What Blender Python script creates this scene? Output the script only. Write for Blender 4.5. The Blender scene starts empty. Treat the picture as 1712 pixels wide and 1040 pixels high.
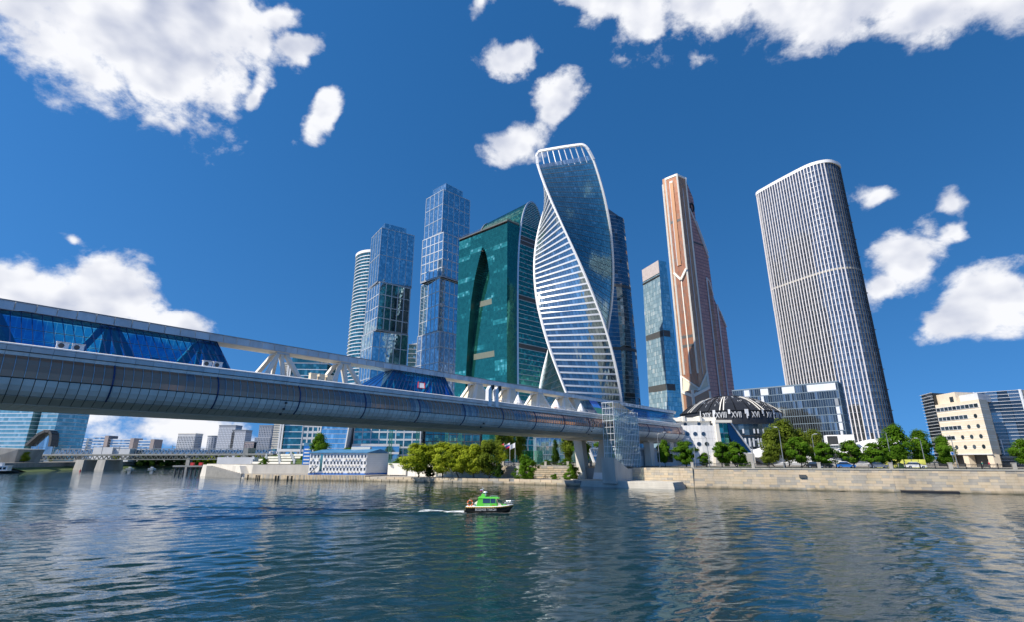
import bpy, bmesh, math, random
from mathutils import Vector, Matrix, noise
random.seed(11)
S = bpy.context.scene
COL = S.collection
R = math.radians
# ------------------------------------------------------------------ camera
cam_d = bpy.data.cameras.new('camera'); cam = bpy.data.objects.new('camera', cam_d); COL.objects.link(cam)
cam.location = (0, 0, 7.3); cam.rotation_euler = (R(90 + 16.45), 0, 0)
cam_d.sensor_fit = 'HORIZONTAL'; cam_d.sensor_width = 36.0; cam_d.lens = 36 * 840 / 1712.0
cam_d.clip_start = 0.1; cam_d.clip_end = 12000
S.camera = cam
# ------------------------------------------------------------------ view
S.view_settings.view_transform = 'Standard'; S.view_settings.look = 'None'
S.view_settings.exposure = 0.30; S.view_settings.gamma = 1.0; S.view_settings.use_curve_mapping = False
# ------------------------------------------------------------------ sun + sky
SUN_TO = Vector((-0.80, -0.42, 0.0)).normalized()
SUN_EL = R(43)
sun_dir = Vector((SUN_TO.x * math.cos(SUN_EL), SUN_TO.y * math.cos(SUN_EL), math.sin(SUN_EL)))
sd = bpy.data.lights.new('sun', 'SUN'); sd.energy = 5.0; sd.angle = R(0.53); sd.color = (1.0, 0.92, 0.79)
so = bpy.data.objects.new('sun', sd); COL.objects.link(so)
so.rotation_euler = (-sun_dir).to_track_quat('-Z', 'Y').to_euler(); so.location = sun_dir * 500
W = bpy.data.worlds.new('World'); S.world = W; W.use_nodes = True
N = W.node_tree.nodes; L = W.node_tree.links; N.clear()
def wn(t, **k):
    n = N.new(t)
    for a, b in k.items(): setattr(n, a, b)
    return n
def wmath(op, a, b=None, c=None):
    n = wn('ShaderNodeMath', operation=op)
    for i, x in enumerate((a, b, c)):
        if x is None: continue
        if isinstance(x, (int, float)): n.inputs[i].default_value = x
        else: L.new(x, n.inputs[i])
    return n.outputs[0]
sky = wn('ShaderNodeTexSky'); sky.sky_type = 'NISHITA'; sky.sun_disc = False
sky.sun_elevation = SUN_EL; sky.sun_rotation = math.atan2(SUN_TO.x, SUN_TO.y)
sky.altitude = 300; sky.air_density = 1.0; sky.dust_density = 0.15; sky.ozone_density = 3.2
hs = wn('ShaderNodeHueSaturation'); hs.inputs['Saturation'].default_value = 1.30; hs.inputs['Value'].default_value = 1.03
hs.inputs['Hue'].default_value = 0.5
L.new(sky.outputs[0], hs.inputs['Color'])
bg = wn('ShaderNodeBackground'); bg.inputs['Strength'].default_value = 0.132
L.new(hs.outputs[0], bg.inputs['Color'])
tc = wn('ShaderNodeTexCoord')
lift = wn('ShaderNodeVectorMath', operation='ADD'); L.new(tc.outputs['Generated'], lift.inputs[0]); lift.inputs[1].default_value = (0, 0, 0.32)
lnrm = wn('ShaderNodeVectorMath', operation='NORMALIZE'); L.new(lift.outputs[0], lnrm.inputs[0]); L.new(lnrm.outputs[0], sky.inputs['Vector'])
sx = wn('ShaderNodeSeparateXYZ'); L.new(tc.outputs['Generated'], sx.inputs[0])
az = wmath('MULTIPLY', wmath('ARCTAN2', sx.outputs[0], sx.outputs[1]), 57.29578)
el = wmath('MULTIPLY', wmath('ARCSINE', sx.outputs[2]), 57.29578)
cx = wn('ShaderNodeCombineXYZ'); L.new(az, cx.inputs[0]); L.new(el, cx.inputs[1])
wz = wn('ShaderNodeTexNoise'); wz.inputs['Scale'].default_value = 9; wz.inputs['Detail'].default_value = 3; L.new(tc.outputs['Generated'], wz.inputs['Vector'])
ws = wn('ShaderNodeVectorMath', operation='SUBTRACT'); L.new(wz.outputs['Color'], ws.inputs[0]); ws.inputs[1].default_value = (.5, .5, .5)
wm = wn('ShaderNodeVectorMath', operation='MULTIPLY_ADD'); L.new(ws.outputs[0], wm.inputs[0]); wm.inputs[1].default_value = (6, 4.5, 0); L.new(cx.outputs[0], wm.inputs[2]); cx = wm
# cumulus banks: azimuth, elevation, half-width, half-height (degrees), tilt
CL = [(-49, 38, 11, 7.0, 0, -.35), (-41.0, 37.2, 7.5, 7.0, 20, -.35), (-50, 43, 13, 7, 0, -.3), (-39.5, 43.0, 7.5, 7, 0, -.35), (-38.5, 34.4, 3.2, 3.4, 0, -.1), (-47, 33.8, 4, 3.0, 0, 0),
      (-30, 42.8, 4.6, 2.2, 20, .22), (-27.6, 40.2, 3.2, 1.8, 30, .15), (-31.5, 39.5, 2.2, 2.6, -20, .28), (-24.3, 35.4, 2.0, 3.4, -20, .12), (-31.5, 35.8, 1.6, 3.2, -25, .22),
      (-4.5, 48, 2.8, 1.8, 30, .35), (0.5, 43.2, 4.6, 2.6, 10), (5.2, 38.5, 5.2, 2.4, 28), (0.5, 35.2, 4.8, 2.6, 30),
      (13, 47.3, 6.5, 2.6, 0), (19, 45.2, 5.4, 4.6, -20), (27, 45.6, 7.5, 4.8, -10, -.2), (36, 42.6, 8, 4.4, -22, -.2), (46, 38.6, 7, 4.2, -30, -.1), (52, 37, 7, 4.5, -25),
      (39.6, 17.6, 3.6, 3.0, 20, -.1), (37.4, 15.6, 2.6, 2.2, 0), (45.2, 12.8, 4.6, 3.0, 12, -.15), (42.2, 11.9, 3.6, 2.2, 10), (48.5, 13.0, 4.0, 3.2, 0),
      (38.6, 23.8, 3.4, 2.0, 8, .22), (44.8, 21.0, 1.8, 2.6, -30, .25), (43.6, 18.8, 2.0, 1.2, 20, .18),
      (-40.5, 14.0, 5.2, 4.0, 0, -.2), (-46.5, 13.6, 5, 2.8, 0, -.1), (-34.0, 12.4, 4.6, 2.7, -10), (-52, 13, 6, 3.4, 0), (-44, 18.0, 1.6, 1.2, 0, .45),
      (-43, 4.0, 9, 4.6, 0), (-31, 2.6, 6.5, 3.0, -10), (-33.5, 6.0, 3.0, 3.6, 0)]
fmin = None
for a, e, ra, re, t, *thin in CL:
    mp = wn('ShaderNodeMapping', vector_type='TEXTURE'); L.new(cx.outputs[0], mp.inputs['Vector'])
    mp.inputs['Location'].default_value = (a, e, 0); mp.inputs['Rotation'].default_value = (0, 0, R(t)); mp.inputs['Scale'].default_value = (ra, re, 1)
    ln = wn('ShaderNodeVectorMath', operation='LENGTH'); L.new(mp.outputs[0], ln.inputs[0])
    lv = ln.outputs['Value'] if not thin else wmath('ADD', ln.outputs['Value'], thin[0])
    fmin = lv if fmin is None else wmath('SMOOTH_MIN', fmin, lv, 0.18)
field = wmath('SUBTRACT', 1.0, fmin)
# the same broken cumulus goes on all round the rest of the sky
nb = wn('ShaderNodeTexNoise'); nb.inputs['Scale'].default_value = 3.1; nb.inputs['Detail'].default_value = 1.5; L.new(tc.outputs['Generated'], nb.inputs['Vector'])
aout = wn('ShaderNodeMapRange'); L.new(wmath('ABSOLUTE', az), aout.inputs[0]); aout.inputs[1].default_value = 56; aout.inputs[2].default_value = 72; aout.clamp = True
eout = wn('ShaderNodeMapRange'); L.new(el, eout.inputs[0]); eout.inputs[1].default_value = 51; eout.inputs[2].default_value = 60; eout.clamp = True
msk = wmath('MAXIMUM', aout.outputs[0], eout.outputs[0])
gen = wmath('ADD', wmath('MULTIPLY', wmath('SUBTRACT', nb.outputs['Fac'], 0.68), 5.0), wmath('MULTIPLY', wmath('SUBTRACT', msk, 1.0), 3.0))
field = wmath('MAXIMUM', field, gen)
def cnoise(scale, detail, rough, off):
    m = wn('ShaderNodeMapping'); L.new(tc.outputs['Generated'], m.inputs['Vector']); m.inputs['Location'].default_value = off; m.inputs['Scale'].default_value = (1, 1, 1.35)
    n = wn('ShaderNodeTexNoise'); n.inputs['Scale'].default_value = scale; n.inputs['Detail'].default_value = detail; n.inputs['Roughness'].default_value = rough
    L.new(m.outputs[0], n.inputs['Vector']); return n
n1 = cnoise(10, 10, 0.60, (0, 0, 0)); n1.inputs['Distortion'].default_value = 0.2
so_ = sun_dir * 0.022
n4 = cnoise(8, 3.5, 0.5, (7, 0, 0)); n2 = cnoise(8, 3.5, 0.5, (7 + so_.x*1.6, so_.y*1.6, so_.z*1.6))
n3 = cnoise(34, 7, 0.65, (3, 1, 2))
dens = wmath('ADD', wmath('MULTIPLY', field, 1.5), wmath('MULTIPLY', wmath('SUBTRACT', n1.outputs['Fac'], 0.52), 3.3))
dens = wmath('ADD', dens, wmath('MULTIPLY', wmath('SUBTRACT', n3.outputs['Fac'], 0.5), 0.75))
cov = wn('ShaderNodeMapRange', interpolation_type='SMOOTHSTEP'); L.new(dens, cov.inputs[0]); cov.inputs[1].default_value = 0.03; cov.inputs[2].default_value = 0.78
shade = wmath('ADD', wmath('MULTIPLY', wmath('SUBTRACT', n4.outputs['Fac'], n2.outputs['Fac']), 3.0), 0.66)
shade = wmath('SUBTRACT', shade, wmath('MULTIPLY', wmath('MAXIMUM', wmath('SUBTRACT', dens, 0.75), 0.0), 0.17))
cr = wn('ShaderNodeValToRGB'); L.new(shade, cr.inputs[0])
cr.color_ramp.elements[0].position = 0.0; cr.color_ramp.elements[0].color = (0.46, 0.51, 0.66, 1)
cr.color_ramp.elements[1].position = 0.80; cr.color_ramp.elements[1].color = (0.93, 0.94, 0.98, 1)
bc = wn('ShaderNodeBackground'); L.new(cr.outputs[0], bc.inputs['Color']); bc.inputs['Strength'].default_value = 0.84
mx = wn('ShaderNodeMixShader'); L.new(cov.outputs[0], mx.inputs[0]); L.new(bg.outputs[0], mx.inputs[1]); L.new(bc.outputs[0], mx.inputs[2])
wo = wn('ShaderNodeOutputWorld'); L.new(mx.outputs[0], wo.inputs['Surface'])
W.cycles.sampling_method = 'MANUAL'; W.cycles.sample_map_resolution = 512
# ------------------------------------------------------------------ materials
M = {}
def pbsdf(name):
    m = bpy.data.materials.new(name); m.use_nodes = True
    nt = m.node_tree; return m, nt, nt.nodes['Principled BSDF']
def mixc(nt, fac, a, b):
    n = nt.nodes.new('ShaderNodeMix'); n.data_type = 'RGBA'
    nt.links.new(fac, n.inputs[0])
    for i, x in ((6, a), (7, b)):
        if isinstance(x, tuple): n.inputs[i].default_value = (*x[:3], 1)
        else: nt.links.new(x, n.inputs[i])
    return n.outputs[2]
def pos_noise(nt, scale, detail=5, stretch=None, rough=0.6):
    g = nt.nodes.new('ShaderNodeNewGeometry'); v = g.outputs['Position']
    if stretch:
        mp = nt.nodes.new('ShaderNodeMapping'); nt.links.new(v, mp.inputs[0]); mp.inputs['Scale'].default_value = stretch; v = mp.outputs[0]
    n = nt.nodes.new('ShaderNodeTexNoise'); n.inputs['Scale'].default_value = scale; n.inputs['Detail'].default_value = detail; n.inputs['Roughness'].default_value = rough
    nt.links.new(v, n.inputs['Vector']); return n.outputs['Fac']
def ramp(nt, fac, stops):
    r = nt.nodes.new('ShaderNodeValToRGB'); nt.links.new(fac, r.inputs[0]); e = r.color_ramp.elements
    while len(e) < len(stops): e.new(0.5)
    for i, (p, c) in enumerate(stops): e[i].position = p; e[i].color = (*c, 1)
    return r.outputs[0]
def mat(name, col, rough=0.6, metal=0.0, var=0.12, vs=0.6, streak=None, bump=0.0, bs=4.0, spec=0.5):
    m, nt, b = pbsdf(name)
    dark = tuple(c * (1 - var) for c in col); light = tuple(min(1, c * (1 + var)) for c in col)
    f = pos_noise(nt, vs, 6, streak)
    f2 = nt.nodes.new('ShaderNodeMapRange'); nt.links.new(f, f2.inputs[0]); f2.inputs[1].default_value = 0.3; f2.inputs[2].default_value = 0.7
    nt.links.new(mixc(nt, f2.outputs[0], dark, light), b.inputs['Base Color'])
    b.inputs['Roughness'].default_value = rough; b.inputs['Metallic'].default_value = metal; b.inputs['Specular IOR Level'].default_value = spec
    if bump:
        bn = nt.nodes.new('ShaderNodeBump'); bn.inputs['Strength'].default_value = 1; bn.inputs['Distance'].default_value = bump
        nt.links.new(pos_noise(nt, bs, 6), bn.inputs['Height']); nt.links.new(bn.outputs[0], b.inputs['Normal'])
    M[name] = m; return m
def attr(nt, nm='rnd'):
    a = nt.nodes.new('ShaderNodeAttribute'); a.attribute_name = nm; return a.outputs['Fac']
def glass(name, stops, rough=0.06, metal=0.9, src='rnd', const=False):
    """reflective coated curtain-wall glass, colour picked per pane"""
    m, nt, b = pbsdf(name)
    if src == 'rnd': f = attr(nt)
    else:
        o = nt.nodes.new('ShaderNodeObjectInfo'); f = o.outputs['Random']
    nt.links.new(ramp(nt, f, stops), b.inputs['Base Color'])
    b.inputs['Roughness'].default_value = rough; b.inputs['Metallic'].default_value = metal; b.inputs['Specular IOR Level'].default_value = 0.8
    M[name] = m; return m
# ------------------------------------------------------------------ mesh builder
class MB:
    def __init__(s): s.v = []; s.f = []; s.m = []; s.a = []
    def quad(s, a, b, c, d, mi=0, r=None):
        i = len(s.v); s.v += [tuple(a), tuple(b), tuple(c), tuple(d)]; s.f.append((i, i+1, i+2, i+3)); s.m.append(mi); s.a.append(random.random() if r is None else r)
    def poly(s, pts, mi=0, r=None):
        i = len(s.v); s.v += [tuple(p) for p in pts]; s.f.append(tuple(range(i, i+len(pts)))); s.m.append(mi); s.a.append(random.random() if r is None else r)
    def hexa(s, p, mi=0, r=None):
        """8 points: bottom ring 0-3 (ccw from above), top ring 4-7"""
        i = len(s.v); s.v += [tuple(q) for q in p]; r = random.random() if r is None else r
        for f in ((3, 2, 1, 0), (4, 5, 6, 7), (0, 1, 5, 4), (1, 2, 6, 5), (2, 3, 7, 6), (3, 0, 4, 7)):
            s.f.append(tuple(i + k for k in f)); s.m.append(mi); s.a.append(r)
    def box(s, x0, y0, z0, x1, y1, z1, mi=0, r=None):
        s.hexa([(x0, y0, z0), (x1, y0, z0), (x1, y1, z0), (x0, y1, z0), (x0, y0, z1), (x1, y0, z1), (x1, y1, z1), (x0, y1, z1)], mi, r)
    def bar(s, p, q, w, h, up=(0, 0, 1), mi=0, r=None):
        p = Vector(p); q = Vector(q); d = (q - p)
        if d.length < 1e-6: return
        d.normalize(); u = Vector(up)
        if abs(d.dot(u)) > 0.98: u = Vector((1, 0, 0))
        sd_ = d.cross(u).normalized(); u = sd_.cross(d).normalized()
        a = sd_ * (w / 2); b = u * (h / 2)
        s.hexa([p - a - b, p + a - b, q + a - b, q - a - b, p - a + b, p + a + b, q + a + b, q - a + b], mi, r)
    def tube(s, p, q, r0, r1=None, n=8, mi=0, cap=True):
        r1 = r0 if r1 is None else r1; p = Vector(p); q = Vector(q); d = (q - p)
        if d.length < 1e-6: return
        d.normalize(); u = Vector((0, 0, 1)) if abs(d.z) < 0.95 else Vector((1, 0, 0)); a = d.cross(u).normalized(); b = a.cross(d)
        i = len(s.v); rr = random.random()
        for k in range(n):
            t = 2 * math.pi * k / n; o = a * math.cos(t) + b * math.sin(t); s.v.append(tuple(p + o * r0))
        for k in range(n):
            t = 2 * math.pi * k / n; o = a * math.cos(t) + b * math.sin(t); s.v.append(tuple(q + o * r1))
        for k in range(n): s.f.append((i + (k+1) % n, i + k, i + n + k, i + n + (k+1) % n)); s.m.append(mi); s.a.append(rr)
        if cap:
            s.f.append(tuple(i + k for k in range(n))); s.m.append(mi); s.a.append(rr)
            s.f.append(tuple(i + n + k for k in reversed(range(n)))); s.m.append(mi); s.a.append(rr)
    def path(s, pts, r, n=8, mi=0):
        for a, b in zip(pts[:-1], pts[1:]): s.tube(a, b, r, r, n, mi)
    def prism(s, poly, z0, z1, mi=0, top=True, bot=False, sides=True, r=None):
        n = len(poly); rr = random.random() if r is None else r
        i = len(s.v); s.v += [(p[0], p[1], z0) for p in poly] + [(p[0], p[1], z1) for p in poly]
        if sides:
            for k in range(n): s.f.append((i + k, i + (k+1) % n, i + n + (k+1) % n, i + n + k)); s.m.append(mi); s.a.append(rr)
        if top: s.f.append(tuple(i + n + k for k in range(n))); s.m.append(mi); s.a.append(rr)
        if bot: s.f.append(tuple(i + k for k in reversed(range(n)))); s.m.append(mi); s.a.append(rr)
    def rings(s, rings, mi=0, cap0=True, cap1=True, closed=True):
        """loft through rings of equal length"""
        i = len(s.v); n = len(rings[0]); rr = random.random()
        for rg in rings: s.v += [tuple(p) for p in rg]
        for j in range(len(rings) - 1):
            for k in range(n if closed else n - 1):
                a = i + j*n + k; b = i + j*n + (k+1) % n; s.f.append((a, b, b + n, a + n)); s.m.append(mi); s.a.append(rr)
        if cap0: s.f.append(tuple(i + k for k in reversed(range(n)))); s.m.append(mi); s.a.append(rr)
        if cap1: s.f.append(tuple(i + (len(rings)-1)*n + k for k in range(n))); s.m.append(mi); s.a.append(rr)
    def mesh(s, name, mats, org=(0, 0, 0), smooth=False):
        me = bpy.data.meshes.new(name); ox, oy, oz = org
        me.from_pydata([(x - ox, y - oy, z - oz) for x, y, z in s.v], [], s.f)
        if not isinstance(mats, (list, tuple)): mats = [mats]
        for m in mats: me.materials.append(M[m] if isinstance(m, str) else m)
        if len(mats) > 1: me.polygons.foreach_set('material_index', s.m)
        at = me.attributes.new('rnd', 'FLOAT', 'FACE'); at.data.foreach_set('value', s.a)
        if smooth: me.polygons.foreach_set('use_smooth', [True] * len(me.polygons))
        me.update(); return me
ORG = {}
def tag(o, label=None, cat=None, group=None, kind=None):
    if label: o['label'] = label
    if cat: o['category'] = cat
    if group: o['group'] = group
    if kind: o['kind'] = kind
    return o
def thing(name, loc, label, cat, group=None, rotz=0.0):
    o = bpy.data.objects.new(name, None); COL.objects.link(o); o.location = loc; o.rotation_euler = (0, 0, rotz)
    o.empty_display_size = 0.5
    ORG[o.name] = tuple(loc) if rotz == 0 else (0, 0, 0); return tag(o, label, cat, group)
def put(name, me, parent=None, loc=(0, 0, 0), rot=(0, 0, 0), sc=(1, 1, 1), kind=None):
    o = bpy.data.objects.new(name, me); COL.objects.link(o); o.location = loc; o.rotation_euler = rot; o.scale = sc
    if parent is not None: o.parent = parent; ORG[o.name] = ORG.get(parent.name, (0, 0, 0))
    if kind: o['kind'] = kind
    return o
def part(name, mb, mats, parent=None, kind=None, smooth=False, label=None):
    org = ORG.get(parent.name, (0, 0, 0)) if parent is not None else (0, 0, 0)
    o = put(name, mb.mesh(name, mats, org, smooth), parent, kind=kind)
    if label: o['label'] = label
    return o
def single(name, mb, mats, label, cat, group=None, smooth=False, org=None):
    """a thing that is one mesh, its origin at its base"""
    if org is None:
        xs = [v[0] for v in mb.v]; ys = [v[1] for v in mb.v]; org = (sum(xs)/len(xs), sum(ys)/len(ys), min(v[2] for v in mb.v))
    o = put(name, mb.mesh(name, mats, org, smooth), None, loc=org); ORG[o.name] = org
    return tag(o, label, cat, group)
def structure(name, mb, mats, smooth=False):
    o = put(name, mb.mesh(name, mats, (0, 0, 0), smooth)); o['kind'] = 'structure'; return o
def copy_tree(o, parent=None):
    c = o.copy(); COL.objects.link(c); c.parent = parent
    for ch in list(o.children): copy_tree(ch, c)
    return c
def text_mesh(txt, size, ext, mname, flip=False):
    cu = bpy.data.curves.new('lettering', 'FONT'); cu.body = txt; cu.size = size; cu.extrude = ext; cu.align_x = 'CENTER'; cu.resolution_u = 2
    o = bpy.data.objects.new('lettering', cu); COL.objects.link(o); dg = bpy.context.evaluated_depsgraph_get(); dg.update()
    me = bpy.data.meshes.new_from_object(o.evaluated_get(dg)); bpy.data.objects.remove(o); bpy.data.curves.remove(cu)
    me.materials.clear(); me.materials.append(M[mname]); return me
# ------------------------------------------------------------------ facade helpers
def lerp(a, b, t): return a + (b - a) * t
def l2(a, b, t): return (a[0] + (b[0]-a[0])*t, a[1] + (b[1]-a[1])*t)
def nrm(a, b):
    dx, dy = b[0]-a[0], b[1]-a[1]; k = math.hypot(dx, dy); return (dy/k, -dx/k)
def dist(a, b): return math.hypot(b[0]-a[0], b[1]-a[1])
def off(p, n, d): return (p[0] + n[0]*d, p[1] + n[1]*d)
def curtain(mb, a, b, z0, z1, cols, rows, tilt=0.004, mi=0, rf=None, gap=0.0, out=0.0, f0=0.0, f1=1.0):
    """panes between plan points a and b, each leaning a hair its own way"""
    n = nrm(a, b); Lw = dist(a, b)
    for i in range(cols):
        s0 = lerp(f0, f1, i / cols) + gap / Lw; s1 = lerp(f0, f1, (i+1) / cols) - gap / Lw
        p = l2(a, b, s0); q = l2(a, b, s1); pw = dist(p, q)
        for j in range(rows):
            y0 = lerp(z0, z1, j / rows) + gap; y1 = lerp(z0, z1, (j+1) / rows) - gap
            tx = random.gauss(0, tilt) * pw; ty = random.gauss(0, tilt) * (y1 - y0)
            d = [out + (-tx - ty) / 2, out + (tx - ty) / 2, out + (tx + ty) / 2, out + (-tx + ty) / 2]
            P = [off(p, n, d[0]), off(q, n, d[1]), off(q, n, d[2]), off(p, n, d[3])]
            r = random.random() if rf is None else rf((s0+s1)/2, (y0+y1)/2, i, j)
            mb.quad((*P[0], y0), (*P[1], y0), (*P[2], y1), (*P[3], y1), mi, r)
def hbars(mb, a, b, zs, h, d, mi=0, ext=0.0):
    n = nrm(a, b); e = ((b[0]-a[0]) / dist(a, b) * ext, (b[1]-a[1]) / dist(a, b) * ext)
    a = (a[0]-e[0], a[1]-e[1]); b = (b[0]+e[0], b[1]+e[1])
    for z in zs:
        p, q = off(a, n, -0.05), off(b, n, -0.05); P, Q = off(a, n, d), off(b, n, d)
        mb.hexa([(*P, z-h/2), (*Q, z-h/2), (*q, z-h/2), (*p, z-h/2), (*P, z+h/2), (*Q, z+h/2), (*q, z+h/2), (*p, z+h/2)], mi)
def vbars(mb, a, b, fs, z0, z1, w, d, mi=0):
    n = nrm(a, b); k = dist(a, b); t = ((b[0]-a[0])/k * w/2, (b[1]-a[1])/k * w/2)
    for f in fs:
        c = l2(a, b, f); p = (c[0]-t[0], c[1]-t[1]); q = (c[0]+t[0], c[1]+t[1])
        P, Q = off(p, n, d), off(q, n, d); p, q = off(p, n, -0.05), off(q, n, -0.05)
        mb.hexa([(*P, z0), (*Q, z0), (*q, z0), (*p, z0), (*P, z1), (*Q, z1), (*q, z1), (*p, z1)], mi)
def edges(poly): return list(zip(poly, poly[1:] + poly[:1]))
def inset(poly, d):
    n = len(poly); out = []
    for i in range(n):
        a, b, c = poly[i-1], poly[i], poly[(i+1) % n]; n1, n2 = nrm(a, b), nrm(b, c)
        k = 1 + n1[0]*n2[0] + n1[1]*n2[1]; out.append((b[0] - (n1[0]+n2[0])*d/k, b[1] - (n1[1]+n2[1])*d/k))
    return out
def frange(a, b, st):
    r = []; x = a
    while x <= b + 1e-6: r.append(x); x += st
    return r
# shared unit box (1 m cube centred on its base)
_u = MB(); _u.box(-.5, -.5, 0, .5, .5, 1)
# ------------------------------------------------------------------ palette
mat('ground_mat', (0.27, 0.25, 0.21), 0.95, var=0.35, vs=0.05, bump=0.05, bs=0.6)
mat('grass', (0.07, 0.11, 0.025), 0.95, var=0.4, vs=0.4, bump=0.08, bs=3)
mat('asphalt', (0.055, 0.055, 0.058), 0.9, var=0.2, vs=0.3)
mat('paving', (0.32, 0.29, 0.25), 0.85, var=0.18, vs=0.7)
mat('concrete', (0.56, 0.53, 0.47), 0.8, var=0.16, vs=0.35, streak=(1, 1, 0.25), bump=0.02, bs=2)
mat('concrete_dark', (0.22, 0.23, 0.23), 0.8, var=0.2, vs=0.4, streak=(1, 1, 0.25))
mat('coping', (0.40, 0.38, 0.34), 0.8, var=0.15, vs=0.8)
mat('white_wall', (0.74, 0.71, 0.64), 0.8, var=0.10, vs=0.5, streak=(1, 1, 0.2))
mat('white_paint', (0.80, 0.80, 0.80), 0.45, var=0.05, vs=0.5)
mat('white_metal', (0.74, 0.76, 0.79), 0.35, 0.25, var=0.07, vs=0.3)
mat('silver', (0.56, 0.60, 0.64), 0.32, 0.7, var=0.08, vs=0.4)
mat('steel_grey', (0.30, 0.32, 0.34), 0.45, 0.5, var=0.1, vs=0.5)
mat('cream', (0.72, 0.62, 0.46), 0.6, var=0.08, vs=0.5)
mat('cream_white', (0.80, 0.76, 0.68), 0.55, var=0.06, vs=0.3)
mat('black_metal', (0.018, 0.019, 0.022), 0.45, var=0.2, vs=2)
mat('dark_core', (0.02, 0.024, 0.028), 0.7, var=0.1)
mat('dark_grey', (0.07, 0.075, 0.08), 0.6, var=0.15)
mat('blue_ring', (0.02, 0.05, 0.16), 0.35, 0.3, var=0.1)
mat('roof_blue', (0.06, 0.20, 0.36), 0.5, var=0.2, vs=0.4)
mat('red', (0.5, 0.03, 0.03), 0.5); mat('green_mast', (0.03, 0.20, 0.15), 0.5)
mat('haze_grey', (0.33, 0.36, 0.42), 0.8, var=0.1); mat('haze_brown', (0.36, 0.31, 0.31), 0.8, var=0.1)  # bluish distance haze mixed into these wall colours
mat('beige_stone', (0.72, 0.62, 0.48), 0.8, var=0.08, vs=0.8, bump=0.01, bs=5)
mat('brick_red', (0.30, 0.13, 0.09), 0.85, var=0.2); mat('pale_grey', (0.55, 0.57, 0.60), 0.7, var=0.08, vs=0.2)
mat('skin', (0.50, 0.32, 0.23), 0.6); mat('orange', (0.80, 0.17, 0.03), 0.5); mat('wood', (0.24, 0.17, 0.11), 0.8, var=0.3, vs=1.2)
mat('boat_green', (0.12, 0.58, 0.06), 0.35, var=0.04); mat('boat_black', (0.012, 0.014, 0.014), 0.3); mat('yellow', (0.75, 0.42, 0.02), 0.5)
mat('flag_blue', (0.02, 0.06, 0.45), 0.7); mat('sign_blue', (0.02, 0.18, 0.60), 0.4); mat('rubber', (0.02, 0.02, 0.02), 0.8)
mat('fabric_cream', (0.78, 0.70, 0.55), 0.9, var=0.06, vs=1)
# stones of the embankment
def stone_mat(name, src):
    m, nt, b = pbsdf(name)
    if src == 'rnd': f = attr(nt)
    else: f = nt.nodes.new('ShaderNodeObjectInfo').outputs['Random']
    c = ramp(nt, f, [(0, (0.53, 0.42, 0.28)), (0.25, (0.60, 0.49, 0.34)), (0.45, (0.47, 0.41, 0.31)), (0.62, (0.63, 0.50, 0.35)), (0.80, (0.40, 0.375, 0.33)), (1, (0.29, 0.28, 0.26))])
    nt.nodes[-1].color_ramp.interpolation = 'CONSTANT' if False else 'LINEAR'
    g = pos_noise(nt, 0.9, 8, (1, 1, 0.5)); st = pos_noise(nt, 0.16, 5, (1, 1, 0.25))
    mr = nt.nodes.new('ShaderNodeMapRange'); nt.links.new(st, mr.inputs[0]); mr.inputs[1].default_value = 0.42; mr.inputs[2].default_value = 0.75; mr.inputs[4].default_value = 0.55
    c = mixc(nt, mr.outputs[0], c, (0.20, 0.175, 0.14))
    mr2 = nt.nodes.new('ShaderNodeMapRange'); nt.links.new(g, mr2.inputs[0]); mr2.inputs[1].default_value = 0.35; mr2.inputs[2].default_value = 0.7; mr2.inputs[4].default_value = 0.35
    c = mixc(nt, mr2.outputs[0], c, (0.62, 0.54, 0.42))
    g2 = nt.nodes.new('ShaderNodeNewGeometry'); sz = nt.nodes.new('ShaderNodeSeparateXYZ'); nt.links.new(g2.outputs['Position'], sz.inputs[0])
    wl_ = nt.nodes.new('ShaderNodeMath'); wl_.operation = 'MULTIPLY_ADD'; nt.links.new(pos_noise(nt, .5, 6, (1, 1, .3)), wl_.inputs[0]); wl_.inputs[1].default_value = -1.3; nt.links.new(sz.outputs[2], wl_.inputs[2])
    al = nt.nodes.new('ShaderNodeMapRange'); nt.links.new(wl_.outputs[0], al.inputs[0]); al.inputs[1].default_value = .05; al.inputs[2].default_value = -.55; al.inputs[3].default_value = 0; al.inputs[4].default_value = .8
    c = mixc(nt, al.outputs[0], c, (0.085, 0.08, 0.05))
    nt.links.new(c, b.inputs['Base Color']); b.inputs['Roughness'].default_value = 0.85
    M[name] = m
stone_mat('stone_obj', 'obj'); stone_mat('stone_rnd', 'rnd')
# glass
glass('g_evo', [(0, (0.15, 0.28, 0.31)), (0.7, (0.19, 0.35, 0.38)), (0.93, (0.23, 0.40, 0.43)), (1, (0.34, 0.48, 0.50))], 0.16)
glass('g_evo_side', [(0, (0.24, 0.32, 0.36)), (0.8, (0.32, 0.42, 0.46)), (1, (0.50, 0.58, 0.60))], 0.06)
glass('g_blue', [(0, (0.26, 0.44, 0.52)), (0.7, (0.38, 0.58, 0.66)), (0.9, (0.58, 0.72, 0.76)), (1, (0.80, 0.86, 0.86))], 0.05)
glass('g_green', [(0, (0.02, 0.16, 0.135)), (0.70, (0.03, 0.22, 0.18)), (0.80, (0.045, 0.31, 0.25)), (0.95, (0.09, 0.45, 0.35)), (1, (0.34, 0.78, 0.62))], 0.08, 0.75)
glass('g_teal', [(0, (0.05, 0.17, 0.17)), (0.7, (0.08, 0.26, 0.26)), (1, (0.22, 0.48, 0.44))], 0.08, 0.8)
glass('g_dark', [(0, (0.06, 0.068, 0.074)), (0.7, (0.13, 0.145, 0.155)), (1, (0.30, 0.33, 0.35))], 0.07, 0.8)
glass('g_imper', [(0, (0.08, 0.13, 0.17)), (0.6, (0.13, 0.20, 0.25)), (0.85, (0.12, 0.10, 0.10)), (1, (0.35, 0.36, 0.40))], 0.06, 0.9)
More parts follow.
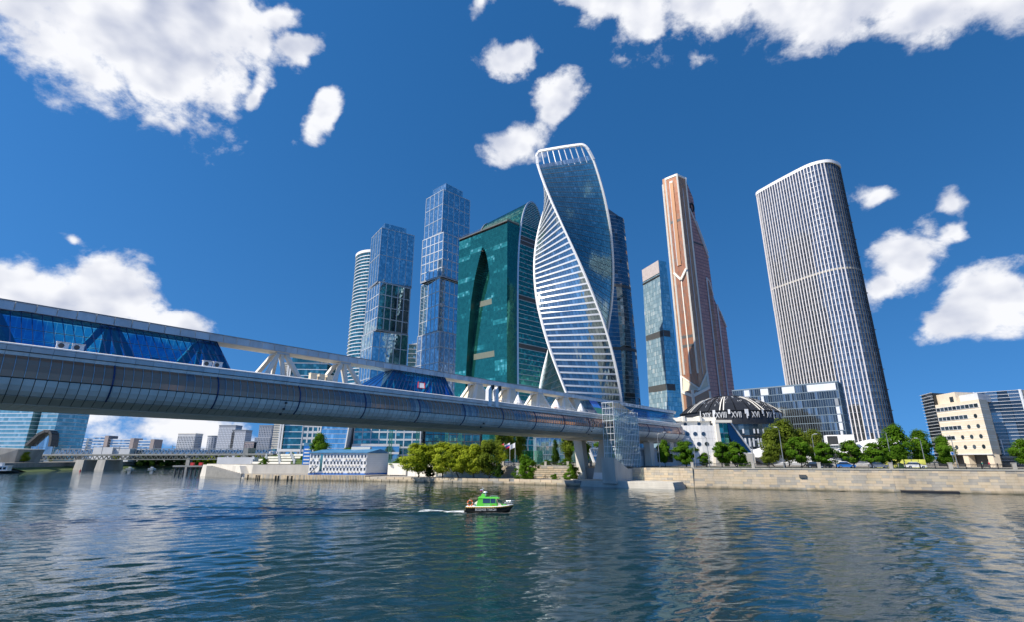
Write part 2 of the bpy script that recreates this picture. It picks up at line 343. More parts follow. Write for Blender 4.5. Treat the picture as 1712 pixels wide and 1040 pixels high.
glass('g_bronze', [(0, (0.37, 0.145, 0.068)), (0.6, (0.47, 0.205, 0.105)), (1, (0.30, 0.19, 0.125))], 0.2, 0.35)
glass('g_bronze_dk', [(0, (0.36, 0.18, 0.09)), (0.6, (0.45, 0.235, 0.12)), (1, (0.58, 0.29, 0.135))], 0.22, 0.2)
glass('g_wing_shade', [(0, (0.40, 0.18, 0.145)), (0.7, (0.45, 0.21, 0.17)), (1, (0.54, 0.29, 0.23))], 0.3, 0.12)  # violet stands for the unlit wing's reflections, put into its glass colour
glass('g_sky', [(0, (0.22, 0.48, 0.54)), (0.75, (0.34, 0.60, 0.64)), (1, (0.58, 0.76, 0.76))], 0.07, 0.8)
glass('g_grey', [(0, (0.25, 0.30, 0.34)), (0.7, (0.38, 0.44, 0.48)), (0.9, (0.55, 0.60, 0.62)), (1, (0.70, 0.72, 0.70))], 0.10, 0.8)
glass('g_lens', [(0, (0.12, 0.14, 0.17)), (0.75, (0.18, 0.21, 0.25)), (1, (0.28, 0.30, 0.32))], 0.06, 0.8)
def tube_glass():
    m, nt, b = pbsdf('g_tube'); M['g_tube'] = m; M['g_tube_rnd'] = m
    f = pos_noise(nt, 0.11, 2, None, 0.4); o = nt.nodes.new('ShaderNodeObjectInfo').outputs['Random']
    ad = nt.nodes.new('ShaderNodeMath'); ad.operation = 'MULTIPLY_ADD'; nt.links.new(o, ad.inputs[0]); ad.inputs[1].default_value = 0.10; nt.links.new(f, ad.inputs[2])
    nt.links.new(ramp(nt, ad.outputs[0], [(0.30, (0.44, 0.20, 0.12)), (0.52, (0.56, 0.27, 0.16)), (0.64, (0.47, 0.25, 0.17)), (0.69, (0.22, 0.20, 0.22)), (0.78, (0.56, 0.44, 0.37))]), b.inputs['Base Color'])
    b.inputs['Roughness'].default_value = 0.07; b.inputs['Metallic'].default_value = 0.35; b.inputs['Specular IOR Level'].default_value = 0.9
tube_glass()
glass('g_mist', [(0, (0.24, 0.38, 0.48)), (0.6, (0.34, 0.50, 0.60)), (0.9, (0.48, 0.62, 0.70)), (1, (0.66, 0.74, 0.78))], 0.12, 0.25)
glass('g_cyan', [(0, (0.18, 0.36, 0.38)), (0.7, (0.26, 0.46, 0.47)), (1, (0.48, 0.64, 0.62))], 0.1, 0.6)
glass('g_window', [(0, (0.03, 0.045, 0.06)), (1, (0.10, 0.15, 0.20))], 0.08, 0.6)
def tinted(name, tint, refl, fac):
    m = bpy.data.materials.new(name); m.use_nodes = True; nt = m.node_tree; nt.nodes.clear()
    t = nt.nodes.new('ShaderNodeBsdfTransparent'); t.inputs[0].default_value = (*tint, 1)
    g = nt.nodes.new('ShaderNodeBsdfGlossy'); g.inputs[0].default_value = (*refl, 1); g.inputs['Roughness'].default_value = 0.04
    fr = nt.nodes.new('ShaderNodeFresnel'); fr.inputs[0].default_value = 1.5
    ad = nt.nodes.new('ShaderNodeMath'); ad.operation = 'ADD'; nt.links.new(fr.outputs[0], ad.inputs[0]); ad.inputs[1].default_value = fac; ad.use_clamp = True
    mx_ = nt.nodes.new('ShaderNodeMixShader'); o = nt.nodes.new('ShaderNodeOutputMaterial')
    nt.links.new(ad.outputs[0], mx_.inputs[0]); nt.links.new(t.outputs[0], mx_.inputs[1]); nt.links.new(g.outputs[0], mx_.inputs[2]); nt.links.new(mx_.outputs[0], o.inputs[0])
    M[name] = m
tinted('glass_blue', (0.09, 0.42, 0.68), (0.35, 0.58, 0.80), 0.15)
tinted('glass_clear', (0.60, 0.72, 0.72), (0.5, 0.65, 0.7), 0.0)
tinted('glass_green', (0.25, 0.62, 0.48), (0.5, 0.9, 0.75), 0.25)
def leaf_mat(name, a, b_, c):
    m = bpy.data.materials.new(name); m.use_nodes = True; nt = m.node_tree; nt.nodes.clear()
    col = ramp(nt, attr(nt), [(0, a), (0.6, b_), (1, c)])
    d = nt.nodes.new('ShaderNodeBsdfDiffuse'); t = nt.nodes.new('ShaderNodeBsdfTranslucent'); mx_ = nt.nodes.new('ShaderNodeMixShader'); mx_.inputs[0].default_value = 0.5
    o = nt.nodes.new('ShaderNodeOutputMaterial'); nt.links.new(col, d.inputs[0]); nt.links.new(col, t.inputs[0])
    nt.links.new(d.outputs[0], mx_.inputs[1]); nt.links.new(t.outputs[0], mx_.inputs[2]); nt.links.new(mx_.outputs[0], o.inputs[0]); M[name] = m
leaf_mat('leaf_willow', (0.20, 0.26, 0.018), (0.36, 0.43, 0.035), (0.50, 0.56, 0.07))
leaf_mat('leaf_mid', (0.06, 0.14, 0.012), (0.11, 0.23, 0.02), (0.20, 0.33, 0.035))
leaf_mat('leaf_dark', (0.03, 0.075, 0.015), (0.055, 0.115, 0.02), (0.09, 0.16, 0.03))
leaf_mat('leaf_olive', (0.10, 0.15, 0.02), (0.17, 0.23, 0.03), (0.25, 0.30, 0.045))
mat('bark', (0.09, 0.07, 0.05), 0.95, var=0.3, vs=3)
# ------------------------------------------------------------------ river
def water_mat():
    m, nt, b = pbsdf('river_water'); M['river_water'] = m
    b.inputs['Base Color'].default_value = (0.007, 0.033, 0.040, 1); b.inputs['Roughness'].default_value = 0.02; b.inputs['IOR'].default_value = 1.46
    b.inputs['Specular IOR Level'].default_value = 0.62
    g = nt.nodes.new('ShaderNodeNewGeometry')
    def wv(scale, st, rot, detail, rough=0.5, dist=0.0):
        mp = nt.nodes.new('ShaderNodeMapping'); nt.links.new(g.outputs['Position'], mp.inputs[0]); mp.inputs['Rotation'].default_value = (0, 0, R(rot)); mp.inputs['Scale'].default_value = (st[0], st[1], 1)
        n = nt.nodes.new('ShaderNodeTexNoise'); n.inputs['Scale'].default_value = scale; n.inputs['Detail'].default_value = detail; n.inputs['Roughness'].default_value = rough; n.inputs['Distortion'].default_value = dist
        nt.links.new(mp.outputs[0], n.inputs['Vector']); return n.outputs['Fac']
    def mul(a, k):
        n = nt.nodes.new('ShaderNodeMath'); n.operation = 'MULTIPLY'; nt.links.new(a, n.inputs[0])
        if isinstance(k, float): n.inputs[1].default_value = k
        else: nt.links.new(k, n.inputs[1])
        return n.outputs[0]
    def add(a, c):
        n = nt.nodes.new('ShaderNodeMath'); n.operation = 'ADD'; nt.links.new(a, n.inputs[0]); nt.links.new(c, n.inputs[1]); return n.outputs[0]
    swell = wv(0.42, (0.45, 1.5), -24, 2, 0.45, 0.3)
    chop = wv(1.25, (0.6, 1.5), -14, 3, 0.5, 0.4)
    rip = wv(4.2, (0.7, 1.4), 8, 2, 0.5)
    gust = wv(0.025, (1, 1.6), 20, 3); mr = nt.nodes.new('ShaderNodeMapRange'); nt.links.new(gust, mr.inputs[0]); mr.inputs[1].default_value = 0.38; mr.inputs[2].default_value = 0.62; mr.inputs[3].default_value = 0.45; mr.inputs[4].default_value = 1.25
    h = add(mul(swell, 0.07), mul(mul(chop, 0.055), mr.outputs[0])); h = add(h, mul(mul(rip, 0.012), mr.outputs[0]))
    bn = nt.nodes.new('ShaderNodeBump'); bn.inputs['Strength'].default_value = 1.0; bn.inputs['Distance'].default_value = 1.0
    nt.links.new(h, bn.inputs['Height']); nt.links.new(bn.outputs[0], b.inputs['Normal'])
water_mat()
import numpy as np
_r = np.random.default_rng(3); NW = 52
_lam = np.exp(_r.uniform(math.log(.42), math.log(4.8), NW)); _dir = np.radians(-90 + 20 + _r.normal(0, 30, NW)); _ph = _r.uniform(0, 6.283, NW)
_k = 2*np.pi/_lam; _amp = .0245*np.where(_lam > 2.5, .8, 1.0)/_k; _kx, _ky = _k*np.cos(_dir), _k*np.sin(_dir)
def wave_h(x, y):
    """height of the river surface: wind waves in patches plus the wake arms of the boat"""
    x = np.atleast_1d(np.asarray(x, float)); y = np.atleast_1d(np.asarray(y, float)); r = np.hypot(x, y) + .01; h = np.zeros_like(x); dr = .0052*r
    patch = .80 + .28*np.sin(x*.045 + y*.02 + 1.3)*np.cos(y*.06 - x*.015) + .18*np.sin(x*.11 - y*.07)
    for a, kx, ky, p, lm in zip(_amp, _kx, _ky, _ph, _lam): h += a*np.sin(kx*x + ky*y + p)*np.clip((lm/dr - 2.2)/2.5, 0, 1)
    h *= patch*np.clip((r - 8)/10, 0, 1)*np.clip((210 - r)/60, 0, 1)
    back = np.clip(-6.3 - x, 0, None); on = (back > 0)*np.exp(-back/55.)*np.clip(back/4, 0, 1)
    for sgn, tn in ((1, .185), (-1, .24)):
        d = (y - (76.6 + sgn*(.5 + tn*back)))*sgn; h += .27*on*(np.exp(-(d/.75)**2) - .75*np.exp(-((d + 1.5)/.9)**2) + .4*np.exp(-((d + 3.1)/1.0)**2))
    return h
th = np.concatenate([np.radians(np.arange(-180, -57, 4.0)), np.radians(np.linspace(-56.5, 56.5, 720)), np.radians(np.arange(58, 177, 4.0))])
rr = np.concatenate([[.5, 6, 12, 17], np.exp(np.linspace(math.log(22), math.log(215), 440)), [240, 300, 400, 550, 800, 1300, 2200, 3400]])
T_, R_ = np.meshgrid(th, rr); X_ = (R_*np.sin(T_)).ravel(); Y_ = (R_*np.cos(T_)).ravel(); Z_ = wave_h(X_, Y_)
nt_, nr_ = len(th), len(rr); ii = (np.arange(nr_ - 1)[:, None]*nt_ + np.arange(nt_)[None, :]); jj = (np.arange(nr_ - 1)[:, None]*nt_ + (np.arange(nt_)[None, :] + 1) % nt_)
F_ = np.stack([ii, ii + nt_, jj + nt_, jj], -1).reshape(-1, 4)
me = bpy.data.meshes.new('river'); me.vertices.add(len(X_)); me.vertices.foreach_set('co', np.stack([X_, Y_, Z_], -1).ravel())
me.loops.add(F_.size); me.loops.foreach_set('vertex_index', F_.ravel().astype(np.int32)); me.polygons.add(len(F_)); me.polygons.foreach_set('loop_start', np.arange(0, F_.size, 4, dtype=np.int32))
me.polygons.foreach_set('use_smooth', np.ones(len(F_), bool)); me.update(calc_edges=True); me.validate(); me.materials.append(M['river_water'])
put('river', me)['kind'] = 'structure'
# ------------------------------------------------------------------ ground: one sheet with the river cut out
GZ = 5.0
far_bank = [(3000, -1005), (108.9, 114.0), (87.8, 121.9), (47.3, 138.0), (29.5, 151.0), (32.5, 159.5), (-13, 176), (-45, 193), (-49, 204), (-80, 209), (-103, 209), (-139, 240), (-152, 262), (-166, 340), (-182, 455)]
bend = [(-260, 463), (-318, 449), (-326, 400), (-292, 307), (-330, 200), (-250, 40), (-60, -3), (0, -2.2), (200, -70), (3000, -1300)]
outer = [(3000, -5000), (-5000, -5000), (-5000, 6000), (6000, 6000), (6000, -1005)]
bm = bmesh.new(); vs = [bm.verts.new((x, y, GZ)) for x, y in far_bank + bend + outer]; bm.faces.new(vs)
bmesh.ops.recalc_face_normals(bm, faces=bm.faces)
if bm.faces[0].normal.z < 0: bmesh.ops.reverse_faces(bm, faces=bm.faces)
bmesh.ops.triangulate(bm, faces=bm.faces); me = bpy.data.meshes.new('ground'); bm.to_mesh(me); bm.free(); me.materials.append(M['ground_mat'])
put('ground', me)['kind'] = 'structure'
# retaining faces of the banks
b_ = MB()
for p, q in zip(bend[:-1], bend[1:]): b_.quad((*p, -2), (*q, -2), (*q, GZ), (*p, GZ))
b2_ = MB()
for p, q in zip(far_bank[4:-1], far_bank[5:]): b2_.quad((*p, -2), (*q, -2), (*q, GZ), (*p, GZ))
single('upper_quay_wall', b2_, 'concrete', 'pale upper river wall behind the quays and landing', 'wall', org=(-60, 205, -2))
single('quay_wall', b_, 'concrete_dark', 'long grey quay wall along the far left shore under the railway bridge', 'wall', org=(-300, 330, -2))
# promenade strips behind the right-hand embankment
def strip(name, pts, d0, d1, z, m):
    s_ = MB()
    for p, q in zip(pts[:-1], pts[1:]):
        n = nrm(p, q)
        s_.quad((*off(p, n, d0), z), (*off(q, n, d0), z), (*off(q, n, d1), z), (*off(p, n, d1), z))
    return structure(name, s_, m)
eb = [(260, 55.6), (108.9, 114.0), (47.3, 138.0), (29.5, 151.0)]
strip('promenade', eb, 0.0, 5.0, GZ + 0.02, 'paving')
strip('grass_verge', eb, 5.0, 9.0, GZ + 0.028, 'grass')
strip('road', eb, 9.0, 22.0, GZ + 0.036, 'asphalt')
strip('pavement', eb, 22.0, 26.0, GZ + 0.14, 'paving')
for k, dd in enumerate((9.4, 15.5, 21.4)): strip('road_marking', eb, dd, dd + 0.16, GZ + 0.041, 'white_paint')
# ------------------------------------------------------------------ granite embankment
emb = thing('embankment_wall', (80, 125, 0), 'long battered granite embankment wall rising from the water on the right', 'wall')
bk = MB(); ePts = [(47.3, 138.0), (87.8, 121.9), (108.9, 114.0), (150, 98.1)]
for p, q in zip(ePts[:-1], ePts[1:]):
    n = nrm(p, q); n = (-n[0], -n[1])
    n = nrm(p, q)
    bk.hexa([(*off(p, n, .42), -2), (*off(q, n, .42), -2), (*off(q, n, -1), -2), (*off(p, n, -1), -2), (*off(p, n, 0.02), 4.8), (*off(q, n, 0.02), 4.8), (*off(q, n, -1), 4.8), (*off(p, n, -1), 4.8)])
part('backing', bk, 'dark_grey', emb)
stones = []; CH = 0.60
for p, q in zip(ePts[:-1], ePts[1:]):
    n = nrm(p, q); Lw = dist(p, q); d = ((q[0]-p[0])/Lw, (q[1]-p[1])/Lw); ang = math.atan2(d[1], d[0])
    for c in range(8):
        t = -random.random() * 1.2 if c else 0.0; t = max(t, 0.0); z = 0.0 + c * CH
        while t < Lw - 0.05:
            ln = min(random.choice((1.0, 1.3, 1.6, 2.0, 2.6)) * random.uniform(.85, 1.15), Lw - t)
            o_ = 0.50 - 0.40 * (c + .5) / 8 + random.uniform(-0.012, 0.03)
            ctr = (p[0] + d[0]*(t + ln/2), p[1] + d[1]*(t + ln/2)); ctr = off(ctr, n, o_ - 0.2)
            stones.append((ctr, z, ln, ang)); t += ln
stones.sort(key=lambda s: math.hypot(s[0][0], s[0][1]) + (1000 if s[0][0] > 116 else 0))
sb = MB(); sb.box(-.5, -.5, 0, .5, .5, 1); stone_me = sb.mesh('stone', 'stone_obj')
rest = MB()
for i, (c, z, ln, ang) in enumerate(stones):
    if i < 300: put('stone', stone_me, emb, (c[0]-80, c[1]-125, z + 0.012), (R(random.gauss(0, .3)), 0, ang), (ln - 0.022, 0.42, CH - 0.022))
    else:
        ca, sa = math.cos(ang)*(ln-.022)/2, math.sin(ang)*(ln-.022)/2; na, nb_ = -math.sin(ang)*.21, math.cos(ang)*.21
        x, y = c; a_ = (x-ca-na, y-sa-nb_); b2 = (x+ca-na, y+sa-nb_); c2 = (x+ca+na, y+sa+nb_); d2 = (x-ca+na, y-sa+nb_)
        rest.hexa([(*a_, z+.012), (*b2, z+.012), (*c2, z+.012), (*d2, z+.012), (*a_, z+CH-.01), (*b2, z+CH-.01), (*c2, z+CH-.01), (*d2, z+CH-.01)])
part('stone', rest, 'stone_rnd', emb, kind='stuff')
cp = MB(); slab = MB()
for p, q in zip(ePts[:-1], ePts[1:]):
    n = nrm(p, q); Lw = dist(p, q); k = int(Lw / 2.2)
    for i in range(k):
        a = off(l2(p, q, i/k + .0006), n, .28); b = off(l2(p, q, (i+1)/k - .0006), n, .28); c = off(l2(p, q, (i+1)/k - .0006), n, -.45); d = off(l2(p, q, i/k + .0006), n, -.45)
        cp.hexa([(*a, 4.82), (*b, 4.82), (*c, 4.82), (*d, 4.82), (*a, 5.10), (*b, 5.10), (*c, 5.10), (*d, 5.10)])
part('coping', cp, 'coping', emb, kind='stuff')
# drain mouth with floating boom low in the wall
dm = MB()
def alongE(x):
    for p, q in zip(ePts[:-1], ePts[1:]):
        if p[0] <= x <= q[0]: t = (x-p[0])/(q[0]-p[0]); return l2(p, q, t), nrm(p, q)
c0, n0 = alongE(88.5); c1, _ = alongE(98.5)
dm.hexa([(*off(c0, n0, 1.2), -.1), (*off(c1, n0, 1.2), -.1), (*off(c1, n0, .3), -.1), (*off(c0, n0, .3), -.1), (*off(c0, n0, 1.2), .35), (*off(c1, n0, 1.2), .35), (*off(c1, n0, .3), .55), (*off(c0, n0, .3), .55)])
single('floating_boom', dm, 'black_metal', 'low black floating boom against the foot of the granite wall', 'boom')
hb = MB(); c0, n0 = alongE(70.0); c1, _ = alongE(71.4)
hb.hexa([(*off(c0, n0, .62), 2.9), (*off(c1, n0, .62), 2.9), (*off(c1, n0, .1), 2.9), (*off(c0, n0, .1), 2.9), (*off(c0, n0, .6), 3.6), (*off(c1, n0, .6), 3.6), (*off(c1, n0, .1), 3.6), (*off(c0, n0, .1), 3.6)])
part('drain_hatch', hb, 'dark_grey', emb)
# railing with stone posts
def railing(name, pts, label, spacing, z):
    t = thing(name, (pts[0][0], pts[0][1], z), label, 'railing')
    pm = MB(); pm.box(-.34, -.34, 0, .34, .34, 1.25); pm.box(-.40, -.40, 1.25, .40, .40, 1.38); pme = pm.mesh('stone_post', 'coping')
    for p, q in zip(pts[:-1], pts[1:]):
        k = max(1, round(dist(p, q) / spacing)); ang = math.atan2(q[1]-p[1], q[0]-p[0])
        for i in range(k):
            a = l2(p, q, i/k); b = l2(p, q, (i+1)/k)
            put('stone_post', pme, t, (a[0]-pts[0][0], a[1]-pts[0][1], 0), (0, 0, ang))
            mbp = MB(); Lb = dist(a, b)
            mbp.bar((*a, z+1.05), (*b, z+1.05), .09, .08); mbp.bar((*a, z+.85), (*b, z+.85), .05, .05); mbp.bar((*a, z+.15), (*b, z+.15), .07, .06)
            kk = int(Lb / 0.24)
            for j in range(kk):
                c = l2(a, b, (j+.5)/kk); mbp.bar((*c, z+.15), (*c, z+1.02), .035, .035)
            for j in range(1, 4):
                c = l2(a, b, j/4); mbp.bar((*c, z), (*c, z+1.25), .14, .14)
            part('rail_bay', mbp, 'black_metal', t)
    return t
n_ = nrm((87.8, 121.9), (47.3, 138.0))
railing('embankment_railing', [off((47.3, 138.0), n_, .1), off((87.8, 121.9), n_, .1), off((108.9, 114.0), n_, .1), off((150, 98.1), n_, .1)], 'black iron railing with stone posts along the granite embankment', 14.2, GZ + 0.12)
# ------------------------------------------------------------------ covered footbridge
KB = 1.13
BD = Vector((0.657, 0.754, 0)).normalized(); BN = Vector((BD.y, -BD.x, 0))
BO = Vector((32.8, 150.7, 0)) * KB
def lp(s, n, z): return (KB*s, -KB*n, 7.3 + KB*(z - 7.3))
def wp(s, n, z):
    l = lp(s, n, z); p = BO + BD * l[0] - BN * l[1]; return (p.x, p.y, l[2])
BANG = math.atan2(BD.y, BD.x)
bridge = thing('footbridge', (BO.x, BO.y, 0), 'two level covered footbridge with rounded glass tube and open roof beam across the river', 'bridge', rotz=BANG)
def panel_mat(name, col, rough, metal, each, dirt):
    m, nt, b = pbsdf(name); M[name] = m
    o = nt.nodes.new('ShaderNodeObjectInfo').outputs['Random']; c = mixc(nt, o, tuple(x*(1 - each) for x in col), tuple(min(1, x*(1 + each)) for x in col))
    f = pos_noise(nt, 0.55, 7, (1, 1, .35)); mr = nt.nodes.new('ShaderNodeMapRange'); nt.links.new(f, mr.inputs[0]); mr.inputs[1].default_value = .45; mr.inputs[2].default_value = .78; mr.inputs[4].default_value = dirt
    nt.links.new(mixc(nt, mr.outputs[0], c, tuple(x*.45 for x in col)), b.inputs['Base Color']); b.inputs['Roughness'].default_value = rough; b.inputs['Metallic'].default_value = metal
    return m
panel_mat('tube_panel', (0.84, 0.87, 0.87), 0.32, 0.05, 0.07, 0.5)
panel_mat('beam_metal', (0.62, 0.66, 0.70), 0.36, 0.45, 0.10, 0.5)
mat('soffit_metal', (0.58, 0.55, 0.48), 0.5, 0.2, var=0.12, vs=0.3)
mat('ledge_white', (0.80, 0.79, 0.77), 0.5, 0.0, var=0.05, vs=0.3)
PT = 0.854; S0 = -122.9
prof_side = [(6.5, 13.15), (7.1, 13.55), (7.5, 14.05), (7.75, 14.62)]
prof_glass = [(7.80, 14.72), (7.80, 15.35), (7.62, 15.98), (7.30, 16.5), (6.95, 16.86)]
prof_fold = [(5.0, 12.47), (6.42, 13.08)]
def strip_mesh(name, prof, w, m, thick=0.06, sides=(1, -1), smooth=True):
    res = []
    for sg in sides:
        mb = MB(); out = []; inn = []
        for i, (n, z) in enumerate(prof):
            a = prof[max(i-1, 0)]; b = prof[min(i+1, len(prof)-1)]; t = Vector((b[0]-a[0], b[1]-a[1])).normalized(); nn = Vector((t.y, -t.x))
            out.append((n, z)); inn.append((n - nn.x*thick, z - nn.y*thick))
        def P(x, q): l = lp(0, sg*q[0], q[1]); return (x, l[1], l[2])
        for i in range(len(prof)-1):
            mb.quad(P(0, out[i]), P(w, out[i]), P(w, out[i+1]), P(0, out[i+1]))
            mb.quad(P(w, inn[i]), P(0, inn[i]), P(0, inn[i+1]), P(w, inn[i+1]))
            mb.quad(P(0, inn[i]), P(0, out[i]), P(0, out[i+1]), P(0, inn[i+1])); mb.quad(P(w, out[i]), P(w, inn[i]), P(w, inn[i+1]), P(w, out[i+1]))
        mb.quad(P(0, inn[0]), P(w, inn[0]), P(w, out[0]), P(0, out[0])); mb.quad(P(0, out[-1]), P(w, out[-1]), P(w, inn[-1]), P(0, inn[-1]))
        me = mb.mesh(name, m)
        res.append(me)
    return res
W1 = PT*KB - 0.075
side_me = strip_mesh('side_panel', prof_side, W1, 'tube_panel'); pane_me = strip_mesh('window_pane', prof_glass, W1 - .01, 'g_tube'); fold_me = strip_mesh('fold_panel', prof_fold, W1, 'soffit_metal')
k0 = int((-152 - S0) / PT); k1 = int((24.5 - S0) / PT)
joined = {'side_panel': MB(), 'window_pane': MB(), 'fold_panel': MB()}
def join_mesh(mb, me, dx):
    i = len(mb.v); mb.v += [(v.co.x + dx, v.co.y, v.co.z) for v in me.vertices]; r = random.random()
    for p in me.polygons: mb.f.append(tuple(i + k for k in p.vertices)); mb.m.append(0); mb.a.append(r)
for k in range(k0, k1 + 1):
    s = S0 + k*PT; x = KB*s + 0.038
    seen = s > -134
    for nm, ms in (('side_panel', side_me), ('window_pane', pane_me), ('fold_panel', fold_me)):
        if seen: put(nm, ms[0], bridge, (x, 0, 0))
        else: join_mesh(joined[nm], ms[0], x)
        join_mesh(joined[nm], ms[1], x)
part('far_side_panel', joined['side_panel'], 'tube_panel', bridge, kind='stuff'); part('far_window_pane', joined['window_pane'], 'g_tube_rnd', bridge, kind='stuff'); part('far_fold_panel', joined['fold_panel'], 'soffit_metal', bridge, kind='stuff')
# dark structure behind the panel joints
def profile_loft(prof, s0, s1, name, m, smooth=False):
    mb = MB(); mb.rings([[lp(s0, n, z) for n, z in prof], [lp(s1, n, z) for n, z in prof]]); return part(name, mb, m, bridge, smooth=smooth)
inner = [(-4.9, 12.6), (4.9, 12.6), (6.3, 13.25), (7.3, 14.1), (7.6, 14.8), (7.58, 15.4), (7.1, 16.4), (6.7, 16.95), (6.4, 17.9), (-6.4, 17.9), (-6.7, 16.95), (-7.1, 16.4), (-7.58, 15.4), (-7.6, 14.8), (-7.3, 14.1), (-6.3, 13.25)]
profile_loft(inner, -152, 25.2, 'inner_tube', 'dark_core')
# soffit panels
so_p = MB()
for k in range(k0, k1 + 1):
    s = S0 + k*PT
    for j in range(5):
        n0_ = -5.0 + 2.0*j; a = lp(s + .02, n0_ + .02, 12.43); b = lp(s + PT - .02, n0_ + 1.98, 12.60)
        so_p.box(a[0], b[1], a[2] + random.uniform(-.006, .006), b[0], a[1], b[2])
part('soffit_panel', so_p, 'soffit_metal', bridge, kind='stuff')
# ribs on the glass and heavy rings every twelfth joint
rb = MB()
def ring_path(mb, s, prof, r, m_n=6):
    for i in range(len(prof)-1): mb.tube(lp(s, *prof[i]), lp(s, *prof[i+1]), r, r, m_n, cap=False)
ribp = [(n + .03, z + .01) for n, z in prof_glass]
for k in range(k0, k1 + 1): ring_path(rb, S0 + k*PT, ribp, .035, 5)
part('glazing_rib', rb, 'silver', bridge, kind='stuff')
for k in range(-3, 15):
    s = S0 + 10.25*k
    if s < -134 or s > 24: continue
    rg = MB(); ring_path(rg, s, [(6.5, 13.1)] + [(n + .05, z) for n, z in prof_side[1:]] + [(n + .05, z) for n, z in prof_glass], .095, 8); part('ring', rg, 'blue_ring', bridge, smooth=True)
# ledge: three stepped strips, in lengths
lg = {}
def ledge_mesh(pts, w, name, m):
    mb = MB(); mb.rings([[(0, lp(0, n, z)[1], lp(0, n, z)[2]) for n, z in pts], [(w, lp(0, n, z)[1], lp(0, n, z)[2]) for n, z in pts]]); return mb.mesh(name, m)
PL = 10.25 / 6
a1 = ledge_mesh([(6.6, 16.86), (6.98, 16.88), (7.02, 17.22), (6.6, 17.24)], PL*KB - .03, 'gutter_panel', 'tube_panel')
a2 = ledge_mesh([(6.5, 17.27), (7.18, 17.29), (7.22, 17.78), (6.5, 17.8)], PL*KB - .03, 'fascia_panel', 'beam_metal')
a3 = ledge_mesh([(5.2, 17.82), (7.26, 17.82), (7.2, 17.95), (6.5, 18.12), (5.2, 18.2)], PL*KB - .008, 'ledge_cap', 'ledge_white')
far_l = MB()
for k in range(-18, 88):
    s = S0 + k*PL
    if s > 24: break
    x = KB*s + .015
    if s > -134:
        put('gutter_panel', a1, bridge, (x, 0, 0)); put('fascia_panel', a2, bridge, (x, 0, 0)); put('ledge_cap', a3, bridge, (x, 0, 0))
for n_s in (-1,):
    far_l.rings([[lp(-152, n, z) for n, z in ((-6.5, 16.9), (-5.2, 18.2), (-7.2, 17.95), (-7.2, 17.2))], [lp(25, n, z) for n, z in ((-6.5, 16.9), (-5.2, 18.2), (-7.2, 17.95), (-7.2, 17.2))]])
part('far_ledge', far_l, 'ledge_white', bridge)
dk = MB(); dk.hexa([lp(-152, 5.6, 17.9), lp(25, 5.6, 17.9), lp(25, -5.6, 17.9), lp(-152, -5.6, 17.9), lp(-152, 5.6, 18.02), lp(25, 5.6, 18.02), lp(25, -5.6, 18.02), lp(-152, -5.6, 18.02)])
part('deck', dk, 'paving', bridge)
# roof beam
bm_ = MB(); bm_.hexa([lp(-152, 1.35, 22.35), lp(34, 1.35, 22.05), lp(34, -1.35, 22.05), lp(-152, -1.35, 22.35), lp(-152, 1.5, 23.30), lp(34, 1.5, 22.80), lp(34, -1.5, 22.80), lp(-152, -1.5, 23.30)])
part('roof_beam', bm_, 'cream_white', bridge)
bp = MB(); bp.box(0.03, -.05, 0, PL*KB - .05, .05, .93*KB); bpm = bp.mesh('beam_panel', 'beam_metal')
def beam_z(s): t = (s + 152) / 186.0; return lerp(22.35, 22.05, t)
for k in range(-8, 92):
    s = S0 + k*PL
    if s < -134 or s > 32: continue
    l = lp(s, 1.62, beam_z(s) + .02); put('beam_panel', bpm, bridge, (l[0] + .015, l[1], l[2]), (0, 0.002, 0))
tr = MB(); tr.bar(lp(-152, 1.66, 23.38), lp(34, 1.66, 22.86), .30, .10); tr.bar(lp(-152, -1.5, 23.36), lp(34, -1.5, 22.86), .30, .10)
part('beam_trim', tr, 'steel_grey', bridge)
# raking struts
strut_s = [-123 + 10.25*i for i in range(-2, 10)]
for sc_ in strut_s:
    zt = beam_z(sc_)
    for dn in (1, -1):
        for ds in (1, -1):
            mb = MB(); mb.bar(lp(sc_ + .45*ds, .75*dn, zt + .05), lp(sc_ + 2.75*ds, 2.4*dn, 17.95), .62, .62, up=(1, 0, 0)); part('strut', mb, 'cream_white', bridge)
    mb = MB()
    for dn in (1, -1): mb.bar(lp(sc_, .75*dn, zt + .05), lp(sc_ + .1, 2.0*dn, 17.95), .5, .5, up=(1, 0, 0))
    part('strut', mb, 'cream_white', bridge)
    mb = MB(); a = lp(sc_ - .9, 1.25, zt - .25); b = lp(sc_ + .9, -1.25, zt); mb.box(a[0], a[1], a[2], b[0], b[1], b[2]); part('strut_plate', mb, 'silver', bridge)
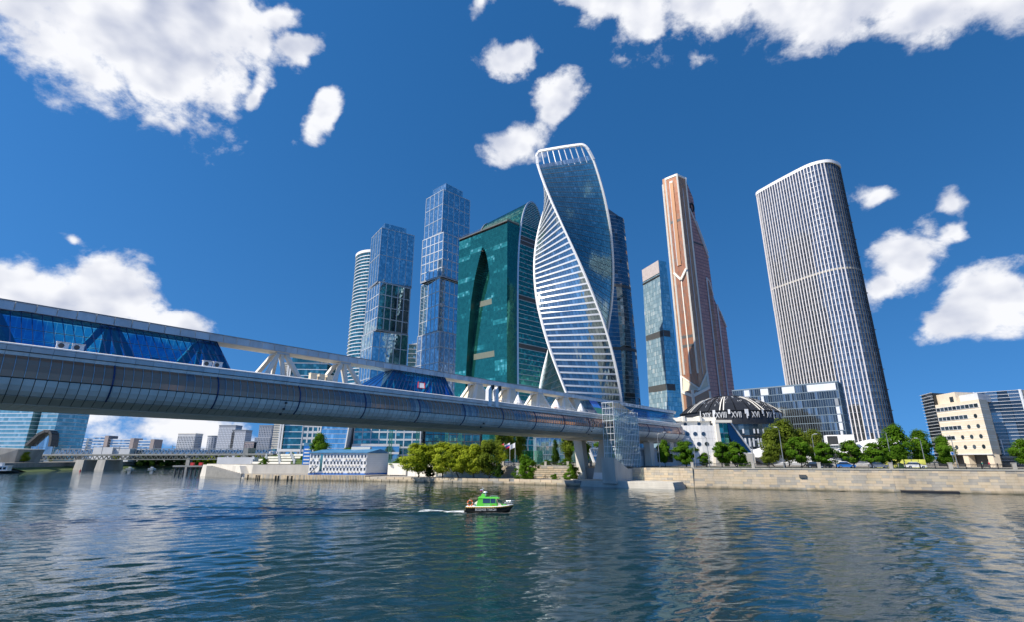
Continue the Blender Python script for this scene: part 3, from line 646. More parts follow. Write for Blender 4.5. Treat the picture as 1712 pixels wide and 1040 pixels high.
# glazed halls on the upper deck
def hall(sb0, st0, st1, sb1, rows, name, openend=False):
    z0, z1 = 18.05, 22.28
    h = MB(); gl = None
    cols = max(1, round((sb1 - sb0) / PT))
    root = part(name, (lambda m_: (m_.hexa([lp(sb0, 5.25, z0 - .12), lp(sb1, 5.25, z0 - .12), lp(sb1, -5.25, z0 - .12), lp(sb0, -5.25, z0 - .12), lp(sb0, 5.25, z0), lp(sb1, 5.25, z0), lp(sb1, -5.25, z0), lp(sb0, -5.25, z0)]), m_)[1])(MB()), 'steel_grey', bridge)
    for sg in (1, -1):
        mu = MB(); farp = MB()
        def Pt(i, t):
            fb = lerp(sb0, sb1, i/cols); ft = lerp(st0, st1, i/cols); return lp(lerp(fb, ft, t), sg*lerp(5.2, 1.4, t), lerp(z0, z1, t))
        for i in range(cols):
            for j in range(rows):
                e = .018; q = [Pt(i + e, j/rows + e), Pt(i + 1 - e, j/rows + e), Pt(i + 1 - e, (j+1)/rows - e), Pt(i + e, (j+1)/rows - e)]
                if sg > 0 and lerp(sb0, sb1, i/cols) > -134:
                    pm = MB(); pm.quad(*q); pp = part('pane', pm, 'glass_blue', root)
                else: farp.quad(*q)
        for i in range(cols + 1):
            if sg > 0: mu.bar(Pt(i, 0), Pt(i, 1), .07, .10, up=(0, sg, 0))
        for j in range(rows + 1): mu.bar(Pt(0, j/rows), Pt(cols, j/rows), .06, .08)
        part('mullion', mu, 'blue_ring', root, kind='stuff')
        if farp.v: part('far_pane', farp, 'glass_blue', root, kind='stuff')
    for sb_, st_ in ((sb0, st0), (sb1, st1)):
        if sb_ < -140: continue
        em = MB(); em.quad(lp(sb_, 5.2, z0), lp(sb_, -5.2, z0), lp(st_, -1.4, z1), lp(st_, 1.4, z1)); part('end_pane', em, 'glass_blue', root)
        fr_ = MB()
        for t in (0, .25, .5, .75, 1): fr_.bar(lp(sb_, lerp(5.2, -5.2, t), z0), lp(st_, lerp(1.4, -1.4, t), z1), .09, .09)
        part('end_frame', fr_, 'blue_ring', root, kind='stuff')
    return root
h1 = hall(-150, -150, -111.6, -110.6, 2, 'glazed_hall'); h2 = hall(-88.2, -82.9, -71.2, -71.8, 2, 'glazed_hall'); h3 = hall(-22.5, -21.0, 32, 25.2, 3, 'glazed_hall')
# seats, counters and pale blinds inside the first hall
fu = MB()
for i in range(22):
    s = -140 + i*1.3
    if i % 4 == 3: continue
    a = lp(s, -2.0, 18.06); fu.box(a[0], a[1], a[2], a[0] + 1.15, a[1] + .5, a[2] + random.choice((.8, 1.1, 1.9)))
part('counter', fu, 'white_metal', h1, kind='stuff')
lt = MB()
for i in range(14): a = lp(-146 + i*2.5, 0.6, 21.9); lt.box(a[0], a[1] - .15, a[2], a[0] + 2.2, a[1] + .15, a[2] + .08)
part('ceiling_light', lt, 'white_paint', h1, kind='stuff')
hat = MB(); 
def hp(i, t): return lp(lerp(lerp(-88.2, -71.8, i), lerp(-82.9, -71.2, i), t), lerp(5.32, 1.52, t), lerp(18.05, 22.28, t))
hat.quad(hp(.46, .26), hp(.56, .26), hp(.56, .55), hp(.46, .55)); part('roof_hatch', hat, 'white_paint', h2)
hf = MB()
for a, b in (((.46, .26), (.56, .26)), ((.56, .26), (.56, .55)), ((.56, .55), (.46, .55)), ((.46, .55), (.46, .26))): hf.bar(hp(*a), hp(*b), .14, .14)
part('hatch_frame', hf, 'red', h2)
# colour panels at the start of the third hall
for (t0, t1, mn) in ((.5, 1.0, 'sign_blue'), (.05, .5, 'green_mast')):
    cpn = MB(); f = lambda i, t: lp(lerp(lerp(-22.5, 25.2, i), lerp(-21, 32, i), t), lerp(5.32, 1.52, t), lerp(18.05, 22.28, t))
    cpn.quad(f(0.0, t0), f(.075, t0), f(.075, t1), f(0.0, t1)); part('colour_panel', cpn, mn, h3)
cn = MB(); cn.hexa([lp(-28.5, 3.6, 18), lp(-24.6, 3.6, 18), lp(-24.6, -3.6, 18), lp(-28.5, -3.6, 18), lp(-27.6, 1.2, 22.1), lp(-25.0, 1.2, 22.1), lp(-25.0, -1.2, 22.1), lp(-27.6, -1.2, 22.1)])
part('gable_block', cn, 'beige_stone', bridge)
# lounge lettering on the roof beam
sg = MB(); a = lp(-4.6, 1.75, 22.2); b = lp(14.2, 1.75, 22.75)
for i, (x0, x1) in enumerate(((-4.6, -.1), (.3, 5.5), (5.9, 8.6))):
    m_ = MB(); a = lp(x0, 1.72, beam_z(x0) - .02); b = lp(x1, 1.72, beam_z(x0) + .8); m_.box(a[0], a[1] - .12, a[2], b[0], a[1], b[2]); bd = part('sign_board', m_, 'white_paint', bridge)
    tm = text_mesh(('EAST', 'LOUNGE', 'BAR')[i], .92, .02, 'steel_grey'); put('lettering', tm, bd, ((a[0]+b[0])/2, a[1] - .15, a[2] + .12), (R(90), 0, 0), (.92, 1, 1))
# cloth canopies stretched over the inner struts
for sc_ in [-123 + 10.25*i for i in range(6, 10)]:
    zt = beam_z(sc_); cl = MB(); ap = [lp(sc_ - .3, 1.1, zt), lp(sc_ + .3, 1.1, zt), lp(sc_ + .3, -1.1, zt), lp(sc_ - .3, -1.1, zt)]
    bs = [lp(sc_ - 2.5, 2.1, 18.5), lp(sc_ + 2.5, 2.1, 18.5), lp(sc_ + 2.5, -2.1, 18.5), lp(sc_ - 2.5, -2.1, 18.5)]
    for i in range(4):
        j = (i+1) % 4
        for q in range(4):
            t0, t1 = q/4, (q+1)/4; sag = [.12*math.sin(math.pi*t) for t in (t0, t1)]
            P = lambda a, b, t: Vector(a)*(1-t) + Vector(b)*t
            cl.quad(P(bs[i], ap[i], t0) - Vector((0, 0, sag[0])), P(bs[j], ap[j], t0) - Vector((0, 0, sag[0])), P(bs[j], ap[j], t1) - Vector((0, 0, sag[1])), P(bs[i], ap[i], t1) - Vector((0, 0, sag[1])))
    part('canopy_cloth', cl, 'fabric_cream', bridge)
# navigation lights hung on the tube
for s in (-104.3, -29.5, -66.5):
    m_ = MB()
    for n, z in ((7.95, 14.35), (7.5, 13.6), (6.7, 12.95)):
        if s == -66.5 and z > 13.8: continue
        a = lp(s, n, z); m_.box(a[0]-.13, a[1]-.14, a[2]-.13, a[0]+.13, a[1]+.14, a[2]+.13); m_.tube((a[0], a[1]-.2, a[2]), (a[0], a[1]-.1, a[2]), .1, .12, 8)
    part('navigation_light', m_, 'black_metal', bridge)
# wide rounded closing collar and terminal neck
col = MB(); sh = [[lp(24.5 + 1.6*math.sin(t), n*(.35 + .65*math.cos(t)), 15.2 + (z - 15.2)*(.35 + .65*math.cos(t))) for n, z in inner] for t in (0, .5, .9, 1.3)]
col.rings(sh); part('tube_end', col, 'tube_panel', bridge, smooth=False)
# V pier: two slab legs splayed across the width of the deck
for (b0, b1, t0, t1) in ((-4.9, -2.3, -6.0, -3.4), (-.5, 3.3, 2.4, 5.6)):
    m_ = MB(); s0_, s1_ = -17.6, -15.6
    m_.hexa([lp(s0_, b1, 1.9), lp(s1_, b1, 1.9), lp(s1_, b0, 1.9), lp(s0_, b0, 1.9), lp(s0_, t1, 12.5), lp(s1_, t1, 12.5), lp(s1_, t0, 12.5), lp(s0_, t0, 12.5)])
    lg_ = part('pier_leg', m_, 'concrete', bridge)
    pn = MB(); f = lambda u_, z: (s0_ - .012, lerp(lerp(b0, b1, u_), lerp(t0, t1, u_), (z - 1.9)/10.6), z)
    pn.quad(lp(*f(.04, 2.0)), lp(*f(.86, 2.0)), lp(*f(.86, 3.9)), lp(*f(.04, 3.9))); part('white_patch', pn, 'white_paint', lg_)
m_ = MB(); m_.hexa([lp(-17.2, .2, 1.9), lp(-16, .2, 1.9), lp(-16, -3, 1.9), lp(-17.2, -3, 1.9), lp(-17.2, .2, 5.0), lp(-16, .2, 5.0), lp(-16, -3, 5.0), lp(-17.2, -3, 5.0)]); part('pier_web', m_, 'concrete_dark', bridge)
for sp in (8, 22):
    m_ = MB()
    for n_ in (3.4, -3.4): m_.hexa([lp(sp-1, n_+1, 4.8), lp(sp+1, n_+1, 4.8), lp(sp+1, n_-1, 4.8), lp(sp-1, n_-1, 4.8), lp(sp-1.4, n_+1, 12.5), lp(sp+1.4, n_+1, 12.5), lp(sp+1.4, n_-1, 12.5), lp(sp-1.4, n_-1, 12.5)])
    part('pier_column', m_, 'white_wall', bridge)
for sp, wd in ((-16.6, 7.5), (12, 7)):
    m_ = MB(); m_.hexa([lp(sp-wd, 4.6, 12.0), lp(sp+wd, 4.6, 12.0), lp(sp+wd, -4.6, 12.0), lp(sp-wd, -4.6, 12.0), lp(sp-wd, 4.8, 12.42), lp(sp+wd, 4.8, 12.42), lp(sp+wd, -4.8, 12.42), lp(sp-wd, -4.8, 12.42)]); part('pier_cap', m_, 'concrete', bridge)
# ------------------------------------------------------------------ things standing on the bridge ledge
def on_ledge(s, n=5.9, z=18.17): return wp(s, n, z)
def ac_unit(s, label, n=5.75, w=1.0):
    p = on_ledge(s, n, 18.13); t = thing('air_conditioner', p, label, 'air conditioner', 'air conditioners on the footbridge ledge', rotz=BANG)
    m_ = MB(); m_.box(-.55, -.22, .08, .55, .22, .78); b = part('case', m_, 'white_metal', t)
    f = MB(); f.tube((-.14, -.225, .42), (-.14, -.26, .42), .28, .28, 16); part('fan_grille', f, 'dark_grey', t)
    c = MB(); c.box(-.62, -.30, .82, .62, .26, .87); c.bar((-.5, 0, 0), (-.5, 0, .85), .05, .05); c.bar((.5, 0, 0), (.5, 0, .85), .05, .05); part('rain_cover', c, 'white_paint', t)
ac_unit(-127.35, 'left of two covered air conditioners below the big glazed hall'); ac_unit(-126.1, 'right of two covered air conditioners below the big glazed hall')
ac_unit(-113.7, 'left of two covered air conditioners near the sloping end of the glazed hall'); ac_unit(-112.5, 'right of two covered air conditioners near the sloping end of the glazed hall')
for i, (s, lb) in enumerate(((-99.7, 'leftmost of three beige cabinets between the open strut clusters'), (-98.4, 'middle one of three beige cabinets between the open strut clusters'), (-97.15, 'rightmost of three beige cabinets between the open strut clusters'))):
    p = on_ledge(s, 5.3, 18.15); t = thing('equipment_cabinet', p, lb, 'cabinet', 'beige cabinets on the footbridge ledge', rotz=BANG)
    m_ = MB(); m_.box(-.5, -.35, .1, .5, .35, 1.05); part('case', m_, 'cream', t); m_ = MB(); m_.box(-.55, -.4, 1.05, .55, .4, 1.12); m_.box(-.5, -.3, 0, -.38, .3, .1); m_.box(.38, -.3, 0, .5, .3, .1); part('lid', m_, 'white_wall', t)
for s, lb in ((-64.7, 'left white vent pipe with black hood on the footbridge'), (-62.7, 'right white vent pipe with black hood on the footbridge')):
    p = on_ledge(s, 6.9, 16.9); t = thing('vent_pipe', p, lb, 'vent pipe', 'white vent pipes on the footbridge', rotz=BANG)
    m_ = MB(); m_.box(-.5, -.45, 0, .5, .45, 3.6); m_.hexa([(-.5, -.45, 3.6), (.5, -.45, 3.6), (.5, .45, 3.6), (-.5, .45, 3.6), (.2, -.45, 4.5), (.9, -.45, 4.1), (.9, .45, 4.1), (.2, .45, 4.5)]); part('duct', m_, 'white_metal', t)
    m_ = MB(); m_.hexa([(.55, -.5, 3.45), (1.35, -.5, 3.9), (1.35, .5, 3.9), (.55, .5, 3.45), (.25, -.5, 4.5), (1.2, -.5, 4.8), (1.2, .5, 4.8), (.25, .5, 4.5)]); part('hood', m_, 'black_metal', t)
for s, n, lb in ((-52.8, 4.2, 'folded white parasol between the first cloth canopies'), (-38.8, 4.2, 'folded white parasol between the third and fourth cloth canopies'), (-29.4, 4.6, 'folded white parasol beside the beige gable block')):
    p = wp(s, n, 18.02); t = thing('parasol', p, lb, 'parasol', 'folded parasols on the footbridge deck')
    x, y, z = p; m_ = MB(); m_.tube((x, y, z), (x, y, z + 2.8), .05, .04, 8); part('pole', m_, 'white_metal', t)
    m_ = MB(); prof = [(.95, .35), (.85, .9), (.55, 1.7), (.25, 2.4), (.04, 2.75)]
    m_.rings([[(x + r*(1 + .18*math.cos(6*a))*math.cos(a), y + r*(1 + .18*math.cos(6*a))*math.sin(a), z + h) for a in [2*math.pi*k/18 for k in range(18)]] for r, h in prof]); part('canopy', m_, 'white_paint', t, smooth=True)
# cafe tables on the open deck
for i, s in enumerate((-58.8, -49.5, -44.6, -39.6, -34.2)):
    p = wp(s, 4.4, 18.02); t = thing('cafe_table', p, ('first', 'second', 'third', 'fourth', 'fifth')[i] + ' small cafe table from the left among the cloth canopies', 'table', 'cafe tables on the footbridge deck'); x, y, z = p
    m_ = MB(); m_.tube((x, y, z + .7), (x, y, z + .76), .5, .5, 14); part('table_top', m_, ('orange', 'white_paint', 'wood')[i % 3], t)
    m_ = MB(); m_.tube((x, y, z), (x, y, z + .7), .05, .05, 6); m_.tube((x, y, z), (x, y, z + .03), .28, .28, 10); part('leg', m_, 'steel_grey', t)
# deck railing seen above the ledge
dr = MB()
for s in frange(-60, -24, .55): dr.bar(wp(s, 5.3, 18.1), wp(s, 5.3, 19.0), .04, .04)
dr.bar(wp(-60, 5.3, 19.0), wp(-24, 5.3, 19.0), .06, .05); dr.bar(wp(-60, 5.3, 18.6), wp(-24, 5.3, 18.6), .03, .03)
single('deck_railing', dr, 'white_metal', 'thin pale railing along the open upper deck of the footbridge', 'railing', org=wp(-42, 5.3, 18.1))
# ------------------------------------------------------------------ stair and lift tower beside the pier
p0 = wp(-19, 9.5, 5.0); lt_ = thing('lift_tower', p0, 'glazed steel lattice stair and lift tower beside the bridge pier', 'lift tower')
SL = [(-25.0, 11.0), (-12.6, 11.0), (-12.6, 8.0), (-25.0, 8.0)]
def tz(s): return 20.6 if s < -22.5 else (lerp(20.6, 18.9, (s + 22.5)/6.5) if s < -16 else 18.9)
def zb(s): return lerp(6.2, 5.0, (s + 25.0)/12.4)
fr_ = MB(); nS = 15
for i in range(nS + 1):
    s = lerp(-25.0, -12.6, i/nS)
    for n_ in (11.0, 8.0): fr_.bar(wp(s, n_, zb(s)), wp(s, n_, tz(s)), .11, .14)
for k in range(10):
    z = 5.6 + k*1.52
    for n_ in (11.0, 8.0):
        s1 = -12.6
        if z > 18.9: s1 = -16.5 - (z - 18.9)*3.2
        fr_.bar(wp(-25.0, n_, max(z, 6.0)), wp(s1, n_, max(z, 6.0)), .10, .12)
    for s in (-25.0, -12.6):
        if z < tz(s): fr_.bar(wp(s, 11, z), wp(s, 8, z), .10, .12)
for n_ in (9.0, 10.0):
    for s in (-25.0, -12.6): fr_.bar(wp(s, n_, zb(s)), wp(s, n_, tz(s)), .09, .10)
part('lattice', fr_, 'white_metal', lt_, kind='stuff')
gl_ = [MB() for _ in range(4)]
for i in range(nS):
    sa, sb_ = lerp(-25.0, -12.6, i/nS) + .05, lerp(-25.0, -12.6, (i+1)/nS) - .05
    for k in range(9):
        z0, z1 = 5.62 + k*1.52, 7.08 + k*1.52
        if z1 > min(tz(sa), tz(sb_)): continue
        m_ = MB(); m_.quad(wp(sa, 10.98, max(z0, zb(sa))), wp(sb_, 10.98, max(z0, zb(sb_))), wp(sb_, 10.98, z1), wp(sa, 10.98, z1)); part('pane', m_, 'glass_clear', lt_)
for s in (-25.0, -12.6):
    m_ = MB(); m_.quad(wp(s, 11, zb(s)), wp(s, 8, zb(s)), wp(s, 8, tz(s)), wp(s, 11, tz(s))); part('end_pane', m_, 'glass_clear', lt_)
st = MB()
for k in range(5):
    z0 = 6.0 + k*2.6; sa, sb_ = (-14, -23.5) if k % 2 else (-23.5, -14)
    for q in range(12):
        t = q/12; s = lerp(sa, sb_, t); z = z0 + 2.6*t; st.bar(wp(s, 10.7, z), wp(s, 9.3, z), .55, .16)
    st.bar(wp(sa, 10.7, z0 + .5), wp(sb_, 10.7, z0 + 3.1), .08, .35)
    st.hexa([wp(sb_ - 1, 10.8, z0 + 2.5), wp(sb_ + 1, 10.8, z0 + 2.5), wp(sb_ + 1, 8.2, z0 + 2.5), wp(sb_ - 1, 8.2, z0 + 2.5), wp(sb_ - 1, 10.8, z0 + 2.65), wp(sb_ + 1, 10.8, z0 + 2.65), wp(sb_ + 1, 8.2, z0 + 2.65), wp(sb_ - 1, 8.2, z0 + 2.65)])
part('stair', st, 'pale_grey', lt_)
rf = MB(); rf.hexa([wp(-22.5, 11.2, 20.6), wp(-16, 11.2, 18.9), wp(-16, 7.8, 18.9), wp(-22.5, 7.8, 20.6), wp(-22.5, 11.2, 20.72), wp(-16, 11.2, 19.02), wp(-16, 7.8, 19.02), wp(-22.5, 7.8, 20.72)]); part('roof', rf, 'cream', lt_)
rf = MB(); rf.hexa([wp(-25.1, 11.2, 20.6), wp(-22.5, 11.2, 20.6), wp(-22.5, 7.8, 20.6), wp(-25.1, 7.8, 20.6), wp(-25.1, 11.2, 20.72), wp(-22.5, 11.2, 20.72), wp(-22.5, 7.8, 20.72), wp(-25.1, 7.8, 20.72)]); part('roof', rf, 'white_metal', lt_)
bs = MB(); bs.hexa([wp(-25.6, 11.1, 1.7), wp(-12.6, 11.1, 1.7), wp(-12.6, 7.5, 1.7), wp(-25.6, 7.5, 1.7), wp(-25.9, 11.1, 7.6), wp(-19.5, 11.1, 5.0), wp(-19.5, 7.5, 5.0), wp(-25.9, 7.5, 7.6)])
bs.hexa([wp(-19.5, 11.12, 1.7), wp(-12.6, 11.12, 1.7), wp(-12.6, 7.5, 1.7), wp(-19.5, 7.5, 1.7), wp(-19.5, 11.12, 4.98), wp(-12.6, 11.12, 4.98), wp(-12.6, 7.5, 4.98), wp(-19.5, 7.5, 4.98)])
part('base', bs, 'concrete', lt_)
# ------------------------------------------------------------------ twisted tower
EC = (43.24, 330.0); ER = 27.67; EK = 0.78664; EA = 189.45
def ecorner(i, z, r=ER):
    a = R(EA + (0, 90.35, 180, 270.35)[i] + EK*(233 - z)); return Vector((EC[0] + r*math.cos(a), EC[1] + r*math.sin(a), z))
def ept(f, t, z, out=0.0):
    """face f (0: A-C, 1: C-D, 2: D-B, 3: B-A), t along it"""
    a = ecorner(f, z, ER - 0.6); b = ecorner((f+1) % 4, z, ER - 0.6); p = a.lerp(b, t)
    if out: n = Vector((b.y - a.y, a.x - b.x, 0)).normalized(); p = p + n*out
    return p
evo = thing('twisted_tower', (EC[0], EC[1], GZ), 'tall white ribbed glass tower twisting like a spiral in the middle', 'skyscraper')
FH = 4.1; NF = 50; EZ0 = 5.0
cr_ = MB(); cr_.rings([[ecorner(i, z, ER - 1.6) for i in range(4)] for z in frange(EZ0, 208, 4.0)]); part('core', cr_, 'dark_core', evo)
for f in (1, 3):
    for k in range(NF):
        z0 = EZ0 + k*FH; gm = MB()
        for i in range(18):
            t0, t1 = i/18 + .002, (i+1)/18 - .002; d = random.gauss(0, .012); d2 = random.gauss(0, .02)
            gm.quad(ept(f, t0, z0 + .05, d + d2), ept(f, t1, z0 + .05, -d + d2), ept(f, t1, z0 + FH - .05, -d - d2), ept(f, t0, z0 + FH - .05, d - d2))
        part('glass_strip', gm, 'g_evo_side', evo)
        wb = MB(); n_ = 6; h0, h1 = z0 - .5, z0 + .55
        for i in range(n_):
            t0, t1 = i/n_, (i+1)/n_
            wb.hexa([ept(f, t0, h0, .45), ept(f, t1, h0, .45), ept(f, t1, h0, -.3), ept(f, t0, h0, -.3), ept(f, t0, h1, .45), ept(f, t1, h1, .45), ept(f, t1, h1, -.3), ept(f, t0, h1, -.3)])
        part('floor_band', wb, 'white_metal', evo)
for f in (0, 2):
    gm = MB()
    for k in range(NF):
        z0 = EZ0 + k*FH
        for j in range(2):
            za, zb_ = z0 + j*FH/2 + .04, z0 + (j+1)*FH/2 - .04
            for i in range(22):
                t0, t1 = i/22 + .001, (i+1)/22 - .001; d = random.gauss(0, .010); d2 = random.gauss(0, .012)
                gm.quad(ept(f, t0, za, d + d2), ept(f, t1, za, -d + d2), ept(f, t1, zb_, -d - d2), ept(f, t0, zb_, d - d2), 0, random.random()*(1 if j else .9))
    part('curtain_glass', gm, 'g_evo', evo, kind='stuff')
    mb = MB()
    for k in range(NF):
        z0 = EZ0 + k*FH; mb.bar(ept(f, 0, z0, .05), ept(f, 1, z0, .05), .16, .22)
    part('floor_line', mb, 'dark_grey', evo, kind='stuff')
for i in range(4):
    sp = MB(); w0 = 1.35
    rg = []
    for z in frange(EZ0, (214, 210, 211, 211)[i], 3.0):
        c = ecorner(i, z, ER); o = (c - Vector((EC[0], EC[1], z))).normalized(); t = Vector((-o.y, o.x, 0))
        rg.append([c + o*.6 - t*.45, c + o*.6 + t*.45, c + t*.9 - o*.45, c - o*1.3, c - t*.9 - o*.45])
    sp.rings(rg); part('corner_spine', sp, 'white_paint', evo, smooth=False)
# crown loop and its columns
a = ecorner(0, 223); b = ecorner(1, 219.5); cw = MB(); pts = []
for i in range(41):
    t = i/40; e = 1 - abs(2*t - 1)**18; z = lerp(lerp(212, 225, e), lerp(208, 219.5, e), t); p = ecorner(0, z).lerp(ecorner(1, z), t); pts.append(Vector((p.x, p.y, z)))
for p, q in zip(pts[:-1], pts[1:]): cw.bar(p, q, 1.6, 1.5)
part('crown_beam', cw, 'white_paint', evo)
for i in range(8):
    t = (i + 1)/9; p = ept(0, t, 208, -.3); q = Vector((a.x, a.y, 0)).lerp(Vector((b.x, b.y, 0)), lerp(t, .5, .06)); z = lerp(225, 220.6, t); m_ = MB(); m_.bar((p.x, p.y, 207), (q.x, q.y, z), .55, .55); part('crown_column', m_, 'white_paint', evo)
m_ = MB()
for i in range(30):
    t0, t1 = i/30 + .003, (i+1)/30 - .003; m_.quad(ept(0, t0, 208, .1), ept(0, t1, 208, .1), ept(0, t1, 211.4, .1), ept(0, t0, 211.4, .1))
part('roof_balustrade', m_, 'g_grey', evo)
m_ = MB(); m_.rings([[(EC[0] + 12*math.cos(t)*math.cos(e), EC[1] + 12*math.sin(t)*math.cos(e), 210.5 + 8.0*math.sin(e)) for t in [2*math.pi*k/28 for k in range(28)]] for e in [R(x) for x in (0, 15, 30, 45, 60, 75, 88)]]); part('roof_dome', m_, 'white_paint', evo, smooth=True)
m_ = MB(); m_.poly([ecorner(i, 208.05, ER - .7) for i in range(4)]); part('roof', m_, 'pale_grey', evo)
# ------------------------------------------------------------------ generic glass block tower
def block_tower(t, poly, z0, z1, gm, floor, pane, barm, vb=None, hb=None, bw=.35, bd=.3, detail=None, tilt=.004, rf=None, corem='dark_core', fl=None):
    ci = MB(); ci.prism(inset(poly, .5), z0, z1 - .05, top=True); part('core', ci, corem, t)
    g = MB(); br_ = MB(); rows = max(1, round((z1 - z0)/floor))
    for a, b in edges(poly):
        cols = max(1, round(dist(a, b)/pane)); curtain(g, a, b, z0, z1, cols, rows, tilt, rf=rf)
        if fl: hbars(br_, a, b, [lerp(z0, z1, k/rows) for k in range(rows + 1)], fl, .10, ext=.05)
        if vb: k = max(1, round(dist(a, b)/vb)); vbars(br_, a, b, [i/k for i in range(k + 1)], z0, z1, bw, bd)
        if hb: k = max(1, round((z1 - z0)/hb)); hbars(br_, a, b, [lerp(z0, z1, i/k) for i in range(k + 1)], bw, bd + .02, ext=bd)
    part('curtain_glass', g, gm, t, kind='stuff')
    if br_.v: part('mullion_grid', br_, barm, t, kind='stuff')
# stacked-cube towers: every bay of glass is a part
def cube_tower(name, label, blocks, crown):
    x0, y0 = blocks[0][0][1]; t = thing(name, (x0, y0, GZ), label, 'skyscraper')
    for bi, (poly, z0, z1, vb, hb, gm, barm, bw) in enumerate(blocks):
        ci = MB(); ci.prism(inset(poly, .6), z0, z1, top=True, bot=True); part('cube_core', ci, 'dark_core', t)
        for ei, (a, b) in enumerate(edges(poly)):
            k = max(1, round(dist(a, b)/vb)); h = max(1, round((z1 - z0)/hb)); back = MB()
            for i in range(k):
                for j in range(h):
                    za, zb_ = lerp(z0, z1, j/h), lerp(z0, z1, (j+1)/h); p, q = l2(a, b, i/k), l2(a, b, (i+1)/k)
                    if ei < 2: g = MB()
                    else: g = back
                    curtain(g, p, q, za, zb_, max(1, round(dist(p, q)/1.7)), max(1, round((zb_ - za)/1.9)), .0045, rf=lambda s_, z_, i_, j_: random.random()*(.86 if j_ % 2 else 1))
                    if ei < 2: part('glass_bay', g, gm, t)
            if back.v: part('glass_side', back, gm, t, kind='stuff')
            br_ = MB(); vbars(br_, a, b, [i/k for i in range(k + 1)], z0, z1, bw, .25); hbars(br_, a, b, [lerp(z0, z1, j/h) for j in range(h + 1)], bw, .28, ext=.2)
            part('mullion_grid', br_, barm, t, kind='stuff')
        rim = MB()
        for a, b in edges(poly): hbars(rim, a, b, [z0 + .6], 1.2, .3, ext=.25)
        part('cube_rim', rim, 'steel_grey' if bi < 3 else 'dark_grey', t)
    for poly, z0, z1 in crown:
        block_tower(t, poly, z0, z1, 'g_blue', 3.6, 2.0, 'silver', fl=.12)
def para(l, n, r): return [l, n, r, (l[0] + r[0] - n[0], l[1] + r[1] - n[1])]
mat('bar_light', (0.55, 0.58, 0.62), 0.4, 0.3, var=.05)
c1 = [(para((-137.5, 452.7), (-122.2, 430), (-94.9, 447.7)), 162.2, 216.3, 6.8, 27, 'g_blue', 'bar_light', .42), (para((-137.3, 452.6), (-119.1, 428), (-95.6, 447.3)), 116, 161.6, 6.5, 11.5, 'g_blue', 'bar_light', .75),
      (para((-138.2, 451.3), (-122.2, 430), (-94.9, 446.6)), 60, 115.4, 6.8, 13.5, 'g_blue', 'bar_light', .55), (para((-140, 452), (-122.2, 429.4), (-93.5, 447.6)), GZ, 59.5, 7, 13, 'g_teal', 'steel_grey', .6)]
cube_tower('stacked_cube_tower', 'shorter of the two stacked cube glass towers, beside the round ringed tower', c1, [(para((-128, 447), (-121, 435.5), (-103, 447.5)), 216.3, 223.5)])
c2 = [(para((-93.2, 490.6), (-72, 470), (-46.1, 494.2)), 230.3, 279.7, 7.2, 16.4, 'g_blue', 'bar_light', .45), (para((-94.1, 488.2), (-69.7, 468), (-48.5, 490)), 182, 229.6, 6.4, 9.5, 'g_blue', 'bar_light', .85),
      (para((-94.4, 495), (-71.6, 470), (-50, 493)), 125.4, 181.4, 6.4, 14, 'g_blue', 'bar_light', .75), (para((-94.7, 491.4), (-69.2, 468), (-48.5, 491)), GZ, 124.8, 6.6, 15, 'g_grey', 'bar_light', .75)]
cube_tower('stacked_cube_tower', 'taller of the two stacked cube glass towers, left of the green tower', c2, [(para((-86.6, 490.8), (-70.3, 476), (-54.2, 493.7)), 279.7, 290.5)])
# ------------------------------------------------------------------ round ringed tower
rt = thing('round_tower', (-151.3, 530, GZ), 'round tower wrapped in close pale rings, leftmost of the high skyscrapers', 'skyscraper')
cyl = lambda r, n=56: [(-151.3 + r*math.cos(2*math.pi*k/n), 530 + r*math.sin(2*math.pi*k/n)) for k in range(n)]
g = MB(); pl = cyl(24)
for a, b in edges(pl): curtain(g, a, b, GZ, 224, 2, 58, .005)
part('curtain_glass', g, 'g_teal', rt, kind='stuff'); m_ = MB(); m_.prism(cyl(23.3), GZ, 224); part('core', m_, 'dark_core', rt)
m_ = MB()
for k in range(1, 59):
    z = GZ + k*3.776; m_.prism(cyl(24.75, 40), z - .42, z + .42, bot=True)
part('floor_ring', m_, 'white_metal', rt, kind='stuff'); m_ = MB(); m_.prism(cyl(25.2, 48), 224, 227, bot=True); part('roof_rim', m_, 'white_paint', rt)
# ------------------------------------------------------------------ green tower: block with arch recess and arched slab
gA, gB = (-45.1, 395.9), (-3.7, 360.0); gZ = 188.2
mat('plant_grey', (.13, .15, .12), .6)
gt = thing('green_tower', (-20, 375, GZ), 'broad green glass tower with a tall pointed arch cut in its front', 'skyscraper')
gC = (5.7, 368.7); gD = (gA[0] + gC[0] - gB[0], gA[1] + gC[1] - gB[1])
def tab(T, z):
    if z <= T[0][0]: return T[0][1]
    for (z0, v0), (z1, v1) in zip(T[:-1], T[1:]):
        if z <= z1: return lerp(v0, v1, (z-z0)/(z1-z0))
    return T[-1][1]
def archL(z): return tab([(64, .222), (100, .248), (131, .297), (148, .355), (158, .410), (165, .450), (170, .482), (173, .512)], z)
def archR(z): return tab([(64, .792), (100, .750), (127, .707), (150, .652), (160, .618), (166, .590), (170, .560), (173, .512)], z)
def depth(z): return lerp(4.0, 9.0, min(1, max(0, (z - 60)/110)))
ci = MB(); dn_ = nrm(gA, gB); ins = inset([gA, gB, gC, gD], .5)
ci.prism([off(gA, dn_, -10.5), off(gB, dn_, -10.5), inset([gA, gB, gC, gD], .5)[2], inset([gA, gB, gC, gD], .5)[3]], GZ, gZ - .1); part('core', ci, 'dark_core', gt)
RH = 1.95; rows = int((gZ - GZ)/RH)
flr = {}
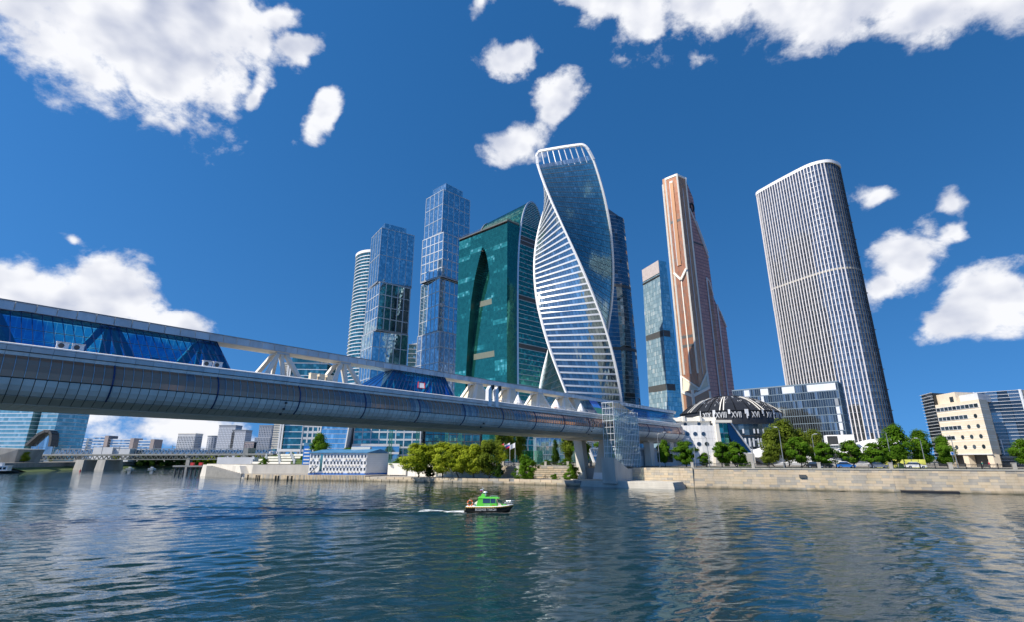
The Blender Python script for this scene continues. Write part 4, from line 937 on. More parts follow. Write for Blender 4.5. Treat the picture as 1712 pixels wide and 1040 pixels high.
def grf(s_, z_, i_, j_):
    k = int(z_/3.9); fl = flr.setdefault((k, int(s_*4)), random.random())
    if fl > .90: return random.uniform(.74, 1.0)
    if fl > .74: return random.uniform(.4, .93)
    return random.random()*.70
frontg = MB(); recg = MB(); rev = MB(); gl_line = MB()
for r_ in range(rows):
    z0, z1 = GZ + r_*RH + .03, GZ + (r_+1)*RH - .03; zm = (z0+z1)/2
    if zm < 173:
        l_, rr = archL(zm), archR(zm); segs = [(0, l_), (rr, 1)]
    else: segs = [(0, 1)]
    for s0, s1 in segs: curtain(frontg, gA, gB, z0, z1, max(1, round((s1-s0)*36)), 1, .006, rf=grf, f0=s0, f1=s1)
    if zm < 173:
        d = depth(zm); a = off(gA, dn_, -d); b = off(gB, dn_, -d)
        curtain(recg, a, b, z0, z1, max(1, round((rr-l_)*36)), 1, .006, rf=grf, f0=l_, f1=rr)
        for f in (l_, rr):
            p = l2(gA, gB, f); q = off(p, dn_, -d); rev.quad((*p, z0-.03), (*q, z0-.03), (*q, z1+.03), (*p, z1+.03))
for a, b in ((gB, gC), (gC, gD), (gD, gA)): curtain(frontg, a, b, GZ, gZ, max(1, round(dist(a, b)/1.5)), rows, .005, rf=lambda *q: random.random()*.7)
part('curtain_glass', frontg, 'g_green', gt, kind='stuff'); part('arch_glass', recg, 'g_green', gt, kind='stuff'); glass('g_reveal', [(0, (0.02, 0.085, 0.075)), (1, (0.03, 0.12, 0.10))], .2, .3); part('arch_reveal', rev, 'g_reveal', gt)
for zc_ in (52, 84, 128):
    m_ = MB(); d = depth(zc_); hbars(m_, off(l2(gA, gB, archL(zc_) + .05), dn_, -d), off(l2(gA, gB, archR(zc_) - .01), dn_, -d), [zc_], 4.6, .25); part('plant_band', m_, 'plant_grey', gt)
m_ = MB()
for a, b in edges([gA, gB, gC, gD]): hbars(m_, a, b, [gZ + .4], 1.0, .3, ext=.3); hbars(m_, a, b, [gZ + 2.2], .18, .1)
for a, b in edges([gA, gB, gC, gD])[:2]: vbars(m_, a, b, [i/30 for i in range(31)], gZ, gZ + 2.2, .12, .1)
part('roof_parapet', m_, 'dark_grey', gt)
m_ = MB(); m_.poly([(*p, gZ) for p in [gA, gB, gC, gD]]); part('roof', m_, 'steel_grey', gt)
# arched slab behind it
ar = thing('arched_slab_tower', (17, 379, GZ), 'arched green glass slab tower with rounded top beside the twisted tower', 'skyscraper')
e0 = Vector((3.0, 366.0)); ed = Vector((.73, .68)).normalized(); eb_ = Vector((-ed.y, ed.x)); SLN = 56.0
def hw(z): return 17.5 if z <= 80 else 17.5*math.sqrt(max(0, 1 - ((z-80)/135.0)**4.2))
def sp_(t, z, d): p = e0 + ed*t + eb_*d; return (p.x, p.y, z)
zs_ = frange(GZ, 190, 3.9) + frange(191.5, 214, 1.6) + [214.6, 214.95]
ringA = [(19.3 - hw(z), z) for z in zs_] + [(19.3 + hw(z), z) for z in reversed(zs_)]
m_ = MB(); m_.rings([[sp_(t, z, .8) for t, z in ringA], [sp_(t, z, SLN) for t, z in ringA]]); part('core', m_, 'dark_core', ar)
eg = MB(); el_ = MB(); bands = MB()
for a, b in zip(zs_[:-1], zs_[1:]):
    w_ = min(hw(a), hw(b)); k = max(1, round(w_*2/1.6))
    if w_ < .5: continue
    p, q = sp_(19.3 - w_, 0, 0)[:2], sp_(19.3 + w_, 0, 0)[:2]
    if any(abs((a+b)/2 - zz) < 2.6 for zz in (88, 128, 176)): curtain(bands, p, q, a, b, 1, 1, 0)
    else: curtain(eg, p, q, a + .1, b - .1, k, 1 if b - a < 2 else 2, .006, rf=lambda *q_: random.random()*.93)
    hbars(el_, p, q, [b], .42, .18)
part('curtain_glass', eg, 'g_green', ar, kind='stuff'); part('floor_line', el_, 'bar_light', ar, kind='stuff'); part('plant_band', bands, 'dark_grey', ar, kind='stuff')
sk = MB(); skl = MB()
for side in (-1, 1):
    for a, b in zip(zs_[:-1], zs_[1:]):
        wa, wb_ = hw(a), hw(b); nn = 34
        for i in range(nn):
            d0, d1 = .9 + (SLN-.9)*i/nn + .03, .9 + (SLN-.9)*(i+1)/nn - .03; j = random.gauss(0, .012)
            q = [sp_(19.3 + side*(wa + .25 + j), a + .08, d0), sp_(19.3 + side*(wa + .25 - j), a + .08, d1), sp_(19.3 + side*(wb_ + .25 - j), b - .08, d1), sp_(19.3 + side*(wb_ + .25 + j), b - .08, d0)]
            sk.quad(*q, 0, random.random()*.9)
part('side_glass', sk, 'g_green', ar, kind='stuff')
m_ = MB()
for (t0, z0), (t1, z1) in zip(ringA[:-1], ringA[1:]): m_.bar(sp_(t0, z0, -.1), sp_(t1, z1, -.1), .9, 1.3)
part('arch_edge', m_, 'silver', ar)
m_ = MB()
for (t0, z0), (t1, z1) in zip(ringA[:-1], ringA[1:]):
    if z0 > 150 and z1 > 150: m_.bar(sp_(t0, z0 + .2, SLN), sp_(t1, z1 + .2, SLN), .9, 1.3)
m_.bar(sp_(19.3, 215.4, 0), sp_(19.3, 215.4, SLN), 1.2, .8); part('roof_ridge', m_, 'steel_grey', ar)
# oval portal at the foot of the slab
m_ = MB(); ov = [(19 + 9*math.cos(a), 17 + 12*math.sin(a)) for a in [2*math.pi*k/36 for k in range(37)]]
for (t0, z0), (t1, z1) in zip(ov[:-1], ov[1:]):
    if z0 > 4 and z1 > 4: m_.bar(sp_(t0, z0, -1.2), sp_(t1, z1, -1.2), 1.0, .8)
part('portal_ring', m_, 'silver', ar)
# ------------------------------------------------------------------ dark tapering tower behind the twisted one
im = thing('dark_lens_tower', (82, 440, GZ), 'dark blue glass tower half hidden behind the right edge of the twisted tower', 'skyscraper')
def imp(z):
    k = 1 - .115*max(0, (z - 60)/180)**1.5; w_ = 31*k; return [(82 + (w_*math.cos(a))*(1 if math.cos(a) > 0 else .9), 447 + 17*k*math.sin(a)) for a in [2*math.pi*i/28 - math.pi for i in range(28)]]
zl = frange(GZ, 232, 3.78); g = MB(); fl_ = MB()
for a, b in zip(zl[:-1], zl[1:]):
    A_, B_ = imp(a), imp(b)
    for i in range(28):
        j = (i+1) % 28; d = random.gauss(0, .012); p, q, r2, s2 = A_[i], A_[j], B_[j], B_[i]; n_ = nrm(p, q)
        for h in range(2):
            t0, t1 = h/2, (h+1)/2; u0, u1 = l2(p, q, t0), l2(p, q, t1); v0, v1 = l2(s2, r2, t0), l2(s2, r2, t1)
            rv = random.random(); rv = .55*rv if (i*2 + h) % 7 < 4 else rv
            g.quad((*off(u0, n_, d), a + .12), (*off(u1, n_, -d), a + .12), (*off(v1, n_, -d), b - .12), (*off(v0, n_, d), b - .12), 0, rv)
    if True:
        fl_.prism([off(p, (0, 0), 0) for p in imp(b)], b - .16, b + .16, bot=True, sides=True)
part('curtain_glass', g, 'g_imper', im, kind='stuff'); part('floor_line', fl_, 'steel_grey', im, kind='stuff')
m_ = MB(); m_.rings([[(x + (82-x)*.02, y + (447-y)*.03, z) for x, y in imp(z)] for z in zl]); part('core', m_, 'dark_core', im)
tp = imp(232); m_ = MB(); m_.hexa([(70, 437, 232), (107, 442, 232), (105, 456, 232), (66, 456, 232), (72, 438, 247), (94, 440, 241), (93, 455, 241), (70, 455, 247)]); part('crown', m_, 'g_imper', im)
for z in (100, 160): 
    m_ = MB(); m_.prism([((x-82)*1.006 + 82, (y-447)*1.01 + 447) for x, y in imp(z)], z - 1.4, z + 1.4, bot=True); part('plant_band', m_, 'dark_grey', im)
# ------------------------------------------------------------------ slender blue tower
sl = thing('slender_blue_tower', (122, 410, GZ), 'slender pale blue glass tower standing left of the bronze tower', 'skyscraper')
def slp(z):
    t = (z - GZ)/166.0; return [(lerp(111.0, 117.4, t), lerp(416, 424, t)), (lerp(121.0, 125.6, t), lerp(398, 400, t)), (lerp(136, 133.1, t), lerp(404, 403.7, t)), (lerp(130, 128, t), lerp(432, 430, t))]
g = MB(); g2 = MB(); zl = frange(GZ, 159, 3.5)
for a, b in zip(zl[:-1], zl[1:]):
    A_, B_ = slp(a), slp(b)
    for e in range(4):
        p, q, r2, s2 = A_[e], A_[(e+1) % 4], B_[(e+1) % 4], B_[e]; k = max(2, round(dist(p, q)/1.5)); n_ = nrm(p, q); sh = random.random()/k
        for i in range(k):
            t0, t1 = i/k + .004, (i+1)/k - .004; d = random.gauss(0, .012)
            (g if e in (0, 3) else g2).quad((*off(l2(p, q, t0), n_, d), a + .06), (*off(l2(p, q, t1), n_, -d), a + .06), (*off(l2(s2, r2, t1), n_, -d), b - .06), (*off(l2(s2, r2, t0), n_, d), b - .06))
part('grey_glass', g, 'g_mist', sl, kind='stuff'); part('blue_glass', g2, 'g_sky', sl, kind='stuff')
m_ = MB(); m_.rings([[(*p, z) for p in inset(slp(z), .4)] for z in (GZ, 60, 120, 158.5)]); part('core', m_, 'dark_core', sl)
for z in (62, 106):
    for e in range(4):
        m_ = MB(); p, q = slp(z)[e], slp(z)[(e+1) % 4]; hbars(m_, l2(p, q, .02), l2(p, q, .62 if e == 1 else .98), [z], 5.2, .12); part('louvre_band', m_, 'dark_grey', sl)
tpz = inset(slp(159), .2); block_tower(sl, [l2(tpz[0], tpz[1], .0), tpz[1], tpz[2], tpz[3]], 159, 171.3, 'g_sky', 3.5, 1.5, 'silver')
m_ = MB(); hbars(m_, tpz[0], tpz[1], [165.5], 11.4, .3); mat('screen_pink', (.50, .44, .44), .6); part('louvre_screen', m_, 'screen_pink', sl)
m_ = MB(); hbars(m_, slp(158)[0], slp(158)[1], [157.4], 1.4, .5); part('terrace_slot', m_, 'dark_core', sl)
# ------------------------------------------------------------------ bronze tower
mc = thing('bronze_tower', (192, 525, GZ), 'tallest tower, bronze glass with white vertical lines and stepped shoulders', 'skyscraper')
L0, L1, L2, L3 = (178.3, 527.6), (181.0, 525.0), (191.5, 515.0), (204.4, 523.7)
shaft = [L0, L1, L2, L3, (199, 541), (186, 545)]; MZ = 326.4
ci = MB(); ci.prism(inset(shaft, .5), GZ, MZ); part('core', ci, 'dark_core', mc)
g = MB(); gd = MB()
def brf(s_, z_, i_, j_): return random.random()
curtain(g, L1, L2, GZ, MZ, 11, 84, .006); curtain(gd, L0, L1, GZ, MZ, 3, 84, .006); curtain(gd, L2, L3, GZ, MZ, 12, 84, .006)
for a, b in ((L3, shaft[4]), (shaft[4], shaft[5]), (shaft[5], L0)): curtain(gd, a, b, GZ, MZ, 12, 84, .006)
part('bronze_glass', g, 'g_bronze', mc, kind='stuff'); part('dark_glass', gd, 'g_bronze_dk', mc, kind='stuff')
rr_ = Vector((.83, .56)).normalized(); pp_ = Vector((-rr_.y, rr_.x)); w0 = Vector(L3) + pp_*.8
def mw(t, z, d=0.0): p = w0 + rr_*t + pp_*d; return (p.x, p.y, z)
wing = [(0, GZ), (47, GZ), (46.8, 79), (46, 150.5), (29.2, 184.4), (28.9, 195), (27.7, 237.3), (12, 274.5), (12.2, 303.7), (3, 322), (0, 326)]
m_ = MB(); m_.rings([[mw(t, z, .4) for t, z in wing], [mw(t, z, 24) for t, z in wing]]); part('wing_core', m_, 'dark_core', mc)
def wt(z):
    pts_ = wing[1:]
    for (t0, z0), (t1, z1) in zip(pts_[:-1], pts_[1:]):
        if z0 <= z <= z1 and z1 > z0: return lerp(t0, t1, (z-z0)/(z1-z0))
    return 0
g = MB(); fl_ = MB()
for k in range(80):
    z0, z1 = GZ + k*3.95, GZ + (k+1)*3.95; te = min(wt(z0), wt(z1))
    if te < 1: continue
    n_ = max(1, round(te/1.6))
    for i in range(n_):
        d = random.gauss(0, .012); t0, t1 = te*i/n_ + .03, te*(i+1)/n_ - .03; g.quad(mw(t0, z0 + .5, d), mw(t1, z0 + .5, -d), mw(t1, z1, -d), mw(t0, z1, d))
    fl_.hexa([mw(0, z0, -.14), mw(te, z0, -.14), mw(te, z0, .3), mw(0, z0, .3), mw(0, z0 + .55, -.14), mw(te, z0 + .55, -.14), mw(te, z0 + .55, .3), mw(0, z0 + .55, .3)])
part('wing_shade_glass', g, 'g_wing_shade', mc, kind='stuff'); mat('violet_bar', (0.17, 0.12, 0.135), .4, .5); part('floor_line', fl_, 'violet_bar', mc, kind='stuff')
g = MB()
for (t0, z0), (t1, z1) in zip(wing[1:-1], wing[2:]): g.quad(mw(t0, z0, .3), mw(t0, z0, 24.2), mw(t1, z1, 24.2), mw(t1, z1, .3))
part('wing_edge', g, 'g_wing_shade', mc)
for p in (L0, L1, L2, L3):
    m_ = MB(); m_.bar((*p, 92 if p != L0 else 60), (*p, MZ - (7 if p == L0 else 0)), 1.5, 1.5, up=(.1, .99, 0)); part('white_line', m_, 'cream_white', mc)
for a, b in ((L1, L2), (L2, L3)):
    m_ = MB(); hbars(m_, a, b, [MZ - 1.2], 2.6, .5, ext=.4); part('crown_rim', m_, 'cream_white', mc)
# pilaster on the left face, chevrons, wing frames
n1 = nrm(L1, L2); a, b = l2(L1, L2, .36), l2(L1, L2, .62); m_ = MB(); P = [off(a, n1, .9), off(b, n1, .9), off(b, n1, -.1), off(a, n1, -.1)]; m_.prism(P, 214, 317); part('pilaster', m_, 'g_bronze_dk', mc)
m_ = MB(); m_.prism([off(p, (n1[0], n1[1]), .15) for p in P], 317, 319.5, bot=True); part('pilaster_cap', m_, 'cream_white', mc)
m_ = MB(); vbars(m_, L1, L2, [.34], 214, 317, .7, .95); part('pilaster_line', m_, 'pale_grey', mc)
def chev(za, zb_, zc_, w_, o_=.9):
    m_ = MB(); n1 = nrm(L1, L2); n2 = nrm(L2, L3); mid = l2(L1, L2, .5)
    m_.bar((*off(L1, n1, o_), za), (*off(mid, n1, o_), zb_), w_, w_); m_.bar((*off(mid, n1, o_), zb_), (*off(L2, n1, o_), zc_), w_, w_); return m_
part('chevron', chev(207, 197, 208, 2.2), 'cream_white', mc)
part('centre_line', (lambda m_: (vbars(m_, L1, L2, [.5], 92, 198, 1.1, .6), m_)[1])(MB()), 'cream_white', mc)
part('centre_line', (lambda m_: (vbars(m_, L2, L3, [.52], 92, 310, .8, .3), m_)[1])(MB()), 'pale_grey', mc)
bf = Vector((-.06, -1)).normalized()
def bpnt(p, d, z): return (p[0] + bf.x*d, p[1] + bf.y*d, z)
bs = MB(); F0, F1, F2 = (176.2, 523.5), (181.8, 508.5), (203.4, 520.0)
foot = [F0, F1, F2, (203, 541), (184, 545)]
bs.prism(foot, GZ, 74); part('plinth', bs, 'g_bronze_dk', mc)
cvs = MB(); cvs.quad((*F0, 74), (*F1, 69), (*L2, 76), (*L0, 90)); cvs.quad((*F1, 69), (*F2, 78), (*L3, 94), (*L2, 76)); part('canopy', cvs, 'cream', mc)
cv = MB(); cv.bar((*F0, 74), (*F1, 68), 2.4, 2.6); cv.bar((*F1, 68), (*F2, 78), 2.4, 2.6); cv.bar((*F0, 74), (*L0, 91), 1.8, 1.8); cv.bar((*F2, 78), (*L3, 95), 2.0, 2.0); cv.bar((*L0, 91), (*L2, 76), 1.6, 1.6); cv.bar((*L2, 76), (*L3, 95), 1.6, 1.6); cv.bar((*F1, 68), (*L2, 76), 1.2, 1.2)
for p in (F0, F1, F2): cv.bar((*p, GZ), (*p, 74), 2.2, 2.2, up=(.1, .99, 0))
part('base_frame', cv, 'cream_white', mc)
for pth in (((19, GZ), (19, 205), (24, 201), (28, 186)), ((33, GZ), (33, 176), (46, 150)), ((12, 274), (27.5, 237)), ((2, 287), (12, 268), (28, 231))):
    m_ = MB()
    for (t0, z0), (t1, z1) in zip(pth[:-1], pth[1:]): m_.bar(mw(t0, z0, -.5), mw(t1, z1, -.5), 1.2, 1.3)
    part('wing_line', m_, 'pale_grey', mc)
gl_ = MB()
for k in range(48):
    z0 = GZ + k*4; gl_.quad(mw(19.5, z0, -.35), mw(26.5, z0, -.35), mw(26.5, z0 + 3.6, -.35), mw(19.5, z0 + 3.6, -.35))
part('bronze_strip', gl_, 'g_bronze', mc)
m_ = MB()
for i in range(28):
    a, b = 2*math.pi*i/28, 2*math.pi*(i+1)/28; m_.bar(mw(7 + 3.2*math.cos(a), 290 + 5.2*math.sin(a), -.6), mw(7 + 3.2*math.cos(b), 290 + 5.2*math.sin(b), -.6), 1.3, 1.3)
part('emblem_ring', m_, 'black_metal', mc)
for z in (268, 244, 122, 132): 
    m_ = MB(); m_.hexa([mw(0, z, -.2), mw(min(wt(z), 46), z, -.2), mw(min(wt(z), 46), z, .3), mw(0, z, .3), mw(0, z + 2.2, -.2), mw(min(wt(z), 46), z + 2.2, -.2), mw(min(wt(z), 46), z + 2.2, .3), mw(0, z + 2.2, .3)]) if z in (244,) else hbars(m_, L1, L2, [z], 3.0, .12)
    part('plant_band', m_, 'dark_grey', mc)
# ------------------------------------------------------------------ lens tower with white fins
fp = [(187.3, 342.7), (190.0, 334.0), (194.0, 325.0), (198.1, 316.6), (201.3, 310.4), (204.6, 305.2), (208.6, 301.6), (213.8, 299.6), (219.0, 300.4), (225.9, 304.4), (228, 309), (226, 322), (217, 338), (204, 350), (193, 350)]
def catmull(P, n):
    out = []; m_ = len(P)
    for i in range(m_):
        p0_, p1_, p2_, p3_ = (Vector(P[(i+k) % m_]) for k in (-1, 0, 1, 2))
        for k in range(n):
            t = k/n; out.append(tuple(.5*((2*p1_) + (-p0_+p2_)*t + (2*p0_-5*p1_+4*p2_-p3_)*t*t + (-p0_+3*p1_-3*p2_+p3_)*t**3)))
    return out
crv = catmull(fp, 12); LZ = 201.4
def arc_pts(step):
    out = []; acc = 0; tot = 0
    n = len(crv)
    for i in range(n):
        a, b = crv[i], crv[(i+1) % n]; d = dist(a, b)
        while acc <= tot + d: out.append(l2(a, b, (acc-tot)/d)); acc += step
        tot += d
    return out, tot
fins, tot = arc_pts(2.05)
mat('fin_white', (.70, .67, .68), .5, var=.08, vs=.2, streak=(1, 1, .1))
le = thing('finned_lens_tower', (208, 325, GZ), 'big curved tower with close white vertical fins on the right', 'skyscraper')
g = MB(); n = len(fins)
for i in range(n):
    a, b = fins[i], fins[(i+1) % n]
    if dist(a, b) > 3: continue
    curtain(g, a, b, 14, LZ, 1, 94, .005, gap=.03, rf=lambda s_, z_, i_, j_: (.98 if j_ % 2 == 0 and random.random() < .5 else random.random()*.9))
part('curtain_glass', g, 'g_lens', le, kind='stuff')
m_ = MB(); m_.prism([(x + (208-x)*.02, y + (325-y)*.02) for x, y in crv[::4]], GZ, LZ); part('core', m_, 'dark_core', le)
fl_ = MB()
for k in range(1, 48):
    z = 14 + k*3.987
    for i in range(0, n):
        a, b = fins[i], fins[(i+1) % n]
        if dist(a, b) < 3: hbars(fl_, a, b, [z], .14, .06)
part('floor_line', fl_, 'silver', le, kind='stuff')
m_ = MB()
for i in range(n):
    a, b = fins[i], fins[(i+1) % n]
    if dist(a, b) < 3: hbars(m_, a, b, [125], 1.3, .04)
part('plant_band', m_, 'coping', le, kind='stuff')
for i, c in enumerate(fins):
    a, b = fins[i-1], fins[(i+1) % n]
    if dist(a, b) > 5: b = c; 
    n_ = nrm(a, b) if dist(a, b) > .1 else (0, -1); d = math.atan2(n_[1], n_[0])
    right = c[0] > 214.5 and c[1] < 345
    m_ = MB(); w_ = .15 if right else .27; t = (-n_[1]*w_, n_[0]*w_); o1 = off(c, n_, .55 if not right else .3); o0 = off(c, n_, -.05)
    m_.hexa([(o1[0]-t[0], o1[1]-t[1], 14), (o1[0]+t[0], o1[1]+t[1], 14), (o0[0]+t[0], o0[1]+t[1], 14), (o0[0]-t[0], o0[1]-t[1], 14), (o1[0]-t[0], o1[1]-t[1], LZ), (o1[0]+t[0], o1[1]+t[1], LZ), (o0[0]+t[0], o0[1]+t[1], LZ), (o0[0]-t[0], o0[1]-t[1], LZ)])
    part('fin', m_, 'dark_grey' if right else 'fin_white', le)
m_ = MB(); m_.prism([(208 + (x-208)*1.03, 325 + (y-325)*1.03) for x, y in crv[::3]], LZ, LZ + 2.2, bot=True); part('roof_rim', m_, 'white_paint', le)
m_ = MB()
for i in range(0, n, 4): c = fins[i]; m_.bar((c[0] + (208-c[0])*.02, c[1] + (325-c[1])*.02, GZ), (c[0] + (208-c[0])*.02, c[1] + (325-c[1])*.02, 14), 1.0, 1.0, up=(1, 0, 0))
part('ground_column', m_, 'white_paint', le, kind='stuff')
m_ = MB(); hx = [crv[i] for i in range(0, len(crv), 6)]
# hoist mast and scaffold on the right flank
for k in range(40):
    z = 10 + k*4.2; m_.bar((228.8, 309, z), (228.8, 309, z + 4.2), .3, .3, up=(1, 0, 0)); m_.bar((229.8, 311, z), (229.8, 311, z + 4.2), .3, .3, up=(1, 0, 0)); m_.bar((228.8, 309, z), (229.8, 311, z + 4.2), .2, .2)
    if k % 3 == 0: m_.box(228.2, 308.6, z, 230.6, 311.4, z + .5)
part('hoist_mast', m_, 'steel_grey', le)
# ------------------------------------------------------------------ slab office beside the lens tower
fa, fb = (124.5, 284.6), (161.7, 250.0); fc = (169.5, 258.5); fd = (fa[0] + fc[0] - fb[0], fa[1] + fc[1] - fb[1])
of = thing('slab_office', (145, 270, GZ), 'low blue grey glass office slab in front of the finned tower', 'office building'); FZ = 43.9
ci = MB(); ci.prism(inset([fa, fb, fc, fd], .5), GZ, FZ); part('core', ci, 'dark_core', of)
g = MB(); vb = MB(); hb_ = MB(); nfl = 10
for a, b in edges([fa, fb, fc, fd]):
    k = round(dist(a, b)/1.05); curtain(g, a, b, GZ, FZ, k, nfl, .006); vbars(vb, a, b, [i/k for i in range(k + 1)], GZ, FZ, .13, .22); hbars(hb_, a, b, [lerp(GZ, FZ, i/nfl) for i in range(nfl + 1)], .34, .16, ext=.1)
part('curtain_glass', g, 'g_dark', of, kind='stuff'); mat('bar_blue', (0.21, 0.27, 0.31), .4, .4, var=.05); part('fin', vb, 'bar_blue', of, kind='stuff'); part('floor_line', hb_, 'bar_blue', of, kind='stuff')
FH_ = (FZ - GZ)/nfl
for f0, f1, r0, m_n in ((.12, .175, 9, 'white_metal'), (.288, .365, 9, 'white_metal'), (.501, .618, 9, 'white_metal'), (.734, .985, 9, 'white_metal'), (.285, .312, 8, 'white_metal'), (.955, .985, 7, 'steel_grey'), (.955, .985, 6, 'white_metal'), (.955, .985, 5, 'white_metal'), (.955, .985, 4, 'white_metal'), (.955, .975, 3, 'white_metal'), (.955, .98, 2, 'steel_grey'), (.83, .90, 1, 'steel_grey'), (.62, .70, 1, 'steel_grey')):
    m_ = MB(); a, b = l2(fa, fb, f0), l2(fa, fb, f1); hbars(m_, a, b, [GZ + (r0 + .5)*FH_], FH_ - .5, .28); part('cladding_panel', m_, m_n, of)
m_ = MB(); hbars(m_, fa, fb, [FZ + .3], .6, .3, ext=.3); hbars(m_, fb, fc, [FZ + .3], .6, .3, ext=.3); part('parapet', m_, 'bar_blue', of)
# ------------------------------------------------------------------ domed hall with clock numerals
DC = (106.0, 250.0); dm = thing('domed_hall', (DC[0], DC[1], GZ), 'dark round hall with black ribbed dome and roman numeral band', 'hall')
def circ(r, n=72, c=DC): return [(c[0] + r*math.cos(2*math.pi*k/n), c[1] + r*math.sin(2*math.pi*k/n)) for k in range(n)]
glass('g_hall', [(0, (0.03, 0.045, 0.055)), (.75, (0.05, 0.08, 0.095)), (1, (0.14, 0.19, 0.21))], .12, .6)
m_ = MB(); m_.prism(circ(23.4), GZ, 22.6); part('core', m_, 'dark_core', dm)
g = MB()
for a, b in edges(circ(24.0)): curtain(g, a, b, GZ + .5, 22.4, 1, 6, .01)
part('drum_glass', g, 'g_hall', dm, kind='stuff')
for z in (11.4, 17.0, 22.3): m_ = MB(); m_.prism(circ(24.5), z - .3, z + .3, bot=True); part('drum_ring', m_, 'black_metal', dm)
m_ = MB(); m_.rings([[(x, y, 22.6) for x, y in circ(22.7)], [(x, y, 28.6) for x, y in circ(22.0)]], cap0=True, cap1=False); part('numeral_band', m_, 'black_metal', dm)
prof = [(22.9, 28.2), (21.0, 29.8), (18.2, 31.9), (14.5, 33.9), (10, 35.5), (5, 36.6), (.4, 37.0)]
def dome_z(r):
    for (r0, z0), (r1, z1) in zip(prof[:-1], prof[1:]):
        if r1 <= r <= r0: return lerp(z0, z1, (r0-r)/(r0-r1))
    return 36.9
NSEG = 24
for k in range(NSEG):
    m_ = MB(); a0, a1 = 2*math.pi*k/NSEG + .012, 2*math.pi*(k+1)/NSEG - .012
    for (r0, z0), (r1, z1) in zip(prof[:-1], prof[1:]):
        for q in range(3):
            b0, b1 = lerp(a0, a1, q/3), lerp(a0, a1, (q+1)/3); m_.quad((DC[0] + r0*math.cos(b0), DC[1] + r0*math.sin(b0), z0), (DC[0] + r0*math.cos(b1), DC[1] + r0*math.sin(b1), z0), (DC[0] + r1*math.cos(b1), DC[1] + r1*math.sin(b1), z1), (DC[0] + r1*math.cos(b0), DC[1] + r1*math.sin(b0), z1))
    part('dome_panel', m_, 'black_metal', dm)
def rib(ang, w_, m_n, nm, r_in=.6):
    m_ = MB(); pts = [(DC[0] + r*math.cos(ang), DC[1] + r*math.sin(ang), z + .12) for r, z in prof if r > r_in]
    for p, q in zip(pts[:-1], pts[1:]): m_.bar(p, q, w_, .22)
    part(nm, m_, m_n, dm)
for d in (-122, -118, -78, -73, -30, -25, -160, -165, 60, 120, 20): rib(R(d), .42, 'cream_white', 'white_rib', 6)
for k in range(NSEG): rib(2*math.pi*k/NSEG, .12, 'black_metal', 'thin_rib', 1)
dsh = MB()
for k in range(90):
    a = R(random.uniform(-180, 0)); r = random.uniform(10, 21); l = random.uniform(.8, 2.2)
    dsh.bar((DC[0] + r*math.cos(a), DC[1] + r*math.sin(a), dome_z(r) + .1), (DC[0] + (r-l)*math.cos(a), DC[1] + (r-l)*math.sin(a), dome_z(r-l) + .1), .14, .1)
part('dome_dash', dsh, 'pale_grey', dm, kind='stuff')
nums = [('XIX', -137), ('XVIII', -121), ('XVII', -105), ('XVI', -84), ('XV', -66), ('XIV', -50), ('XIII', -32)]
for s_, d in nums:
    a = R(d); r = 22.78; me = text_mesh(s_, 3.8, .08, 'pale_grey'); put('numeral', me, dm, (r*math.cos(a), r*math.sin(a), 25.0 - GZ), (R(90), 0, a + math.pi/2), (.62, 1, 1))
pst = MB()
for d in (-145, -129, -128, -113, -112, -95, -94, -93, -75, -74, -58, -57, -41, -40, -24, -20):
    a = R(d + random.uniform(-.3, .3)); h = random.choice((2.0, 3.0, 4.0)); pst.bar((DC[0] + 22.7*math.cos(a), DC[1] + 22.8*math.sin(a), 28.6), (DC[0] + 23.0*math.cos(a), DC[1] + 23.0*math.sin(a), 28.6 - h), random.uniform(.3, .9), .12, up=(math.cos(a), math.sin(a), 0))
part('numeral_stripe', pst, 'pale_grey', dm, kind='stuff')
for s_, d, z, sz in (('15', -76, 12.6, 4.8), ('16', -101, 7.6, 3.6), ('14', -62, 7.6, 3.4)):
    a = R(d); me = text_mesh(s_, sz, .06, 'pale_grey'); put('numeral', me, dm, (24.25*math.cos(a), 24.25*math.sin(a), z - GZ), (R(90), 0, a + math.pi/2), (.8, 1, 1))
pst = MB()
for d, z, h in [(-x, 12.4, 3.6) for x in (100, 96, 92, 87, 84, 68, 63, 60)] + [(-x, 7.8, 2.8) for x in (95, 90, 85, 80, 74, 69)] + [(-x, 18.0, 1.9) for x in (101, 90, 86, 80, 72, 69)]:
    a = R(d); pst.bar((DC[0] + 24.2*math.cos(a), DC[1] + 24.2*math.sin(a), z), (DC[0] + 24.2*math.cos(a), DC[1] + 24.2*math.sin(a), z + h), .7, .08, up=(math.cos(a), math.sin(a), 0))
part('drum_stripe', pst, 'pale_grey', dm, kind='stuff')
m_ = MB(); pts = [(DC[0] + 29*math.cos(R(d)), DC[1] + 29*math.sin(R(d)), 11.0) for d in range(-112, -30, 6)]
for p, q in zip(pts[:-1], pts[1:]): m_.bar(p, q, 4.0, .5)
for d in (-104, -80, -56): m_.tube((DC[0] + 29*math.cos(R(d)), DC[1] + 29*math.sin(R(d)), GZ), (DC[0] + 29*math.cos(R(d)), DC[1] + 29*math.sin(R(d)), 11), .8, 1.2, 10)
part('entrance_canopy', m_, 'white_metal', dm)
# broad steps in front of the hall
for i in range(5):
    m_ = MB(); r = 31 + (5 - i)*1.6
    m_.prism([(DC[0] + 28*math.cos(R(d)), DC[1] + 28*math.sin(R(d))) for d in range(-40, -121, -8)] + [(DC[0] + r*math.cos(R(d)), DC[1] + r*math.sin(R(d))) for d in range(-120, -39, 8)], GZ + .05, GZ + .35*(i+1)); part('step', m_, 'paving', dm)
